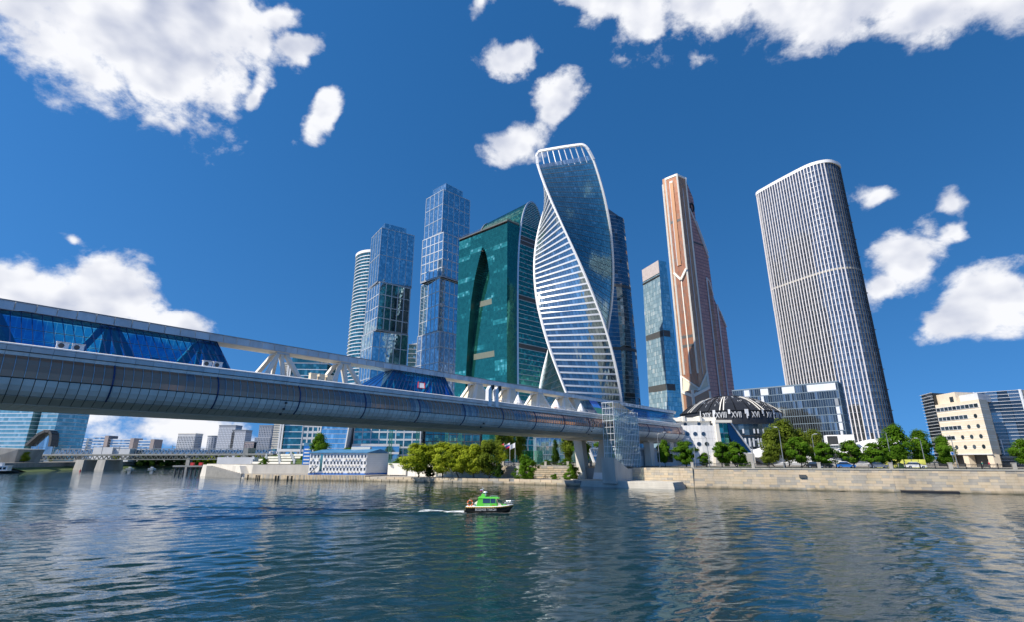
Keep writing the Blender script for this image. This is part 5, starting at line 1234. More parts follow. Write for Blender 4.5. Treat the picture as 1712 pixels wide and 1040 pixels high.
# ------------------------------------------------------------------ white terminal with portholes at the bridge end
tm_ = thing('bridge_terminal', (66, 190, GZ), 'white panelled terminal with round portholes where the footbridge tube ends', 'building')
wl = [(56.5, 190.5), (62, 187.2), (68, 185.6), (74.2, 185.4)]; TZ = 18.9
bk_ = [(78, 204), (60, 207)]
ci = MB(); ci.prism(inset(wl + bk_, .12), GZ, TZ); part('core', ci, 'pale_grey', tm_)
PN = MB(); sb_ = MB(); sb_.box(-.5, -.06, 0, .5, .06, 1); wpm = sb_.mesh('wall_panel', 'white_paint')
for a, b in zip(wl[:-1], wl[1:]):
    k = round(dist(a, b)/1.35); ang = math.atan2(b[1]-a[1], b[0]-a[0])
    for i in range(k):
        c = l2(a, b, (i+.5)/k)
        for j in range(6): put('wall_panel', wpm, tm_, (c[0]-66, c[1]-190, .02 + j*2.32), (0, 0, ang), (dist(a, b)/k - .05, 1, 2.27))
def wall_at(x):
    for a, b in zip(wl[:-1], wl[1:]):
        if a[0] <= x <= b[0]: return l2(a, b, (x-a[0])/(b[0]-a[0])), nrm(a, b)
for x, z in ((63.4, 15.9), (66.0, 15.9), (68.7, 15.9), (64.2, 12.4), (66.9, 12.4), (69.5, 12.4), (67.6, 7.9)):
    c, n_ = wall_at(x); m_ = MB(); m_.tube((*off(c, n_, -.1), z), (*off(c, n_, .11), z), .72, .72, 20); ph = part('porthole', m_, 'g_window', tm_)
    m_ = MB(); pts = [(math.cos(2*math.pi*k/20)*.74, math.sin(2*math.pi*k/20)*.74) for k in range(21)]; d_ = (-n_[1], n_[0])
    for p, q in zip(pts[:-1], pts[1:]): m_.bar((c[0] + n_[0]*.12 + d_[0]*p[0], c[1] + n_[1]*.12 + d_[1]*p[0], z + p[1]), (c[0] + n_[0]*.12 + d_[0]*q[0], c[1] + n_[1]*.12 + d_[1]*q[0], z + q[1]), .08, .08)
    part('rim', m_, 'silver', ph)
up = [(54.5, 194), (62, 190.6), (72.6, 188.6)]; ub = [(75, 203), (58, 206)]
m_ = MB(); m_.prism(up + ub, TZ, 20.6); part('upper_storey', m_, 'white_wall', tm_)
for i, f in enumerate((.12, .45, .78, 1.2, 1.65)):
    a, b = (up[0], up[1]) if f < 1 else (up[1], up[2]); c = l2(a, b, f % 1); n_ = nrm(a, b); m_ = MB()
    if i < 2: vbars(m_, a, b, [f % 1], 19.1, 20.2, 1.4, .05)
    else: m_.tube((*off(c, n_, -.1), 19.6), (*off(c, n_, .06), 19.6), .62, .62, 16)
    part('window', m_, 'g_window', tm_)
m_ = MB(); m_.prism([(x, y) for x, y in ((53.6, 193.4), (62, 189.6), (74.5, 187.4), (76, 204), (57, 207))], 20.6, 21.9, bot=True); part('attic', m_, 'cream_white', tm_)
for x, y in ((57, 196), (63, 193), (68.5, 191.5)):
    m_ = MB(); m_.box(x, y - 4.2, 20.5, x + .8, y + 2, 22.4); part('roof_fin', m_, 'white_wall', tm_)
m_ = MB(); m_.hexa([(73.2, 184.6, 9.2), (74.6, 184.6, 9.2), (74.6, 187, 9.2), (73.2, 187, 9.2), (73.0, 184.6, 19.8), (74.2, 184.6, 19.8), (74.2, 187, 19.8), (73.0, 187, 19.8)]); m_.box(73.0, 184.4, 19.8, 79.0, 188, 20.7); part('portal_frame', m_, 'cream_white', tm_)
tw = MB(); curtain(tw, (74.5, 185.6), (77.8, 185.9), 9.2, 19.8, 2, 6, .006); part('teal_glazing', tw, 'g_green', tm_)
tw = MB(); hbars(tw, (74.5, 185.6), (77.8, 185.9), [9.2 + i*3.5 for i in range(4)], .16, .12); vbars(tw, (74.5, 185.6), (77.8, 185.9), [.5], 9.2, 19.8, .1, .1); part('glazing_bar', tw, 'silver', tm_)
m_ = MB(); m_.hexa([(77.9, 185.6, 9.4), (86.0, 187.0, 9.4), (86.0, 196, 9.4), (77.9, 196, 9.4), (77.9, 185.7, 20.6), (78.6, 185.8, 20.6), (78.6, 196, 20.6), (77.9, 196, 20.6)]); part('raking_glass', m_, 'glass_blue', tm_)
m_ = MB(); m_.hexa([(78.5, 187.0, 9.4), (85.0, 188.3, 9.4), (85.0, 195.5, 9.4), (78.5, 195.5, 9.4), (78.5, 187, 19.6), (78.8, 187, 19.6), (78.8, 195.5, 19.6), (78.5, 195.5, 19.6)]); part('raking_core', m_, 'blue_ring', tm_)
m_ = MB(); m_.bar((78.4, 185.5, 20.7), (86.2, 186.9, 9.4), .4, .4); part('raking_edge', m_, 'white_metal', tm_)
m_ = MB(); m_.hexa([(71, 182.8, GZ), (86, 185, GZ), (86, 190, GZ), (71, 188, GZ), (71.3, 183.2, 9.2), (86, 185.4, 9.2), (86, 190, 9.2), (71.3, 188, 9.2)]); part('podium', m_, 'concrete', tm_)
for x, y in ((75.3, 183.75), (77.8, 184.1)): m_ = MB(); m_.tube((x, y, 7.4), (x + .02, y - .35, 7.4), .55, .55, 16); part('porthole', m_, 'g_window', tm_)
m_ = MB(); m_.hexa([(60, 176, GZ), (70, 181, GZ), (66, 186, GZ), (56, 184, GZ), (60, 176, 5.6), (70, 181, 7.6), (66, 186, 7.6), (56, 184, 5.6)])
# shaded entrance block under the tube end
ub_ = MB(); ub_.hexa([(40, 173.5, GZ), (57, 181, GZ), (54, 190, GZ), (36, 184, GZ), (40, 173.5, 10.2), (57, 181, 10.2), (54, 190, 10.2), (36, 184, 10.2)])
pv = thing('entrance_pavilion', (47, 180, GZ), 'grey single storey entrance pavilion under the end of the footbridge', 'pavilion'); part('wall', ub_, 'pale_grey', pv)
m_ = MB(); m_.hexa([(38.5, 171.6, 10.2), (58.5, 180.2, 10.2), (55, 191, 10.2), (35, 185, 10.2), (38.5, 171.6, 10.9), (58.5, 180.2, 10.9), (55, 191, 10.9), (35, 185, 10.9)]); part('roof', m_, 'pale_grey', pv)
a, b = (40, 173.5), (57, 181)
for f0, f1, z0, z1, mn in ((.05, .22, 5.1, 8.2, 'white_paint'), (.30, .42, 5.1, 8.0, 'dark_grey'), (.55, .90, 6.2, 9.0, 'g_window'), (.60, .80, 11.6, 13.4, 'dark_grey')):
    if z0 > 11: continue
    m_ = MB(); hbars(m_, l2(a, b, f0), l2(a, b, f1), [(z0+z1)/2], z1-z0, .06); part('door' if z0 < 5.5 else 'window', m_, mn, pv)
# ------------------------------------------------------------------ beige office on the right
bg_ = thing('beige_office', (140, 160, GZ), 'beige stone office with ribbon windows and round portholes at right', 'office building')
bA, bB, bC = (137.2, 165.0), (136.1, 147.9), (140.6, 150.4); BZ = 24.0
blk = [bA, bB, bC, (152, 162), (152, 172), (140.5, 167)]
lo = [off(p, (0, 0), 0) for p in blk]
m_ = MB(); m_.prism(blk, 8.5, BZ, bot=True); part('wall', m_, 'beige_stone', bg_)
m_ = MB(); m_.prism(inset(blk, 2.2), GZ, 8.5); part('recessed_ground_floor', m_, 'dark_grey', bg_)
for f in (.02, .42, .93):
    c = l2(bA, bB, f); m_ = MB(); m_.box(c[0] + .1, c[1] - .9, GZ, c[0] + 2.0, c[1] + .9, 8.5); part('pillar', m_, 'beige_stone', bg_)
m_ = MB(); hbars(m_, bA, bB, [8.6], .25, .25, ext=.1); part('soffit_edge', m_, 'white_metal', bg_)
cs = MB()
for k in range(5):
    for dz in (-1.05, -.55, 1.15): 
        z = 10.7 + k*2.93 + dz + .6
        if z < BZ - .3: hbars(cs, bA, bB, [z], .22, .025); hbars(cs, bB, bC, [z], .22, .025)
part('stone_course', cs, 'cream_white', bg_)
for k, (f1, n_) in enumerate(((.105, 1), (.30, 3), (.50, 5), (.69, 7), (.965, 10))):
    z0, z1 = 10.05 + k*2.93, 11.2 + k*2.93; f0 = .012
    for i in range(n_):
        m_ = MB(); a, b = l2(bA, bB, lerp(f0, f1, i/n_) + .005), l2(bA, bB, lerp(f0, f1, (i+1)/n_) - .005); hbars(m_, a, b, [(z0+z1)/2], z1-z0, .04); part('window', m_, 'g_window', bg_)
    m_ = MB(); vbars(m_, bA, bB, [lerp(f0, f1, i/n_) for i in range(n_ + 1)], z0, z1, .14, .10); hbars(m_, l2(bA, bB, f0), l2(bA, bB, f1), [z0, z1], .09, .12); part('window_frame', m_, 'white_metal', bg_)
for f, z in ((.853, 19.4), (.66, 16.5), (.857, 16.5), (.469, 13.6), (.666, 13.6), (.860, 13.6), (.28, 10.7), (.476, 10.7), (.67, 10.7), (.862, 10.7)):
    c = l2(bA, bB, f); n_ = nrm(bA, bB); m_ = MB(); m_.tube((*off(c, n_, -.1), z), (*off(c, n_, .06), z), .62, .62, 18); part('porthole', m_, 'g_window', bg_)
m_ = MB(); m_.prism([(139.2, 167), (138.0, 157.5), (150, 160), (150, 171), (141, 167.5)], BZ, 27.3); part('upper_block', m_, 'beige_stone', bg_)
m_ = MB(); vbars(m_, (139.2, 167), (138.0, 157.5), [.8], BZ + .4, BZ + 2, 1.6, .08); part('window', m_, 'g_window', bg_)
m_ = MB(); m_.prism([(139.5, 158), (139, 151), (150, 158)], BZ, 26.2); part('roof_screen', m_, 'white_metal', bg_)
g = MB(); sA, sB = (139.9, 173.0), (137.3, 165.3); curtain(g, sA, sB, GZ + 3, 28.2, 4, 20, .006); part('corner_glass', g, 'g_dark', bg_, kind='stuff')
m_ = MB(); hbars(m_, sA, sB, [8.0 + i*1.0 for i in range(21)], .10, .5); part('louvre', m_, 'white_metal', bg_, kind='stuff')
ci = MB(); ci.prism([(140.2, 172.6), (137.7, 165.5), (143, 167), (144, 174)], GZ, 28.0); part('corner_core', ci, 'dark_core', bg_)
gl2 = thing('glass_office', (152, 158, GZ), 'dark glass office with thin white horizontal louvres at the right edge', 'office building')
qa, qb, qc = (145.6, 159.4), (153.0, 152.2), (176, 160); qd = (165, 175); QZ = 27.4
ci = MB(); ci.prism(inset([qa, qb, qc, qd], .5), GZ, QZ - 1.8); part('core', ci, 'dark_core', gl2)
for a, b in ((qa, qb), (qb, qc)):
    n_ = round(dist(a, b)/2.4)
    for i in range(n_):
        for j in range(7):
            g = MB(); curtain(g, l2(a, b, i/n_), l2(a, b, (i+1)/n_), GZ + j*3.2, GZ + (j+1)*3.2, 1, 1, .006, gap=.04); part('glass_pane', g, 'g_dark', gl2)
    m_ = MB(); hbars(m_, a, b, [GZ + .8 + i*1.02 for i in range(22)], .09, .55); part('louvre', m_, 'white_metal', gl2, kind='stuff')
    m_ = MB(); vbars(m_, a, b, [0, 1], GZ, QZ, .35, .5); part('corner_fin', m_, 'white_metal', gl2)
m_ = MB(); vbars(m_, qa, qb, [.33, .66], GZ + 3.5, GZ + 8, .2, .7); part('lower_fin', m_, 'white_metal', gl2)
m_ = MB(); m_.prism([(160, 152), (190, 150), (190, 175), (168, 172)], GZ, 28.5); part('rear_block', m_, 'cream_white', gl2)
# ------------------------------------------------------------------ wave-roofed pavilion in front of the slab office
wv = thing('wave_pavilion', (120, 205, GZ), 'white pavilion with a wavy overhanging roof behind the maples', 'pavilion')
def wvp(t, d): return (lerp(96, 142, t), lerp(206, 180, t) + d)
m_ = MB(); m_.prism([wvp(.12, 1.5), wvp(1, 1.5), (147, 196), wvp(.12, 16)], GZ, 9.6); part('wall', m_, 'pale_grey', wv)
rw = MB(); nn = 28; sec = []
for i in range(nn + 1):
    t = i/nn; z = 9.4 + 1.7*math.sin(t*2*math.pi*1.55 - 1.2) + t*2.4; a = wvp(t, -2.0); b = wvp(t, 16); sec.append([(*a, z), (*b, z + .6), (*b, z + 1.3), (*a, z + .75)])
rw.rings(sec); part('wave_roof', rw, 'white_paint', wv, smooth=False)
m_ = MB(); a, b = wvp(.55, 1.4), wvp(.98, 1.4); curtain(m_, a, b, 6.5, 9.2, 8, 1, .006); part('window_band', m_, 'g_window', wv)
m_ = MB(); m_.hexa([(118.5, 195.5, 12.2), (126, 190.8, 12.2), (129, 196, 12.2), (121, 201, 12.2), (118.5, 195.5, 15.9), (126, 190.8, 15.9), (129, 196, 15.9), (121, 201, 15.9)]); part('roof_box', m_, 'white_paint', wv)
m_ = MB(); hbars(m_, (118.5, 195.5), (126, 190.8), [14], 2.8, .06); part('dark_opening', MB() if False else (lambda q: (hbars(q, l2((118.5, 195.5), (126, 190.8), .04), l2((118.5, 195.5), (126, 190.8), .42), [14], 3.0, .06), q)[1])(MB()), 'dark_core', wv)
# ------------------------------------------------------------------ low offices seen under the bridge
def simple_office(name, label, poly, z1, gm, floor, pane, barm, vb, hb, bw, z0=GZ, cols=None, extra=None):
    t = thing(name, (*poly[0], z0), label, 'office building'); ci = MB(); ci.prism(inset(poly, .4), z0, z1); part('core', ci, 'dark_core', t)
    for e, (a, b) in enumerate(edges(poly)):
        k = max(1, round(dist(a, b)/pane)); r_ = max(1, round((z1-z0)/floor))
        if e < 2:
            for j in range(r_):
                g = MB(); curtain(g, a, b, lerp(z0, z1, j/r_), lerp(z0, z1, (j+1)/r_), k, 2, .006); part('glass_strip', g, gm, t)
        else: g = MB(); curtain(g, a, b, z0, z1, k, r_, .006); part('glass_side', g, gm, t, kind='stuff')
        m_ = MB(); hbars(m_, a, b, [lerp(z0, z1, j/r_) for j in range(r_ + 1)], hb, .22, ext=.1)
        if vb: q = max(1, round(dist(a, b)/vb)); vbars(m_, a, b, [i/q for i in range(q + 1)], z0, z1, bw, .25)
        part('facade_grid', m_, barm, t, kind='stuff')
    m_ = MB(); m_.prism(inset(poly, -.3), z1, z1 + .7, bot=True); part('roof', m_, 'steel_grey', t)
    cx_ = sum(p[0] for p in poly)/len(poly); cy_ = sum(p[1] for p in poly)/len(poly)
    for i in range(3): m_ = MB(); x_ = cx_ + (i - 1)*dist(poly[1], poly[2])*.25; m_.box(x_ - 1.6, cy_ - 2, z1 + .7, x_ + 1.4, cy_ + 2, z1 + 2.0 + i*.6); m_.bar((x_, cy_, z1 + 2), (x_, cy_, z1 + 6 + i), .12, .12, up=(1, 0, 0)); part('roof_plant', m_, 'pale_grey', t)
    return t
to = simple_office('teal_office_tower', 'dark teal office tower with stepped top behind the first open struts', [(-160, 352), (-156, 339), (-127, 342), (-127, 365)], 70, 'g_teal', 4.0, 1.8, 'white_metal', None, .5, .4, z0=12)
m_ = MB(); hbars(m_, (-156.5, 338.6), (-152.6, 338.9), [14 + i*1.5 for i in range(38)], 1.1, .6); part('stone_strip', m_, 'concrete', to, kind='stuff')
m_ = MB(); vbars(m_, (-156, 338.4), (-127, 341.6), [.14, .19], 12, 69, 1.0, 1.0); m_2 = MB(); hbars(m_2, (-152, 338.6), (-127, 341.4), [12.6], 1.6, 1.0); part('white_frame', m_, 'white_paint', to); part('white_sill', m_2, 'white_paint', to)
for i in range(8): c = l2((-157, 339.5), (-127, 342), i/7); m_ = MB(); m_.tube((*c, GZ), (*c, 12), .8, .8, 10); part('column', m_, 'white_metal', to)
block_tower(to, [(-155, 356), (-152, 343), (-134, 345), (-134, 360)], 70.7, 75, 'g_teal', 4, 1.8, 'silver')
simple_office('grey_stepped_office', 'grey stone stepped office between the teal tower and the blue glass slab', [(-128, 318), (-124, 306), (-110, 308), (-110, 325)], 33, 'g_teal', 3.6, 2.6, 'pale_grey', 2.6, 1.3, .8)
bs_ = thing('blue_slab', (-103, 300, GZ), 'bright blue glass slab with white raking edges under the bridge', 'office building')
m_ = MB()
for i in range(10):
    for j in range(11):
        z0, z1 = GZ + j*2.7, GZ + (j+1)*2.7; sh = lambda z: (z - 12)*.09
        x0, x1 = -112 + i*1.56, -112 + (i+1)*1.56; d = random.gauss(0, .012)
        m_.quad((x0 + sh(z0) + .03, 300 + d, z0 + .05), (x1 + sh(z0) - .03, 300 - d, z0 + .05), (x1 + sh(z1) - .03, 300 - d, z1 - .05), (x0 + sh(z1) + .03, 300 + d, z1 - .05))
part('front_glass', m_, 'g_blue', bs_, kind='stuff'); m_ = MB(); m_.hexa([(-112.6, 300.4, GZ), (-97, 300.4, GZ), (-97, 314, GZ), (-112.6, 314, GZ), (-110, 300.4, 34.6), (-94.5, 300.4, 34.6), (-94.5, 314, 34.6), (-110, 314, 34.6)]); part('core', m_, 'pale_grey', bs_)
m_ = MB()
for j in range(12): z = GZ + j*2.7; m_.bar((-112 + (z-12)*.09, 299.9, z), (-96.4 + (z-12)*.09, 299.9, z), .15, .3)
part('floor_line', m_, 'bar_light', bs_, kind='stuff')
for x in (-112.2, -96.2): m_ = MB(); m_.bar((x - .6, 299.7, GZ), (x + 2.05, 299.7, 34.7), .6, .7, up=(0, 1, 0)); part('raking_edge', m_, 'white_paint', bs_)
go = simple_office('grey_grid_office', 'wide grey framed office with teal windows behind the willow trees', [(-97, 316), (-94, 308), (-55, 311), (-55, 330)], 36, 'g_teal', 4.2, 2.4, 'pale_grey', 4.8, 1.0, .6)
m_ = MB(); m_.prism([(-95, 307), (-93, 303), (-66, 305), (-66, 309)], GZ, 15.5); part('annex_glass', m_, 'g_blue', go)
m_ = MB(); hbars(m_, (-93, 302.9), (-66, 304.9), [15.0], 1.4, .3); hbars(m_, (-93, 302.9), (-66, 304.9), [10.5], 1.2, .3); part('annex_band', m_, 'pale_grey', go)
simple_office('dark_teal_podium', 'dark teal glass podium behind the willow tree tops', [(-56, 325), (-53, 316), (-20, 322), (-20, 345)], 30, 'g_teal', 4.0, 2.0, 'dark_grey', 5, .5, .4)
simple_office('pale_glass_pavilion', 'pale glass pavilion with white column at the foot of the twisted tower', [(12.5, 300), (13.5, 290), (29, 291), (34, 303)], 18.6, 'g_sky', 4.5, 1.4, 'silver', 2.8, .25, .08)
sq = simple_office('narrow_blue_office', 'narrow blue striped tower top between the two stacked cube towers', [(-128, 612), (-126, 600), (-114, 602), (-112, 615)], 141, 'g_sky', 5.5, 2.2, 'white_metal', None, .6, .3)
simple_office('stone_podium', 'grey stone podium at the foot of the shorter stacked cube tower', [(-140, 425), (-137, 412), (-84, 420), (-84, 440)], 58, 'g_teal', 5.6, 3.2, 'pale_grey', 4.0, 2.0, .8)
simple_office('small_grey_block', 'small plain grey block between the dark tower and the slender blue tower', [(150, 610), (151, 602), (159, 603), (158, 612)], 62, 'g_grey', 4, 2, 'steel_grey', 3, .6, .3)
# green glass cube entrance
gc = thing('glass_cube', (8, 232, GZ), 'small green glass cube entrance above the river wall', 'pavilion')
for a, b in (((4.3, 231), (9.6, 229.5)), ((9.6, 229.5), (13.8, 232)), ((13.8, 232), (8.5, 235)), ((8.5, 235), (4.3, 231))):
    for i in range(3):
        for j in range(2): m_ = MB(); curtain(m_, a, b, GZ + j*2.9, GZ + (j+1)*2.9, 1, 1, .003, gap=.04, f0=i/3, f1=(i+1)/3); part('glass_pane', m_, 'glass_green', gc)
m_ = MB()
for p in ((4.3, 231), (9.6, 229.5), (13.8, 232), (8.5, 235)): m_.bar((*p, GZ), (*p, GZ + 5.8), .14, .14, up=(1, 0, 0))
part('frame', m_, 'white_metal', gc); m_ = MB(); m_.box(6, 231, GZ, 11, 233.4, GZ + 2.6); part('stairhead', m_, 'pale_grey', gc)
# ------------------------------------------------------------------ quay left of the pier
q0 = [(18.9, 147.1), (0.7, 159.0), (-15.5, 165.5), (-49.9, 180.4)]; q1 = [(-49.9, 180.4), (-75.3, 187.3), (-89.6, 192.6), (-103, 204)]
bw_ = [(28.5, 151.0), (27.0, 157.0), (-13, 176), (-45, 193)]
low = MB()
low.prism([(18.9, 147.1), (29.5, 151.0), (27.5, 157.2), (-13, 176), (-45, 193), (-49.9, 180.4), (-15.5, 165.5), (0.7, 159.0)][::1], -2, 1.45); low = None
qy = thing('low_quay', (-15, 170, 0), 'low pale concrete quay under the willow trees', 'quay')
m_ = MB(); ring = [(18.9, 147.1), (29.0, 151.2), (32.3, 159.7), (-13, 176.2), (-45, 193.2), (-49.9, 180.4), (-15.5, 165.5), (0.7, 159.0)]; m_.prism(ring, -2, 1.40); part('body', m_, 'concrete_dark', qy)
m_ = MB(); m_.prism([off(p, (0, 0), 0) for p in ring], 1.404, 1.43, sides=False); part('paving', m_, 'paving', qy)
for a, b in zip(q0[:-1], q0[1:]):
    k = max(1, round(dist(a, b)/3.4)); nn_ = nrm(b, a)
    for i in range(2*k):
        zq = (-.3, .78)[i % 2]; i = (i//2 + .45*(i % 2)); i1 = min(i + 1, k); p, q = l2(a, b, i/k + .003), l2(a, b, i1/k - .003); m_ = MB(); P, Q = off(p, nn_, .22), off(q, nn_, .22); p2, q2 = off(p, nn_, -.35), off(q, nn_, -.35)
        m_.hexa([(*Q, zq), (*P, zq), (*p2, zq), (*q2, zq), (*Q, zq + (1.04 if zq < 0 else .7)), (*P, zq + (1.04 if zq < 0 else .7)), (*p2, zq + (1.04 if zq < 0 else .7)), (*q2, zq + (1.04 if zq < 0 else .7))]); part('quay_block', m_, 'stone_rnd', qy)
pq = thing('piled_quay', (-70, 190, 0), 'timber piled quay edge below the white three storey building', 'quay')
m_ = MB(); ring = [(-49.9, 180.4), (-45, 193.2), (-49, 204.2), (-80, 209.2), (-103, 209.2), (-103, 204), (-89.6, 192.6), (-75.3, 187.3)]; m_.prism(ring, -2, 1.75); part('body', m_, 'concrete_dark', pq); m_ = MB(); m_.prism(ring, 1.754, 1.78, sides=False); part('paving', m_, 'paving', pq)
for a, b in zip(q1[:-1], q1[1:]):
    k = max(1, round(dist(a, b)/.62)); nn_ = nrm(b, a)
    pl_ = MB(); pl_.box(-.24, -.12, -.5, .24, .12, 1.85); plm = pl_.mesh('pile', 'stone_obj')
    for i in range(k):
        c = off(l2(a, b, (i+.5)/k), nn_, .12 + random.uniform(0, .05)); put('pile', plm, pq, (c[0] + 70, c[1] - 190, random.uniform(-.08, .05)), (0, 0, math.atan2(b[1]-a[1], b[0]-a[0])))
m_ = MB()
for f in (.1, .16, .30, .34, .62, .66, .70, .9):
    a, b = (q1[1], q1[2]) if f < .5 else (q1[2], q1[3]); c = off(l2(a, b, (f*2) % 1), nrm(b, a), .32); m_.tube((*c, -.4), (*c, 1.5), .28, .28, 8)
part('fender', m_, 'rubber', pq, kind='stuff')
# white retaining wall and stone terraces behind the quay
rw_ = thing('retaining_wall', (0, 172, 1.4), 'white rendered retaining wall behind the willow trunks', 'wall')
for a, b, mn in (((-44.5, 192.2), (-13, 175.5), 'white_wall'), ((-13, 175.5), (-3, 171.8), 'white_wall')):
    k = round(dist(a, b)/4); nn_ = nrm(a, b)
    for i in range(k):
        p, q = l2(a, b, i/k + .002), l2(a, b, (i+1)/k - .002); m_ = MB(); m_.hexa([(*off(p, nn_, .3), 1.4), (*off(q, nn_, .3), 1.4), (*off(q, nn_, -.2), 1.4), (*off(p, nn_, -.2), 1.4), (*off(p, nn_, .3), 5.1), (*off(q, nn_, .3), 5.1), (*off(q, nn_, -.2), 5.1), (*off(p, nn_, -.2), 5.1)]); part('wall_panel', m_, mn, rw_)
m_ = MB(); a, b = (-44.5, 192.2), (-3, 171.6); hbars(m_, a, b, [5.2], .3, .5); part('coping', m_, 'coping', rw_)
tw_ = thing('terraced_stone_wall', (14, 165, 1.4), 'rough stone wall in horizontal courses left of the bridge pier', 'wall')
a, b = (-3, 171.8), (31, 159.4); nn_ = nrm(a, b); m_ = MB(); m_.hexa([(*off(a, nn_, .0), 1.4), (*off(b, nn_, .0), 1.4), (*off(b, nn_, -.6), 1.4), (*off(a, nn_, -.6), 1.4), (*off(a, nn_, .0), 5.0), (*off(b, nn_, .0), 5.0), (*off(b, nn_, -.6), 5.0), (*off(a, nn_, -.6), 5.0)]); part('backing', m_, 'dark_grey', tw_)
for c in range(6):
    t = 0; ln_ = dist(a, b)
    while t < ln_ - .3:
        l_ = min(random.uniform(1.0, 2.2), ln_ - t); cc = off(l2(a, b, (t + l_/2)/ln_), nn_, .16 + random.uniform(0, .08)); put('stone', stone_me, tw_, (cc[0] - 14, cc[1] - 165, c*.6 + .03), (0, 0, math.atan2(b[1]-a[1], b[0]-a[0])), (l_ - .05, .4, .5)); t += l_
m_ = MB(); hbars(m_, a, b, [5.08], .22, .4); part('coping', m_, 'coping', tw_)
m_ = MB(); m_.box(1.2, 166.6, 1.4, 3.0, 168.2, 5.1); single('white_pier', m_, 'white_wall', 'white rendered pier between the round bush and the stone terrace', 'wall pier')
nW = nrm((31, 159.4), (-3, 171.8)); railing('terrace_railing', [off((-3, 171.8), nW, .4), off((31, 159.4), nW, .4)], 'black railing with stone posts above the terraced stone wall', 8.0, 5.18)
# pier plinth in the water
m_ = MB()
pp = [(18.4, 147.4), (40.4, 132.4), (45.2, 138.4), (30.5, 150.6), (32, 159), (22, 162.6), (16, 158)]
pl = thing('pier_plinth', (30, 143, 0), 'stepped concrete plinth at the water under the V shaped pier', 'plinth')
for i in range(4): m_ = MB(); m_.prism(inset(pp, .14*i), -2 if i == 0 else .02 + .4*i, .4 + .4*i); part('step', m_, 'concrete', pl)
# shaded wall behind the plinth
m_ = MB(); m_.hexa([(29.8, 150.2, -1), (47.2, 137.6, -1), (47.6, 138.2, -1), (30, 151, -1), (29.8, 150.2, 5), (47.2, 137.6, 5), (47.6, 138.2, 5), (30, 151, 5)])
lw = thing('landing_wall', (38, 144, 0), 'short stone wall behind the lift tower at the landing', 'wall'); part('backing', m_, 'dark_grey', lw)
a, b = (29.8, 150.2), (47.2, 137.6); nn_ = nrm(a, b)
for c in range(8):
    t = 0; ln_ = dist(a, b)
    while t < ln_ - .2: l_ = min(random.uniform(1.0, 2.4), ln_ - t); cc = off(l2(a, b, (t + l_/2)/ln_), nn_, .0 + random.uniform(0, .03)); put('stone', stone_me, lw, (cc[0] - 38, cc[1] - 144, c*.62 + .02), (0, 0, math.atan2(b[1]-a[1], b[0]-a[0])), (l_ - .03, .4, .59)); t += l_
# ------------------------------------------------------------------ white three storey building with blue roof
ht = thing('white_quay_building', (-62, 193, 1.78), 'white three storey building with blue roof and rows of small windows', 'building')
hA, hB, hC = (-74.2, 192.3), (-52.6, 190.0), (-46.6, 197.4); hD = (hA[0] + hC[0] - hB[0], hA[1] + hC[1] - hB[1]); HZ0, HZ1 = 1.78, 9.3
m_ = MB(); m_.prism([hA, hB, hC, hD], HZ0, HZ1); part('wall', m_, 'white_paint', ht)
m_ = MB(); hbars(m_, hA, hB, [2.05], .5, .06, ext=.05); hbars(m_, hB, hC, [2.05], .5, .06, ext=.05); part('blue_plinth', m_, 'sign_blue', ht)
acs = MB(); k = 17
for r_ in range(3):
    for i in range(k):
        if (r_ == 0 and i == 2) or (i == 3): continue
        f = (i + .5)/k; m_ = MB(); z = 3.2 + r_*2.25; vbars(m_, hA, hB, [f], z, z + 1.05, .62, .04); w_ = part('window', m_, 'g_window', ht)
        m_ = MB(); nn_ = nrm(hA, hB); vbars(m_, hA, hB, [f - .0145, f + .0145], z, z + 1.05, .07, .09); c = l2(hA, hB, f); hbars(m_, l2(hA, hB, f - .016), l2(hA, hB, f + .016), [z, z + 1.05], .07, .12); part('frame', m_, 'white_metal', w_)
        if random.random() < .62: vbars(acs, hA, hB, [f + .012], z - .75, z - .2, .62, .38)
part('wall_air_conditioner', acs, 'cream_white', ht, kind='stuff')
m_ = MB(); vbars(m_, hA, hB, [3.5/17], 3, 9, .9, .06); part('stair_window', m_, 'g_teal', ht)
pn = MB()
for a, b in ((hA, hB), (hB, hC)):
    for z in frange(2.6, 9.2, .75): hbars(pn, a, b, [z], .03, .015)
part('panel_joint', pn, 'pale_grey', ht, kind='stuff')
m_ = MB(); e = .5; P = [off(off(hA, (-1, 0), .4), nrm(hA, hB), e), off(off(hB, (1, 0), .4), nrm(hA, hB), e), off(hC, (.4, .4), 1), off(hD, (-.4, .4), 1)]
m_.hexa([(*P[0], HZ1), (*P[1], HZ1), (*P[2], HZ1), (*P[3], HZ1), (*P[0], HZ1 + .25), (*P[1], HZ1 + .25), (*l2(P[1], P[2], .55), HZ1 + 1.5), (*l2(P[0], P[3], .55), HZ1 + 1.3)]); part('roof', m_, 'roof_blue', ht)
m_ = MB(); m_.box(-60, 194.5, HZ1 + .6, -53, 197, HZ1 + 2.3); part('roof_cabin', m_, 'white_wall', ht)
st_ = MB(); st_.bar((-73.6, 191.3, 2), (-70.6, 190.9, 4.8), .8, .12); st_.bar((-73.6, 191.0, 3), (-70.6, 190.6, 5.8), .05, .06); part('outside_stair', st_, 'steel_grey', ht)
m_ = MB(); m_.hexa([(-45, 190.8, 1.78), (-37.8, 187.6, 1.78), (-36.8, 189.4, 1.78), (-44.4, 193.2, 1.78), (-45, 190.8, 5.8), (-37.8, 187.6, 5.6), (-36.8, 189.4, 5.6), (-44.4, 193.2, 5.8)])
single('white_garage', m_, 'white_wall', 'blank white block wall right of the white three storey building', 'wall')
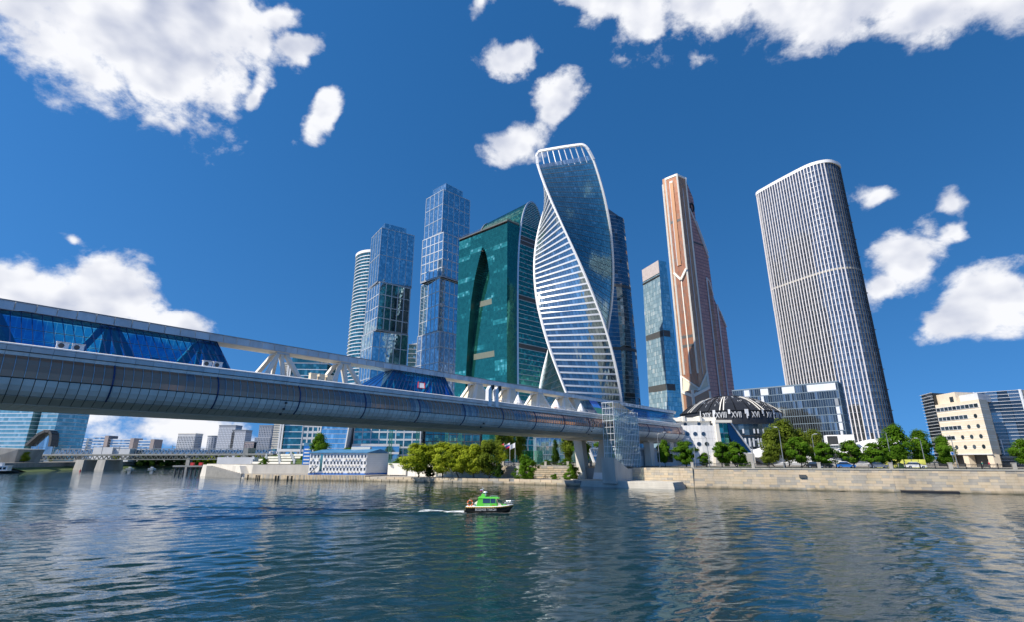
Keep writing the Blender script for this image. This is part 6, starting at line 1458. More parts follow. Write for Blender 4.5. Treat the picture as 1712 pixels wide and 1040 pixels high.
# pale stone landing at the river bend with ramp
ln_ = thing('stone_landing', (-120, 225, 0), 'pale stone river landing with a ramp at the bend', 'landing')
m_ = MB(); m_.hexa([(-139.7, 236.1, -2), (-103, 204, -2), (-100, 210, -2), (-137, 243, -2), (-139.3, 237.0, 4.6), (-109, 210.4, 4.6), (-107, 214, 4.6), (-137, 243, 4.6)]); part('wall', m_, 'concrete', ln_)
m_ = MB(); m_.hexa([(-139.7, 236.1, -2), (-137, 243, -2), (-150, 263, -2), (-152, 258, -2), (-139.3, 237, 4.6), (-137, 243, 4.6), (-150, 263, 4.6), (-151.6, 258, 4.6)]); part('side_wall', m_, 'concrete', ln_)
m_ = MB()
for i in range(14): t = i/14; p = l2((-132, 228.8), (-106, 206.2), t); m_.box(p[0], p[1] - 1.4, 0, p[0] + 2.0, p[1] + .6, 4.4 - t*2.8)
part('ramp_step', m_, 'coping', ln_, kind='stuff')
m_ = MB(); m_.box(-135, 240, 4.6, -118, 244, 8.0); single('white_shed', m_, 'pale_grey', 'long pale shed roof on the landing below the railway bridge', 'shed')
# grassed terraces below the teal tower
tz_ = thing('terraced_garden', (-118, 250, GZ), 'grassy terraced garden with pale parapets below the teal tower', 'garden')
for i in range(4):
    a, b = (-132 + i*2, 246 + i*9), (-88 + i*2, 226 + i*9); n1_ = nrm(a, b); z = GZ + .3 + i*1.2
    m_ = MB(); m_.hexa([(*a, GZ), (*b, GZ), (*off(b, n1_, -9.5), GZ), (*off(a, n1_, -9.5), GZ), (*a, z), (*b, z), (*off(b, n1_, -9.5), z + .5), (*off(a, n1_, -9.5), z + .5)]); part('lawn', m_, 'grass', tz_)
    m_ = MB(); hbars(m_, l2(a, b, .1), l2(a, b, .8 - .1*i), [z + .3], .9, .3); part('parapet', m_, 'white_wall', tz_)
    for j in range(5): c = l2(a, b, .12 + j*.18); m_ = MB(); m_.box(c[0]-.4, c[1]-.5, z, c[0]+.4, c[1]+.3, z + 2.0); part('gate_post', m_, 'pale_grey', tz_)
# timber dolphin
dl = thing('timber_dolphin', (-153, 250, 0), 'dark timber mooring pier standing in the water at the bend', 'mooring pier')
m_ = MB()
for i in range(7):
    for j in range(2): m_.tube((-159 + i*1.9, 249 + j*3, -1), (-159 + i*1.9, 249 + j*3, 3.6), .4, .4, 8)
part('pile', m_, 'dark_grey', dl, kind='stuff'); m_ = MB(); m_.box(-160, 248, 3.6, -146, 253.5, 4.3); part('platform', m_, 'concrete_dark', dl)
m_ = MB()
for x in (-152.5, -148.5): m_.box(x, 249, 4.3, x + 1.5, 250.2, 5.6)
part('red_box', m_, 'red', dl)
m_ = MB()
for p, q in zip(bend[:-7], bend[1:-6]): n_ = nrm(p, q); m_.quad((*p, 2.2), (*q, 2.2), (*off(q, n_, -9), -.4), (*off(p, n_, -9), -.4)); m_.quad((*p, 2.2), (*q, 2.2), (*off(q, n_, 9), -.4), (*off(p, n_, 9), -.4))
structure('river_bank', m_, 'grass')
# ------------------------------------------------------------------ railway bridge
rl = thing('railway_bridge', (-260, 360, 0), 'long low steel truss railway bridge across the bend', 'bridge')
rA, rB = (-357, 384), (-150, 331)
dd = dist(rA, rB); dv = ((rB[0]-rA[0])/dd, (rB[1]-rA[1])/dd); rn = nrm(rA, rB)
m_ = MB(); m_.hexa([(*off(rA, rn, 2), 9.6), (*off(rB, rn, 2), 9.8), (*off(rB, rn, -8), 9.8), (*off(rA, rn, -8), 9.6), (*off(rA, rn, 2), 10.4), (*off(rB, rn, 2), 10.6), (*off(rB, rn, -8), 10.6), (*off(rA, rn, -8), 10.4)]); part('deck', m_, 'concrete_dark', rl)
mat('truss', (0.15, 0.16, 0.15), .6, .2, var=.15)
for o_ in (1.8, -7.8):
    m_ = MB(); P0, P1 = off(rA, rn, o_), off(rB, rn, o_); m_.bar((*P0, 6.5), (*P1, 7.2), .5, .5); m_.bar((*P0, 9.5), (*P1, 9.7), .5, .5); k = 50
    for i in range(k):
        a, b, c = l2(P0, P1, i/k), l2(P0, P1, (i+.5)/k), l2(P0, P1, (i+1)/k); m_.bar((*a, 6.6), (*b, 9.6), .3, .35); m_.bar((*b, 9.6), (*c, 6.7), .3, .35)
    part('truss', m_, 'truss', rl)
m_ = MB()
for f in (.27, .36): c = l2(rA, rB, f); m_.hexa([(c[0]-4, c[1]-4, -2), (c[0]+4, c[1]-6, -2), (c[0]+6, c[1]+10, -2), (c[0]-2, c[1]+12, -2), (c[0]-3.5, c[1]-3, 6.6), (c[0]+3.5, c[1]-5, 6.6), (c[0]+5, c[1]+9, 6.6), (c[0]-2, c[1]+11, 6.6)])
mat('concrete_mid', (.34, .335, .32), .85, var=.2, vs=.3, streak=(1, 1, .2)); part('pier', m_, 'concrete_mid', rl)
m_ = MB(); c = l2(rA, rB, .9); m_.box(c[0]-1.5, c[1]-2, 0, c[0]+1.5, c[1]+8, 14); part('pier_tower', m_, 'concrete_dark', rl)
m_ = MB(); c = rA; m_.hexa([(c[0]-8, c[1]-3, 2), (c[0]+4, c[1]-6, 2), (c[0]+6, c[1]+10, 2), (c[0]-6, c[1]+10, 2), (c[0]-8, c[1]-3, 10.6), (c[0]+2, c[1]-5, 10.6), (c[0]+4, c[1]+10, 10.6), (c[0]-6, c[1]+10, 10.6)]); part('abutment', m_, 'pale_grey', rl)
for i in range(14):
    c = off(l2(rA, rB, (i+.5)/14), rn, -2); m_ = MB(); m_.bar((*c, 10.4), (*c, 16.2), .25, .25, up=(1, 0, 0)); m_.bar((*c, 15.4), (*off(c, rn, -4), 15.6), .18, .18); part('catenary_post', m_, 'steel_grey', rl)
r2 = thing('upper_truss_bridge', (-290, 440, 0), 'grey railway truss bridge with glazed walkway behind the low one', 'bridge')
uA, uB = (-391, 446), (-190, 430); m_ = MB()
m_.bar((*uA, 11), (*uB, 11), 1, .8); m_.bar((*l2(uA, uB, .03), 15.4), (*uB, 15.2), .6, .6); k = 40
for i in range(k):
    a, b, c = l2(uA, uB, i/k), l2(uA, uB, (i+.5)/k), l2(uA, uB, (i+1)/k); m_.bar((*a, 11.2), (*b, 15.3), .35, .4); m_.bar((*b, 15.3), (*c, 11.2), .35, .4)
part('truss', m_, 'steel_grey', r2)
m_ = MB(); m_.hexa([(*off(uA, (0, 1), 1), 11.4), (*off(uB, (0, 1), 1), 11.4), (*off(uB, (0, 1), 6), 11.4), (*off(uA, (0, 1), 6), 11.4), (*off(uA, (0, 1), 1), 14.4), (*off(uB, (0, 1), 1), 14.4), (*off(uB, (0, 1), 6), 14.4), (*off(uA, (0, 1), 6), 14.4)]); part('walkway', m_, 'g_grey', r2)
for f in (.1, .35, .6, .85): c = l2(uA, uB, f); m_ = MB(); m_.box(c[0]-1.5, c[1]+1, -2, c[0]+1.5, c[1]+5, 11); part('pier', m_, 'concrete_mid', r2)
# ------------------------------------------------------------------ far left tower with arched entrance and offices
lt2 = thing('left_glass_tower', (-450, 490, GZ), 'wide teal glass tower cut off by the left edge under the bridge', 'skyscraper')
block_tower(lt2, [(-520, 500), (-518, 481), (-449, 479), (-447, 500)], GZ, 95, 'g_cyan', 3.6, 2.2, 'white_metal', fl=.7)
lt3 = thing('left_arched_tower', (-432, 485, GZ), 'pale blue glass tower with a dark arched entrance at far left', 'skyscraper')
block_tower(lt3, [(-447, 488), (-440, 478), (-424, 478), (-415, 486), (-417, 505), (-445, 505)], GZ, 90, 'g_cyan', 3.6, 2.0, 'pale_grey', fl=.5)
m_ = MB(); ap = [(-438, 19), (-434, 23.5), (-429, 29), (-424, 31.5), (-420, 31.2), (-417.8, 28.5), (-416.8, 23), (-416.6, 18)]
for (x0, z0), (x1, z1) in zip(ap[:-1], ap[1:]): m_.bar((x0, 472, z0), (x1, 472, z1), 8, 2.2, up=(0, 0, 1))
part('arch', m_, 'dark_grey', lt3); m_ = MB()
for i in range(9): x0, x1 = -437 + i*2.2, -437 + (i+1)*2.2; zt = 20 + 10*math.sin(math.pi*min(1, (i+1.5)/10)); m_.quad((x0 + .05, 473, GZ), (x1 - .05, 473, GZ), (x1 - .05, 473, zt), (x0 + .05, 473, zt))
part('arch_glass', m_, 'g_grey', lt3)
for i, (x0, x1, z1, y, lb) in enumerate(((-568, -533, 31.5, 650, 'long grey office block behind the arched tower'), (-524, -505, 33.6, 648, 'grey office block with brown roof box, second from the arched tower'), (-505, -474, 30.6, 650, 'teal banded office block with brown corner, third from the arched tower'), (-466, -447, 29.2, 648, 'low blue grey office block farthest from the arched tower'))):
    t = thing('far_office', (x0, y, GZ), lb, 'office building', 'offices beyond the railway bridge')
    block_tower(t, [(x0, y + 16), (x0, y), (x1, y), (x1, y + 16)], GZ, z1, 'g_grey', 3.4, 2.4, 'white_metal', fl=1.3)
    m_ = MB(); m_.box(x1 - 4, y - .6, GZ, x1 + .6, y + 15, z1 + 1.6) if i else m_.box(x0, y, z1, x1, y + 15, z1 + .6); part('corner_block', m_, 'haze_brown' if i else 'pale_grey', t)
m_ = MB(); m_.hexa([(-333, 326, 5), (-313, 330, 5), (-311, 345, 5), (-332, 343, 5), (-334, 326, 14.4), (-311.5, 329, 13.2), (-309, 345, 13.2), (-334, 343, 14.4)])
cb = single('concrete_abutment', m_, 'concrete_mid', 'weathered concrete bridge abutment on the far left bank', 'abutment')
m_ = MB(); m_.box(-347, 432, GZ, -331, 440, 16.5); m_.box(-331, 434, GZ, -318, 440, 15.4); single('white_depot', m_, 'pale_grey', 'plain pale depot building behind the railway bridge', 'building')
# far residential towers
for i, (x0, x1, z1, st, lb, gmn) in enumerate(((-581, -551, 48.5, 0, 'pale concave apartment tower alone right of the far offices', 'pale_grey'), (-533.5, -510, 44.5, 1, 'round grey apartment tower with pale crown', 'haze_grey'), (-512, -483, 62.5, 2, 'tallest far grey apartment tower, left of its lower twin', 'haze_grey'), (-488, -464, 54.5, 3, 'far apartment tower overlapping the right side of its taller twin', 'haze_grey'), (-463, -442, 35.2, 4, 'low brown apartment block between the far towers', 'haze_brown'), (-447, -420, 62.6, 5, 'far apartment tower of two stacked parts beside the teal office tower', 'haze_grey'))):
    t = thing('apartment_tower', (x0, 900, GZ), lb, 'apartment block', 'far apartment towers'); W_ = 22
    poly = [(x0, 900 + W_), (x0, 900), (x1, 900), (x1, 900 + W_)]
    if st == 1: c = ((x0+x1)/2, 911); poly = [(c[0] + 12*math.cos(a), c[1] + 12*math.sin(a)) for a in [2*math.pi*k/16 for k in range(16)]]
    if st == 5: poly2 = [(x0 + 4, 900 + W_), (x0 + 4, 903), (x1, 903), (x1, 900 + W_)]
    m_ = MB(); m_.prism(poly, GZ, z1 if st != 5 else 43); 
    if st == 5: m_.prism(poly2, 43.2, z1)
    part('wall', m_, gmn, t); wn_ = MB()
    for a, b in edges(poly)[:(16 if st == 1 else 3)]:
        kk = max(1, int(dist(a, b)/2.6))
        for i_ in range(kk):
            for j in range(int(((z1 if st != 5 else 43) - GZ - 2)/3.0)): c = l2(a, b, (i_+.5)/kk); vbars(wn_, l2(a, b, i_/kk), l2(a, b, (i_+1)/kk), [.5], GZ + 1.5 + j*3.0, GZ + 3.4 + j*3.0, 1.3, .08)
    if st == 5:
        for a, b in edges(poly2)[:3]:
            for i_ in range(8):
                for j in range(6): vbars(wn_, l2(a, b, i_/8), l2(a, b, (i_+1)/8), [.5], 44.5 + j*3.0, 46.4 + j*3.0, 1.2, .08)
    part('window', wn_, 'white_metal' if st in (2, 3) else 'g_window', t, kind='stuff')
    m_ = MB(); m_.prism(inset(poly if st != 5 else poly2, -.4), z1, z1 + 1.6, bot=True); part('roof', m_, 'steel_grey' if st else 'white_wall', t)
# ------------------------------------------------------------------ trees
def leaf_cloud(n, clumps, leaf, shape, seed, droop=0.0, flat=1.0):
    """many small leaf quads gathered in clumps through a crown volume; shape(z in 0..1) gives radius"""
    rnd = random.Random(seed); mb = MB(); cs = []
    while len(cs) < clumps:
        h = rnd.uniform(.02, .98); r = shape(h); a = rnd.uniform(0, 2*math.pi); q = rnd.random()**.42
        x, y = r*q*math.cos(a), r*q*math.sin(a)
        k = 1 + .95*noise.noise((x*2.2 + seed, y*2.2, h*2.6)); cs.append((x*k, y*k, h, rnd.uniform(.65, 1.25), rnd.gauss(0, .16)))
    per = n // clumps
    for x, y, h, s, tone in cs:
        for _ in range(int(per*s)):
            d = Vector((rnd.gauss(0, 1), rnd.gauss(0, 1), rnd.gauss(0, .8))); d = d.normalized()*(rnd.random()**.45); cr_ = .155*s*flat
            c = Vector((x + d.x*cr_, y + d.y*cr_, h + d.z*cr_*.8 - droop*rnd.random()**2))
            rad_ = Vector((x + d.x*.1, y + d.y*.1, (h - .45)*.8)); nn = (d*.7 + rad_.normalized()*.9 + Vector((0, 0, .35)) + Vector((rnd.gauss(0, .32), rnd.gauss(0, .32), rnd.gauss(0, .32)))).normalized()
            u = nn.cross(Vector((rnd.random()-.5, rnd.random()-.5, rnd.random()-.5))).normalized(); v = nn.cross(u); l = leaf*rnd.uniform(.6, 1.3)
            mb.quad(c - u*l - v*l*.6, c + u*l - v*l*.5, c + u*l*.9 + v*l*.6, c - u*l*.8 + v*l*.7, 0, min(1, max(0, .5 + tone + rnd.gauss(0, .17) + d.z*.12)))
    return mb
def branches(seed, trunk_h, spread, top, n, r0):
    rnd = random.Random(seed); mb = MB(); p = Vector((0, 0, 0)); r = r0
    segs = 4
    for i in range(segs):
        q = p + Vector((rnd.gauss(0, .03), rnd.gauss(0, .03), trunk_h/segs)); mb.tube(p, q, r, r*.88, 7, cap=False); p = q; r *= .88
    for k in range(n):
        a = 2*math.pi*k/n + rnd.uniform(-.4, .4); rr = spread*rnd.uniform(.4, .85); e = Vector((rr*math.cos(a), rr*math.sin(a), lerp(trunk_h, top, rnd.uniform(.45, .9)))); m_ = p.lerp(e, .5) + Vector((0, 0, .06))
        mb.tube(p, m_, r*.6, r*.42, 6, cap=False); mb.tube(m_, e, r*.42, r*.12, 5, cap=False)
        e2 = m_ + Vector((rnd.gauss(0, .12), rnd.gauss(0, .12), .16)); mb.tube(m_, e2, r*.3, r*.1, 5, cap=False)
    return mb
# unit trees: height 1, crown radius scaled in the shape
def sh_round(lo, rad, p=1.0): return lambda h: rad*max(.08, math.sin(math.pi*max(0, min(1, (h - lo)/(1.0 - lo)))**p))**.55 if h > lo else 0
def crown_mesh(nm, seed, n, clumps, leaf, lo, rad, m_, p=1.0, droop=0, flat=1.0):
    mb = leaf_cloud(n, clumps, leaf, lambda t: sh_round(0, rad, p)(t), seed, droop, flat)
    mb.v = [(x, y, lo + z*(1 - lo)) for x, y, z in mb.v]; return mb.mesh('crown', m_)
PRO = {}
def proto(nm, seed, n, clumps, leaf, lo, rad, lm, th, br=6, r0=.022, p=1.0, droop=0, flat=1.0):
    PRO[nm] = (crown_mesh(nm, seed, n, clumps, leaf, lo, rad, lm, p, droop, flat), branches(seed, th, rad, .9, br, r0).mesh('trunk', 'bark', smooth=True))
proto('willow', 3, 9000, 90, .022, .20, .42, 'leaf_willow', .26, 7, .020, .8, .03)
proto('willow2', 4, 9000, 80, .022, .18, .44, 'leaf_willow', .24, 6, .018, .75, .03)
proto('maple', 5, 7000, 60, .028, .18, .46, 'leaf_mid', .24, 6, .024, .85)
proto('maple2', 6, 7000, 56, .030, .20, .44, 'leaf_mid', .26, 6, .022, .9)
proto('linden', 7, 9000, 90, .022, .16, .40, 'leaf_mid', .22, 7, .025, .8)
proto('birch', 8, 8000, 90, .020, .14, .30, 'leaf_olive', .26, 7, .016, .8, .05)
proto('bush', 9, 7000, 60, .026, .02, .62, 'leaf_mid', .1, 6, .02, .6)
proto('bushw', 14, 7000, 60, .026, .04, .5, 'leaf_willow', .1, 6, .02, .65)
proto('dark', 10, 7000, 60, .026, .06, .48, 'leaf_dark', .15, 6, .02, .7)
proto('conifer', 12, 5000, 70, .022, .04, .26, 'leaf_dark', .5, 6, .016, .45)
def tree(kind, x, y, z, h, label, wide=1.0, group=None, name='tree', cat='tree', rot=None):
    t = thing(name, (x, y, z), label, cat, group); cm, tmh = PRO[kind]; r_ = random.uniform(0, 6.28) if rot is None else rot
    put('trunk', tmh, t, sc=(h*wide, h*wide, h), rot=(0, 0, r_)); put('crown', cm, t, sc=(h*wide, h*wide, h), rot=(0, 0, r_)); return t
GW = 'yellow green willows on the low quay'
for x, y, h, wd, k, lb in ((-30.5, 172.5, 10.6, 1.25, 'willow', 'leftmost yellow green willow on the low quay, wide crown'), (-22.3, 170.6, 10.9, 1.05, 'willow2', 'second yellow green willow from the left on the low quay'), (-17.0, 168.9, 10.4, .95, 'willow', 'third yellow green willow from the left on the low quay'), (-12.0, 167.3, 10.2, .95, 'willow2', 'fourth yellow green willow from the left on the low quay'), (-7.2, 165.6, 11.4, .85, 'birch', 'tall thin yellow green tree, rightmost of the quay row')):
    tree(k, x, y, 1.43, h, lb, wd, GW)
tree('bush', 4.3, 161.6, 1.43, 6.6, 'large round green bush on the quay left of the pier', .95, name='bush', cat='bush')
tree('dark', -4.2, 164.4, 1.43, 4.6, 'dark green shrub at the foot of the rightmost quay tree', .8, name='shrub', cat='shrub'); tree('dark', -26.8, 172.2, 1.43, 3.2, 'dark low shrub between the two left willows', 1.2, name='shrub', cat='shrub')
tree('bush', 17.6, 156.4, 1.43, 4.2, 'green shrub against the terraced stone wall beside the pier', .95, name='shrub', cat='shrub'); tree('bush', 12.8, 158.3, 1.43, 1.5, 'low weedy shrub left of the terrace shrub', 1.4, name='shrub', cat='shrub')
tree('bush', -41.5, 192.8, 5.0, 2.3, 'low hedge above the blank white wall', 2.4, name='hedge', cat='hedge')
tree('linden', -79.5, 214, GZ, 12.0, 'dark green tree behind the left end of the white building', .8); tree('maple', -70, 222, GZ, 6.5, 'small tree showing above the blue roof', .8)
GB = 'trees behind the stone terrace'
for x, y, h, wd, k, lb in ((16.8, 203, 9.5, .5, 'conifer', 'narrow dark conifer on the lawn left of the pier'), (21.5, 200, 13.5, .6, 'birch', 'tall airy birch just left of the pier legs'), (26.0, 194, 10.8, .75, 'linden', 'bright green tree beside the left pier leg'), (33.6, 186, 10.2, .72, 'maple', 'green tree seen between the two pier legs'), (-4.8, 210, 14, .55, 'birch', 'tall yellowish birch behind the red flag'), (-0.5, 214, 14.5, .5, 'birch', 'tall yellowish birch behind the striped flag'), (3.4, 218, 13.5, .5, 'birch', 'tall yellowish birch behind the white flag'), (-10, 200, 9, .7, 'willow', 'pale green tree behind the rightmost quay tree'), (-4, 196, 7.2, .7, 'willow2', 'small pale tree left of the flag poles')):
    tree(k, x, y, GZ, h, lb, wd, GB)
for x, y, h, lb in ((20, 196, 2.2, 'low clipped hedge on the lawn before the conifer'), (13.5, 206, 1.8, 'low clipped hedge right of the green glass cube')): tree('bush', x, y, GZ, h, lb, 2.2, name='hedge', cat='hedge')
GE = 'maples along the embankment road'
for x, y, h, wd, k, lb in ((44.6, 152.5, 7.2, .60, 'maple2', 'thin maple left of the white terminal, first behind the railing'), (49.9, 150.6, 6.9, .95, 'maple', 'round maple in front of the white terminal wall'), (58.9, 147.5, 6.6, .88, 'maple2', 'left of two maples touching right of the terminal podium'), (62.6, 146.4, 6.6, .85, 'maple', 'right of two maples touching right of the terminal podium'), (77.6, 141.5, 7.6, .85, 'maple2', 'dark maple in front of the group of birches'), (83.4, 139.6, 6.2, .92, 'maple', 'maple below the crooked white roof edge'), (89.6, 137.8, 6.7, .92, 'maple2', 'round maple in front of the wave roofed pavilion'), (93.4, 134.8, 6.0, .98, 'maple', 'wide maple right of the wave roofed pavilion'), (99.2, 137.0, 4.8, .8, 'maple2', 'small maple under the lens tower'), (55.2, 150, 3.8, .9, 'maple', 'small round young maple beside the podium wall')):
    tree(k, x, y, GZ, h, lb, wd, GE)
GR = 'large trees before the beige office'
for x, y, h, wd, k, lb in ((105.6, 142.5, 11.0, .82, 'linden', 'tall dark green tree left of the lamp posts'), (111.8, 142.5, 9.6, .85, 'linden', 'broad tree behind the lamp posts at the foot of the beige office'), (117.6, 142.0, 8.0, .8, 'linden', 'tree touching the left corner of the beige office'), (137.8, 140.6, 7.2, .9, 'linden', 'tree in front of the right corner of the beige office'), (144.5, 139, 8.2, .9, 'linden', 'tree at the right edge of the picture')):
    tree(k, x, y, GZ, h, lb, wd, GR)
GC = 'birches before the slab office'
for x, y, h, wd, lb in ((78, 156, 11.0, .85, 'leftmost airy birch before the slab office'), (83.2, 158, 13.6, .8, 'tallest airy birch before the slab office'), (88.5, 160, 10.8, .85, 'third airy birch before the slab office'), (95.5, 164, 11.0, .8, 'rightmost airy birch beside the white roof box')): tree('birch', x, y, GZ, h, lb, wd, GC)
for x, y, h, wd, k, lb in ((66.8, 163, 5.6, .5, 'conifer', 'small blue grey conifer in front of the hall steps'), (70.5, 160, 3.0, 1.2, 'bush', 'clipped bush right of the small conifer'), (73, 150, 4.6, 1.0, 'birch', 'loose olive shrub before the hall steps')): tree(k, x, y, GZ, h, lb, wd, name='tree' if k == 'conifer' else 'shrub', cat='tree' if k == 'conifer' else 'shrub')
GF = 'far trees below the railway bridge'; rng = random.Random(5)
far_t = [(-372, 405, 9, 'willow'), (-362, 400, 7, 'linden'), (-350, 398, 5, 'willow'), (-318, 420, 6, 'willow'), (-312, 443, 13, 'dark'), (-303, 445, 14, 'dark'), (-294, 447, 13, 'dark'), (-285, 449, 12, 'dark')] + [(-276 + i*9.5, 452 + rng.uniform(-3, 2), rng.uniform(9, 12), ('bushw', 'bush')[i % 2]) for i in range(12)]
for i, (x, y, h, k) in enumerate(far_t):
    dk = k == 'dark'
    od = ('first', 'second', 'third', 'fourth', 'fifth', 'sixth', 'seventh', 'eighth', 'ninth', 'tenth', 'eleventh', 'twelfth')[(i if i < 4 else (i - 4 if dk else i - 8))]
    tree(k, x, y, GZ - .3 if i < 4 else .6, h, od + ' dark green tree from the left on the far shore under the railway bridge' if dk else (od + ' tree from the left on the left bank by the arched tower' if i < 4 else od + ' tree from the left in the far yellow green row under the railway bridge'), 1.0, GF); continue
    tree(k, x, y, GZ - .3, h, 'dark green tree clump member on the far shore under the railway bridge' if dk else ('yellowish tree on the left bank by the arched tower' if i < 4 and k == 'willow' else ('dark tree on the left bank by the arched tower' if i < 4 else ('yellow green far tree in the row under the railway bridge' if k == 'willow' else 'mid green far tree in the row under the railway bridge'))), 1.0, GF)
for i, (x, y, h) in enumerate(((-326, 318, 9), (-320, 316, 6.5), (-312, 335, 7))): tree('willow', x, y, GZ - .4, h, ('yellow green tree at the left edge above the excursion boat', 'lower yellow green tree right of the left edge tree', 'pale tree beside the concrete abutment')[i], 1.0, 'left bank trees')
for i, (x, y, h) in enumerate(((-105, 222, 3), (-100, 250, 3.5), (-118, 262, 4))): tree('bush', x, y, GZ - .3, h, ('round bush above the stone landing', 'bush on the terraces below the teal tower', 'bush left on the terraces below the teal tower')[i], 1.0, name='bush', cat='bush')
# ------------------------------------------------------------------ lamp posts, masts, signs
def lamp(x, y, h, arm, label, cat='lamp post', tilt=0.0):
    t = thing('street_lamp', (x, y, GZ), label, cat, 'street lamps along the embankment'); m_ = MB(); m_.tube((x, y, GZ), (x, y, GZ + h*.5), .13, .10, 8); m_.tube((x, y, GZ + h*.5), (x, y, GZ + h - .6), .10, .07, 8); m_.tube((x, y, GZ), (x, y, GZ + .8), .2, .18, 8); part('pole', m_, 'steel_grey', t)
    m_ = MB(); pts = [(x, y, GZ + h - .7), (x + arm*.25, y - .1, GZ + h - .2), (x + arm, y - .3, GZ + h)]; m_.path(pts, .06, 6); part('arm', m_, 'steel_grey', t)
    m_ = MB(); s_ = 1 if arm > 0 else -1; m_.hexa([(x + arm, y - .45, GZ + h - .05), (x + arm + .8*s_, y - .45, GZ + h), (x + arm + .8*s_, y - .15, GZ + h), (x + arm, y - .15, GZ + h - .05), (x + arm, y - .4, GZ + h + .12), (x + arm + .7*s_, y - .4, GZ + h + .12), (x + arm + .7*s_, y - .2, GZ + h + .12), (x + arm, y - .2, GZ + h + .12)]); part('lamp_head', m_, 'white_metal', t)
lamp(41.8, 148.6, 9.6, 1.6, 'curved lamp post in front of the footbridge tube end'); lamp(50.8, 145.4, 7.6, -1.2, 'lamp post left of two before the terminal portholes'); lamp(54.1, 144.0, 8.2, -.8, 'lamp post right of two before the terminal portholes')
lamp(71.4, 138.0, 10.4, -.6, 'tall lamp post before the domed hall canopy'); lamp(65.0, 141.0, 7.2, .9, 'lamp post before the hall steps'); lamp(84.6, 146, 9.0, .6, 'grey lamp post between the birches and the wave roof')
lamp(98.8, 136.5, 9.6, -2.6, 'lamp post with long left arm before the lens tower'); lamp(109.4, 139.0, 7.6, -.9, 'leaning lamp post left of the beige office'); lamp(114.0, 134.5, 8.2, -.7, 'lamp post with floodlights at the beige office corner'); lamp(124.2, 121.2, 9.6, -1.0, 'tall lamp post crossing the beige office facade')
def flagpole(x, y, h, label, bands):
    t = thing('flag_pole', (x, y, GZ), label, 'flag', 'flags above the quay'); m_ = MB(); m_.tube((x, y, GZ), (x, y, GZ + h), .09, .05, 8); part('pole', m_, 'white_metal', t)
    for bi, (mn, z0, z1) in enumerate(bands):
        m_ = MB()
        for i in range(8):
            t0, t1 = i/8, (i+1)/8; f = lambda q: (x - .1 - 2.0*q, y + .18*math.sin(q*5), -.75*q*q - .25*math.sin(q*2.4)); a, b = f(t0), f(t1); zt = GZ + h - .2
            m_.quad((a[0], a[1], zt - 1.75*z1 + a[2]), (b[0], b[1], zt - 1.75*z1 + b[2]), (b[0], b[1], zt - 1.75*z0 + b[2]), (a[0], a[1], zt - 1.75*z0 + a[2]))
            m_.quad((a[0], a[1] + .015, zt - 1.75*z0 + a[2]), (b[0], b[1] + .015, zt - 1.75*z0 + b[2]), (b[0], b[1] + .015, zt - 1.75*z1 + b[2]), (a[0], a[1] + .015, zt - 1.75*z1 + a[2]))
        part('flag_cloth', m_, mn, t)
    return t
mat('flag_red', (0.62, 0.03, 0.07), .8); mat('flag_white', (0.8, .8, .82), .8)
f1 = flagpole(-3.0, 200, 8.2, 'red flag with white emblem, left of three flags', (('flag_red', 0, 1),)); m_ = MB()
for k in range(10): a, b = 2*math.pi*k/10, 2*math.pi*(k+1)/10; m_.poly([(-4.1, 199.94, GZ + 6.7), (-4.1 + .32*math.cos(a), 199.94, GZ + 6.7 + .36*math.sin(a)), (-4.1 + .32*math.cos(b), 199.94, GZ + 6.7 + .36*math.sin(b))])
part('emblem', m_, 'flag_white', f1)
flagpole(-.8, 200, 8.4, 'white blue and red striped flag, middle of three flags', (('flag_white', 0, .333), ('flag_blue', .333, .667), ('flag_red', .667, 1))); flagpole(1.2, 200, 8.4, 'white flag hanging slack, right of three flags', (('flag_white', 0, 1),))
# green lattice masts
for i, (x, y, lb) in enumerate(((-58.5, 250, 'leftmost green lattice mast behind the white building'), (-45.5, 250, 'second green lattice mast above the left willow'), (-31.5, 250, 'third green lattice mast above the willows'), (-25.0, 250, 'rightmost green lattice mast above the willows'))):
    t = thing('lattice_mast', (x, y, GZ), lb, 'mast', 'green lattice masts behind the quay'); m_ = MB()
    for dx, dy in ((-.6, -.6), (.6, -.6), (.6, .6), (-.6, .6)): m_.bar((x+dx, y+dy, GZ), (x+dx, y+dy, GZ + 19), .14, .14, up=(1, 0, 0))
    part('chord', m_, 'green_mast', t); m_ = MB()
    for k in range(15):
        z = GZ + k*1.25
        for (ax, ay), (bx, by) in (((-.6, -.6), (.6, -.6)), ((.6, -.6), (.6, .6)), ((.6, .6), (-.6, .6)), ((-.6, .6), (-.6, -.6))): m_.bar((x+ax, y+ay, z), (x+bx, y+by, z + 1.25), .09, .09); m_.bar((x+ax, y+ay, z), (x+bx, y+by, z), .08, .08)
    part('bracing', m_, 'green_mast', t, kind='stuff')
# advertising pylon
t = thing('sign_pylon', (-84.5, 216, GZ), 'tall blue advertising pylon left of the white building', 'sign'); m_ = MB(); m_.box(-86.2, 215.6, 3.2, -82.9, 216.4, 13.6); part('body', m_, 'sign_blue', t); m_ = MB(); m_.box(-86.3, 215.55, 12.4, -82.8, 216.45, 13.7); part('cap', m_, 'roof_blue', t)
m_ = MB()
for i in range(5): m_.box(-85.8, 215.50, 5.4 + i*1.35, -83.4, 215.58, 5.9 + i*1.35)
part('text_row', m_, 'white_paint', t); m_ = MB(); m_.box(-86.0, 215.5, 3.2, -83.0, 216.5, 5.0); part('foot', m_, 'dark_grey', t)
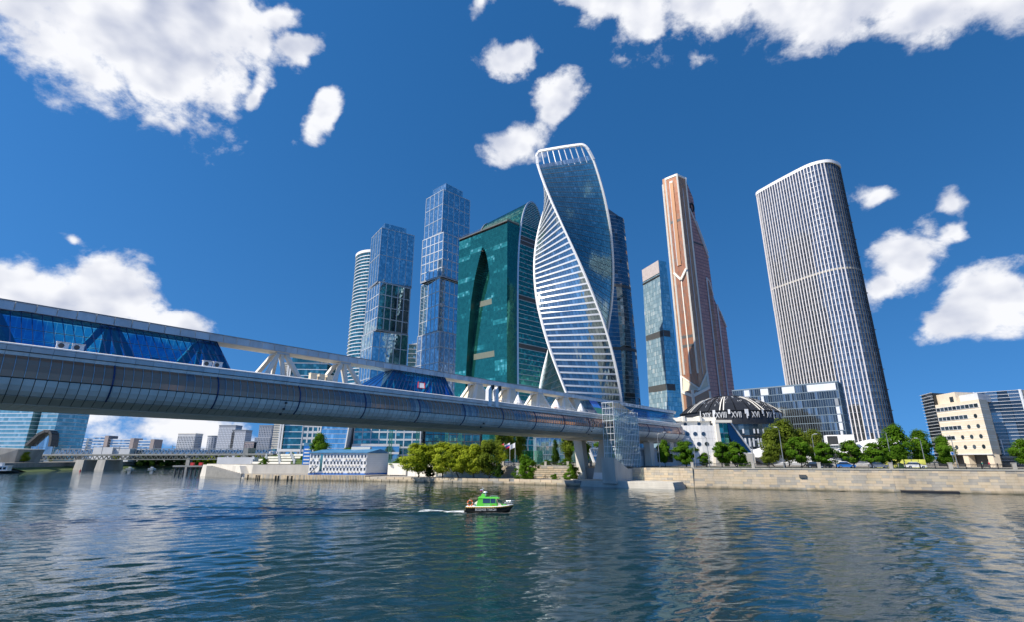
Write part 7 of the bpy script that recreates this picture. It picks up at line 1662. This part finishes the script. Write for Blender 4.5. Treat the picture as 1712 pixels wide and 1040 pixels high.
# small pedestrian sign and no-entry sign
t = thing('crossing_sign', (110.0, 130.6, GZ), 'small blue square road sign on a post behind the railing', 'sign'); m_ = MB(); m_.tube((110, 130.6, GZ), (110, 130.6, GZ + 4), .05, .05, 6); part('post', m_, 'steel_grey', t); m_ = MB(); m_.box(109.6, 130.5, GZ + 3.2, 110.4, 130.55, GZ + 4.0); part('plate', m_, 'white_paint', t); m_ = MB(); m_.box(109.72, 130.47, GZ + 3.32, 110.28, 130.5, GZ + 3.88); part('blue_field', m_, 'sign_blue', t)
t = thing('no_entry_sign', (126.0, 124.4, GZ), 'round red no entry sign before the beige office', 'sign'); m_ = MB(); m_.tube((126, 124.4, GZ), (126, 124.4, GZ + 2.6), .05, .05, 6); part('post', m_, 'steel_grey', t); m_ = MB(); m_.tube((126, 124.3, GZ + 2.3), (126, 124.26, GZ + 2.3), .42, .42, 18); part('disc', m_, 'red', t); m_ = MB(); m_.box(125.7, 124.2, GZ + 2.22, 126.3, 124.24, GZ + 2.38); part('bar', m_, 'white_paint', t)
# hoarding before the lens tower
t = thing('site_hoarding', (103, 139, GZ), 'yellow patterned site hoarding under the lens tower', 'hoarding'); mat('hoarding', (.62, .62, .12), .7, var=.25, vs=1.2)
for i in range(8): m_ = MB(); a, b = l2((97, 142), (108.5, 137.6), i/8 + .005), l2((97, 142), (108.5, 137.6), (i+1)/8 - .005); hbars(m_, a, b, [GZ + 1.1], 2.1, .05); part('hoarding_panel', m_, 'hoarding', t)
# parked cars
def car(x, y, ang, colm, label):
    t = thing('parked_car', (x, y, GZ + .04), label, 'car', 'cars on the embankment road', rotz=ang); m_ = MB()
    sec = []
    for px, zl, zh, w_ in ((-2.15, .35, .75, .75), (-2.05, .28, .9, .84), (-1.0, .25, .95, .88), (.9, .25, .92, .88), (1.9, .28, .78, .84), (2.15, .35, .6, .74)): sec.append([(px, -w_, zl), (px, w_, zl), (px, w_*.95, zh), (px, -w_*.95, zh)])
    m_.rings(sec); part('body', m_, colm, t); m_ = MB(); m_.hexa([(-1.75, -.78, .9), (1.05, -.78, .9), (1.05, .78, .9), (-1.75, .78, .9), (-1.15, -.62, 1.45), (.35, -.62, 1.45), (.35, .62, 1.45), (-1.15, .62, 1.45)]); part('cabin_glass', m_, 'g_window', t)
    m_ = MB(); m_.hexa([(-1.2, -.64, 1.44), (.4, -.64, 1.44), (.4, .64, 1.44), (-1.2, .64, 1.44), (-1.1, -.58, 1.5), (.3, -.58, 1.5), (.3, .58, 1.5), (-1.1, .58, 1.5)]); part('roof', m_, colm, t)
    for wx in (-1.35, 1.35):
        for wy in (-.86, .86): m_ = MB(); m_.tube((wx, wy - .1, .32), (wx, wy + .1, .32), .32, .32, 14); w_ = part('wheel', m_, 'rubber', t); m_ = MB(); m_.tube((wx, wy - .12, .32), (wx, wy + .12, .32), .18, .18, 10); part('rim', m_, 'silver', w_)
    for wy in (-.6, .6): m_ = MB(); m_.box(2.1, wy - .15, .58, 2.18, wy + .15, .7); part('headlight', m_, 'white_paint', t)
mat('car_blue', (.02, .15, .5), .25); mat('car_grey', (.3, .31, .33), .25, .5)
ea = math.atan2(-16.1, 40.5)
for d, o_, cm, lb in ((44, 12, 'car_grey', 'grey car behind the railing below the wave pavilion'), (37, 12.5, 'car_blue', 'blue car on the road below the maples'), (33, 18, 'white_paint', 'white car right of the blue car'), (30, 12, 'boat_black', 'black car behind the railing near the small maple'), (52, 13, 'white_paint', 'white car below the group of birches')):
    p = l2((47.3, 138.0), (108.9, 114.0), d/66); p = off(p, (-n_[0] if False else .37, .93), o_); car(p[0], p[1], ea, cm, lb)
for x, y, cm, lb in ((-13.5, 186, 'white_paint', 'white car seen between the quay tree crowns'), (-1.0, 181, 'car_grey', 'grey car above the stone terrace by the flag poles')): car(x, y, -.5, cm, lb)
# ------------------------------------------------------------------ people on the embankment
def person(x, y, z, facing, shirt, trousers, label, stride=.18, carry=False):
    h = 1.72; J = {'pel': (0, 0, .95), 'che': (0, .01, 1.28), 'nek': (0, .01, 1.48), 'hed': (0, .03, 1.60), 'top': (0, .02, 1.70)}
    J.update({'sl': (-.19, 0, 1.42), 'sr': (.19, 0, 1.42), 'el': (-.24, .05, 1.14), 'er': (.24, -.05, 1.14), 'hl': (-.24, .14, .90), 'hr': (.24, .04, .90), 'pl': (-.10, 0, .90), 'pr': (.10, 0, .90), 'kl': (-.10, stride, .50), 'kr': (.10, -stride*.4, .50), 'al': (-.10, stride*1.1, .08), 'ar': (.10, -stride*1.6, .10), 'tl': (-.11, stride*1.1 + .17, .04), 'tr': (.11, -stride*1.6 + .16, .04)})
    rad = {'pel': .145, 'che': .155, 'nek': .06, 'hed': .105, 'top': .07, 'sl': .07, 'sr': .07, 'el': .045, 'er': .045, 'hl': .04, 'hr': .04, 'pl': .10, 'pr': .10, 'kl': .065, 'kr': .065, 'al': .045, 'ar': .045, 'tl': .04, 'tr': .04}
    E_ = [('pel', 'che'), ('che', 'nek'), ('nek', 'hed'), ('hed', 'top'), ('che', 'sl'), ('che', 'sr'), ('sl', 'el'), ('el', 'hl'), ('sr', 'er'), ('er', 'hr'), ('pel', 'pl'), ('pel', 'pr'), ('pl', 'kl'), ('kl', 'al'), ('al', 'tl'), ('pr', 'kr'), ('kr', 'ar'), ('ar', 'tr')]
    ks = list(J); me = bpy.data.meshes.new('body'); me.from_pydata([J[k] for k in ks], [(ks.index(a), ks.index(b)) for a, b in E_], [])
    o = bpy.data.objects.new('body', me); COL.objects.link(o); md = o.modifiers.new('s', 'SKIN'); o.modifiers.new('d', 'SUBSURF').levels = 1
    for i, k in enumerate(ks): me.skin_vertices[0].data[i].radius = (rad[k], rad[k]); me.skin_vertices[0].data[i].use_root = (k == 'pel')
    dg = bpy.context.evaluated_depsgraph_get(); dg.update(); em = bpy.data.meshes.new_from_object(o.evaluated_get(dg)); bpy.data.objects.remove(o)
    em.materials.clear()
    for mn in ('skin', shirt, trousers, 'dark_grey'): em.materials.append(M[mn])
    for p in em.polygons:
        c = p.center; p.material_index = 3 if c.z < .09 or c.z > 1.66 else (2 if c.z < .98 and abs(c.x) < .19 else (1 if 1.0 < c.z < 1.46 and not (abs(c.x) > .2 and c.z < 1.12) else 0)); p.use_smooth = True
    t = put('person', em, None, (x, y, z), (0, 0, facing)); tag(t, label, 'person', 'people walking along the embankment')
for x, y, fc_, sh_, tr_, lb in ((107.2, 118.0, 1.2, 'flag_red', 'dark_grey', 'person in red top behind the railing left of the beige office'), (106.2, 118.6, 1.2, 'green_mast', 'dark_grey', 'person in green top beside the one in red'), (118.6, 114.0, -1.8, 'white_paint', 'white_wall', 'leftmost of three people in white before the office doorway'), (119.4, 113.6, -1.8, 'white_paint', 'pale_grey', 'middle of three people in white before the office doorway'), (120.3, 113.6, -1.8, 'white_paint', 'dark_grey', 'rightmost of three people in white before the office doorway'), (122.4, 112.4, 1.3, 'yellow', 'dark_grey', 'person in yellow top behind the railing'), (116.2, 115.4, 1.3, 'orange', 'flag_blue', 'person in orange top left of the group in white')): person(x, y, GZ + .05, fc_, sh_, tr_, lb)
for i, (d, r) in enumerate(((-78, 33.5), (-74, 34), (-71, 33))): person(DC[0] + r*math.cos(R(d)), DC[1] + r*math.sin(R(d)), GZ + 1.05, .5*i, ('flag_red', 'white_paint', 'flag_blue')[i], 'dark_grey', ('visitor in red on the hall steps', 'visitor in white on the hall steps', 'visitor in blue on the hall steps')[i])
# ------------------------------------------------------------------ green water taxi
bt = thing('water_taxi', (-3.1, 76.3, 0), 'bright green and black water taxi motoring to the right', 'boat', rotz=-.06)
HL = [(-3.35, .95), (-2.5, 1.12), (-1.0, 1.18), (.6, 1.15), (1.8, .95), (2.7, .55), (3.3, .06)]
m_ = MB(); rg = []
for x, w_ in HL: rise = .22*max(0, (x + .5)/3.8)**2; xb = x - max(0, x - 1.2)*.42; xm = x - max(0, x - 1.2)*.16; rg.append([(xb, -w_*.5, -.25), (xb, w_*.5, -.25), (xm, w_*.88, .25 + rise), (x, w_, .72 + rise), (x, -w_, .72 + rise), (xm, -w_*.88, .25 + rise)])
m_.rings(rg); part('hull', m_, 'boat_black', bt)
m_ = MB(); rg = []
for x, w_ in HL: rise = .22*max(0, (x + .5)/3.8)**2; rg.append([(x, -w_ - .05, .70 + rise), (x, w_ + .05, .70 + rise), (x, w_ + .05, .84 + rise), (x, -w_ - .05, .84 + rise)])
m_.rings(rg); gw = part('gunwale', m_, 'yellow', bt); m_ = MB()
for (x0, w0_), (x1, w1_) in zip(HL[:-1], HL[1:]):
    k = max(1, int((x1-x0)/.24))
    for i in range(k):
        t = (i+.5)/k; x = lerp(x0, x1, t); w_ = lerp(w0_, w1_, t); rise = .22*max(0, (x + .5)/3.8)**2
        for sy in (-1, 1): m_.box(x - .055, sy*(w_ + .055) - .012, .705 + rise, x + .055, sy*(w_ + .055) + .012, .835 + rise)
part('check_square', m_, 'boat_black', gw)
m_ = MB(); rg = []
for x, w_ in HL: rise = .22*max(0, (x + .5)/3.8)**2; rg.append([(x, -w_, .84 + rise), (x, w_, .84 + rise), (x, w_*.9, .90 + rise), (x, -w_*.9, .90 + rise)])
m_.rings(rg); part('deck', m_, 'white_paint', bt)
m_ = MB(); m_.hexa([(-1.9, -.85, .88), (-1.0, -.85, .88), (-1.0, .85, .88), (-1.9, .85, .88), (-1.6, -.78, 1.95), (-.95, -.78, 1.95), (-.95, .78, 1.95), (-1.6, .78, 1.95)]); m_.box(-1.0, -.86, .88, 1.0, .86, 1.30); m_.hexa([(1.0, -.85, .88), (2.5, -.42, .95), (2.5, .42, .95), (1.0, .85, .88), (1.0, -.8, 1.32), (2.2, -.3, 1.12), (2.2, .3, 1.12), (1.0, .8, 1.32)]); part('cabin', m_, 'boat_green', bt)
m_ = MB(); m_.hexa([(-1.0, -.82, 1.30), (1.05, -.8, 1.30), (1.05, .8, 1.30), (-1.0, .82, 1.30), (-.95, -.76, 1.95), (.85, -.72, 1.92), (.85, .72, 1.92), (-.95, .76, 1.95)]); part('side_window', m_, 'g_window', bt)
m_ = MB(); m_.quad((1.05, -.78, 1.32), (1.05, .78, 1.32), (.88, .7, 1.9), (.88, -.7, 1.9)); part('windscreen', m_, 'g_window', bt)
m_ = MB(); m_.bar((.9, -.80, 1.3), (.85, -.76, 1.95), .10, .08); m_.bar((.9, .80, 1.3), (.85, .76, 1.95), .10, .08); m_.bar((.1, -.82, 1.3), (.1, -.77, 1.95), .07, .05); part('window_post', m_, 'boat_green', bt)
m_ = MB(); m_.hexa([(-1.75, -.86, 1.95), (1.35, -.80, 1.93), (1.35, .80, 1.93), (-1.75, .86, 1.95), (-1.55, -.75, 2.14), (1.05, -.65, 2.06), (1.05, .65, 2.06), (-1.55, .75, 2.14)]); m_.hexa([(-1.3, -.5, 2.12), (-.6, -.5, 2.12), (-.6, .5, 2.12), (-1.3, .5, 2.12), (-1.2, -.4, 2.5), (-.85, -.4, 2.5), (-.85, .4, 2.5), (-1.2, .4, 2.5)]); part('roof', m_, 'boat_green', bt)
m_ = MB(); m_.tube((-.7, 0, 2.1), (-.7, 0, 2.65), .12, .1, 8); m_.tube((-.7, 0, 2.65), (-.7, 0, 2.85), .30, .24, 14); part('radar', m_, 'white_paint', bt); m_ = MB(); m_.tube((-1.05, 0, 2.4), (-1.1, 0, 3.5), .03, .02, 6); m_.tube((-1.3, 0, 3.15), (-.85, 0, 3.2), .02, .02, 5); part('mast', m_, 'white_metal', bt)
m_ = MB(); m_.path([(.0, -.5, 2.1), (.1, -.5, 2.25), (1.0, -.5, 2.2), (1.05, -.5, 2.08)], .02, 5); m_.path([(.0, .5, 2.1), (.1, .5, 2.25), (1.0, .5, 2.2), (1.05, .5, 2.08)], .02, 5); part('roof_rail', m_, 'silver', bt)
for i, mn in enumerate(('flag_white', 'flag_blue', 'flag_red')): m_ = MB(); m_.quad((-1.48, 0, 3.0 - .09*i), (-1.08, 0, 3.06 - .09*i), (-1.08, 0, 3.15 - .09*i), (-1.48, 0, 3.09 - .09*i)); part('ensign', m_, mn, bt)
m_ = MB(); pr = []
for y_ in (-.55, .55): m_.path([(1.9, y_*1.4, 1.0), (2.2, y_*1.3, 1.5), (2.9, y_*.9, 1.55), (3.5, 0, 1.6)], .025, 6); m_.path([(2.0, y_*1.35, 1.25), (2.9, y_*.85, 1.3), (3.4, 0, 1.35)], .018, 5)
for x, y_ in ((2.5, .58), (2.5, -.58), (3.0, .3), (3.0, -.3)): m_.tube((x, y_, .95), (x + .05, y_, 1.55), .02, .02, 5)
part('bow_rail', m_, 'silver', bt)
m_ = MB(); nseg = 24
for k in range(nseg):
    a, b = 2*math.pi*k/nseg, 2*math.pi*(k+1)/nseg; m_.tube((-2.75 + .36*math.cos(a), -.85, 1.32 + .36*math.sin(a)), (-2.75 + .36*math.cos(b), -.85, 1.32 + .36*math.sin(b)), .085, .085, 8, 1 if k % 6 == 0 else 0)
part('lifebuoy', m_, ['orange', 'white_paint'], bt); m_ = MB(); m_.hexa([(-2.4, -.6, .9), (-1.9, -.6, .9), (-1.9, .6, .9), (-2.4, .6, .9), (-2.2, -.5, 1.3), (-1.75, -.5, 1.6), (-1.75, .5, 1.6), (-2.2, .5, 1.3)]); part('stern_cover', m_, 'white_wall', bt)
m_ = MB(); m_.hexa([(1.15, -.78, .95), (1.75, -.62, .95), (1.75, -.3, .95), (1.15, -.4, .95), (1.2, -.7, 1.4), (1.55, -.6, 1.22), (1.55, -.35, 1.22), (1.2, -.4, 1.4)]); part('deck_bag', m_, 'fabric_cream', bt)
put('hull_lettering', text_mesh('ВОДНОЕ ТАКСИ', .40, .008, 'white_paint'), bt, (-.5, -1.20, .36), (R(97), 0, 0), (.92, 1, 1))
put('cabin_lettering', text_mesh('МОСКВА', .2, .006, 'white_paint'), bt, (-.35, -.875, 1.0), (R(90), 0, 0)); m_ = MB(); m_.box(.35, -.885, 1.0, .7, -.872, 1.06, 0); part('cabin_stripe', m_, 'flag_red', bt)
m_ = MB(); m_.box(-3.6, -.7, -.1, -3.3, .7, .35); part('swim_platform', m_, 'boat_black', bt)
# foam of the wake
def foam_mat():
    m, nt, b = pbsdf('foam'); M['foam'] = m; b.inputs['Base Color'].default_value = (.78, .82, .84, 1); b.inputs['Roughness'].default_value = .7
    f = pos_noise(nt, 1.8, 7, (.45, 1.5, 1)); a = attr(nt); ad = nt.nodes.new('ShaderNodeMath'); ad.operation = 'MULTIPLY_ADD'; nt.links.new(f, ad.inputs[0]); ad.inputs[1].default_value = 2.0; nt.links.new(a, ad.inputs[2])
    mr = nt.nodes.new('ShaderNodeMapRange'); nt.links.new(ad.outputs[0], mr.inputs[0]); mr.inputs[1].default_value = 1.30; mr.inputs[2].default_value = 1.85; nt.links.new(mr.outputs[0], b.inputs['Alpha'])
foam_mat()
wk = MB()
def wake_h(x, y): return .10*math.exp(-((x + 10)/9)**2)*math.cos(y*2.2)
for i in range(90):
    x0, x1 = -6.4 - i*.35, -6.4 - (i+1)*.35; t = i/90; hw_ = .75 + 1.2*t
    for j in range(12):
        y0, y1 = lerp(-hw_, hw_, j/12), lerp(-hw_, hw_, (j+1)/12); c = abs((j+.5)/6 - 1)
        r = .66*(1 - t)**.8*(1 - .5*c) + (.16 if i < 20 else 0); cy = 76.5 + .045*(-6.4 - x0)
        P = lambda x, y: (x, cy + y, float(wave_h(x, cy + y)[0]) + .035 + .20*math.exp(-((x + 8.2)/2.6)**2)*(1 - (y/hw_)**2))
        wk.quad(P(x0, y0), P(x1, y0), P(x1, y1), P(x0, y1), 0, r)
for i in range(40):
    x0, x1 = -6.4 + i*.17, -6.4 + (i+1)*.17
    for sy in (-1,):
        w_ = 1.22 if x0 < -1.6 else lerp(1.22, .5, (x0 + 1.6)/2.2)
        for j in range(3): y0 = 76.5 - .06*(x0 + 3.1) + sy*(w_ - .1 + j*.14); zz = float(wave_h(x0, y0)[0]) + .05; wk.quad((x0, y0, zz), (x1, y0, zz), (x1, y0 + sy*.14, zz), (x0, y0 + sy*.14, zz), 0, (.62, .45, .25)[j])
o = part('wake_foam', wk, 'foam', None); o['kind'] = 'stuff'; o['label'] = 'white churned wake foam trailing behind the green boat'; o['category'] = 'foam'
# excursion boat at the left edge and small craft far up the river
eb2 = thing('excursion_boat', (-270, 275, 0), 'white excursion boat cut off by the left edge of the picture', 'boat', rotz=.35)
m_ = MB(); rg = []
for x, w_ in ((-11, 2.0), (-8, 2.4), (4, 2.4), (8, 1.6), (10.5, .1)): rg.append([(x, -w_*.7, -.3), (x, w_*.7, -.3), (x, w_, 1.3), (x, -w_, 1.3)])
m_.rings(rg); part('hull', m_, 'boat_black', eb2); m_ = MB(); m_.box(-10, -2.2, 1.3, 6, 2.2, 3.6); m_.box(-9.5, -2.3, 3.6, 6.5, 2.3, 3.8); m_.box(-1, -1.3, 3.8, 3, 1.3, 5.4); part('cabin', m_, 'white_paint', eb2)
m_ = MB()
for i in range(9): m_.box(-9.4 + i*1.7, -2.24, 2.0, -8.2 + i*1.7, -2.2, 3.1)
part('window', m_, 'g_window', eb2); m_ = MB(); m_.tube((1, 0, 5.4), (1, 0, 8), .06, .04, 6); part('mast', m_, 'white_metal', eb2)
for i, (x, y, lb) in enumerate(((-283, 390, 'left of two small white motorboats far up the river'), (-268, 392, 'right of two small white motorboats far up the river'))):
    t = thing('motorboat', (x, y, 0), lb, 'boat', 'small motorboats far up the river', rotz=.3); m_ = MB(); m_.rings([[(a, -w_, 0), (a, w_, 0), (a, w_*1.1, .6), (a, -w_*1.1, .6)] for a, w_ in ((-2.4, .7), (.8, .8), (2.6, .1))]); part('hull', m_, 'white_paint', t); m_ = MB(); m_.hexa([(-1, -.7, .8), (1.2, -.7, .8), (1.2, .7, .8), (-1, .7, .8), (-.8, -.6, 1.6), (.4, -.6, 1.6), (.4, .6, 1.6), (-.8, .6, 1.6)]); part('cabin', m_, 'white_metal', t)
m_ = MB(); m_.tube((-262, 320, -.2), (-262, 320, .8), .55, .35, 10); m_.tube((-262, 320, .8), (-262, 320, 1.6), .1, .1, 6); single('buoy', m_, 'red', 'small red buoy floating before the far left quay', 'buoy')
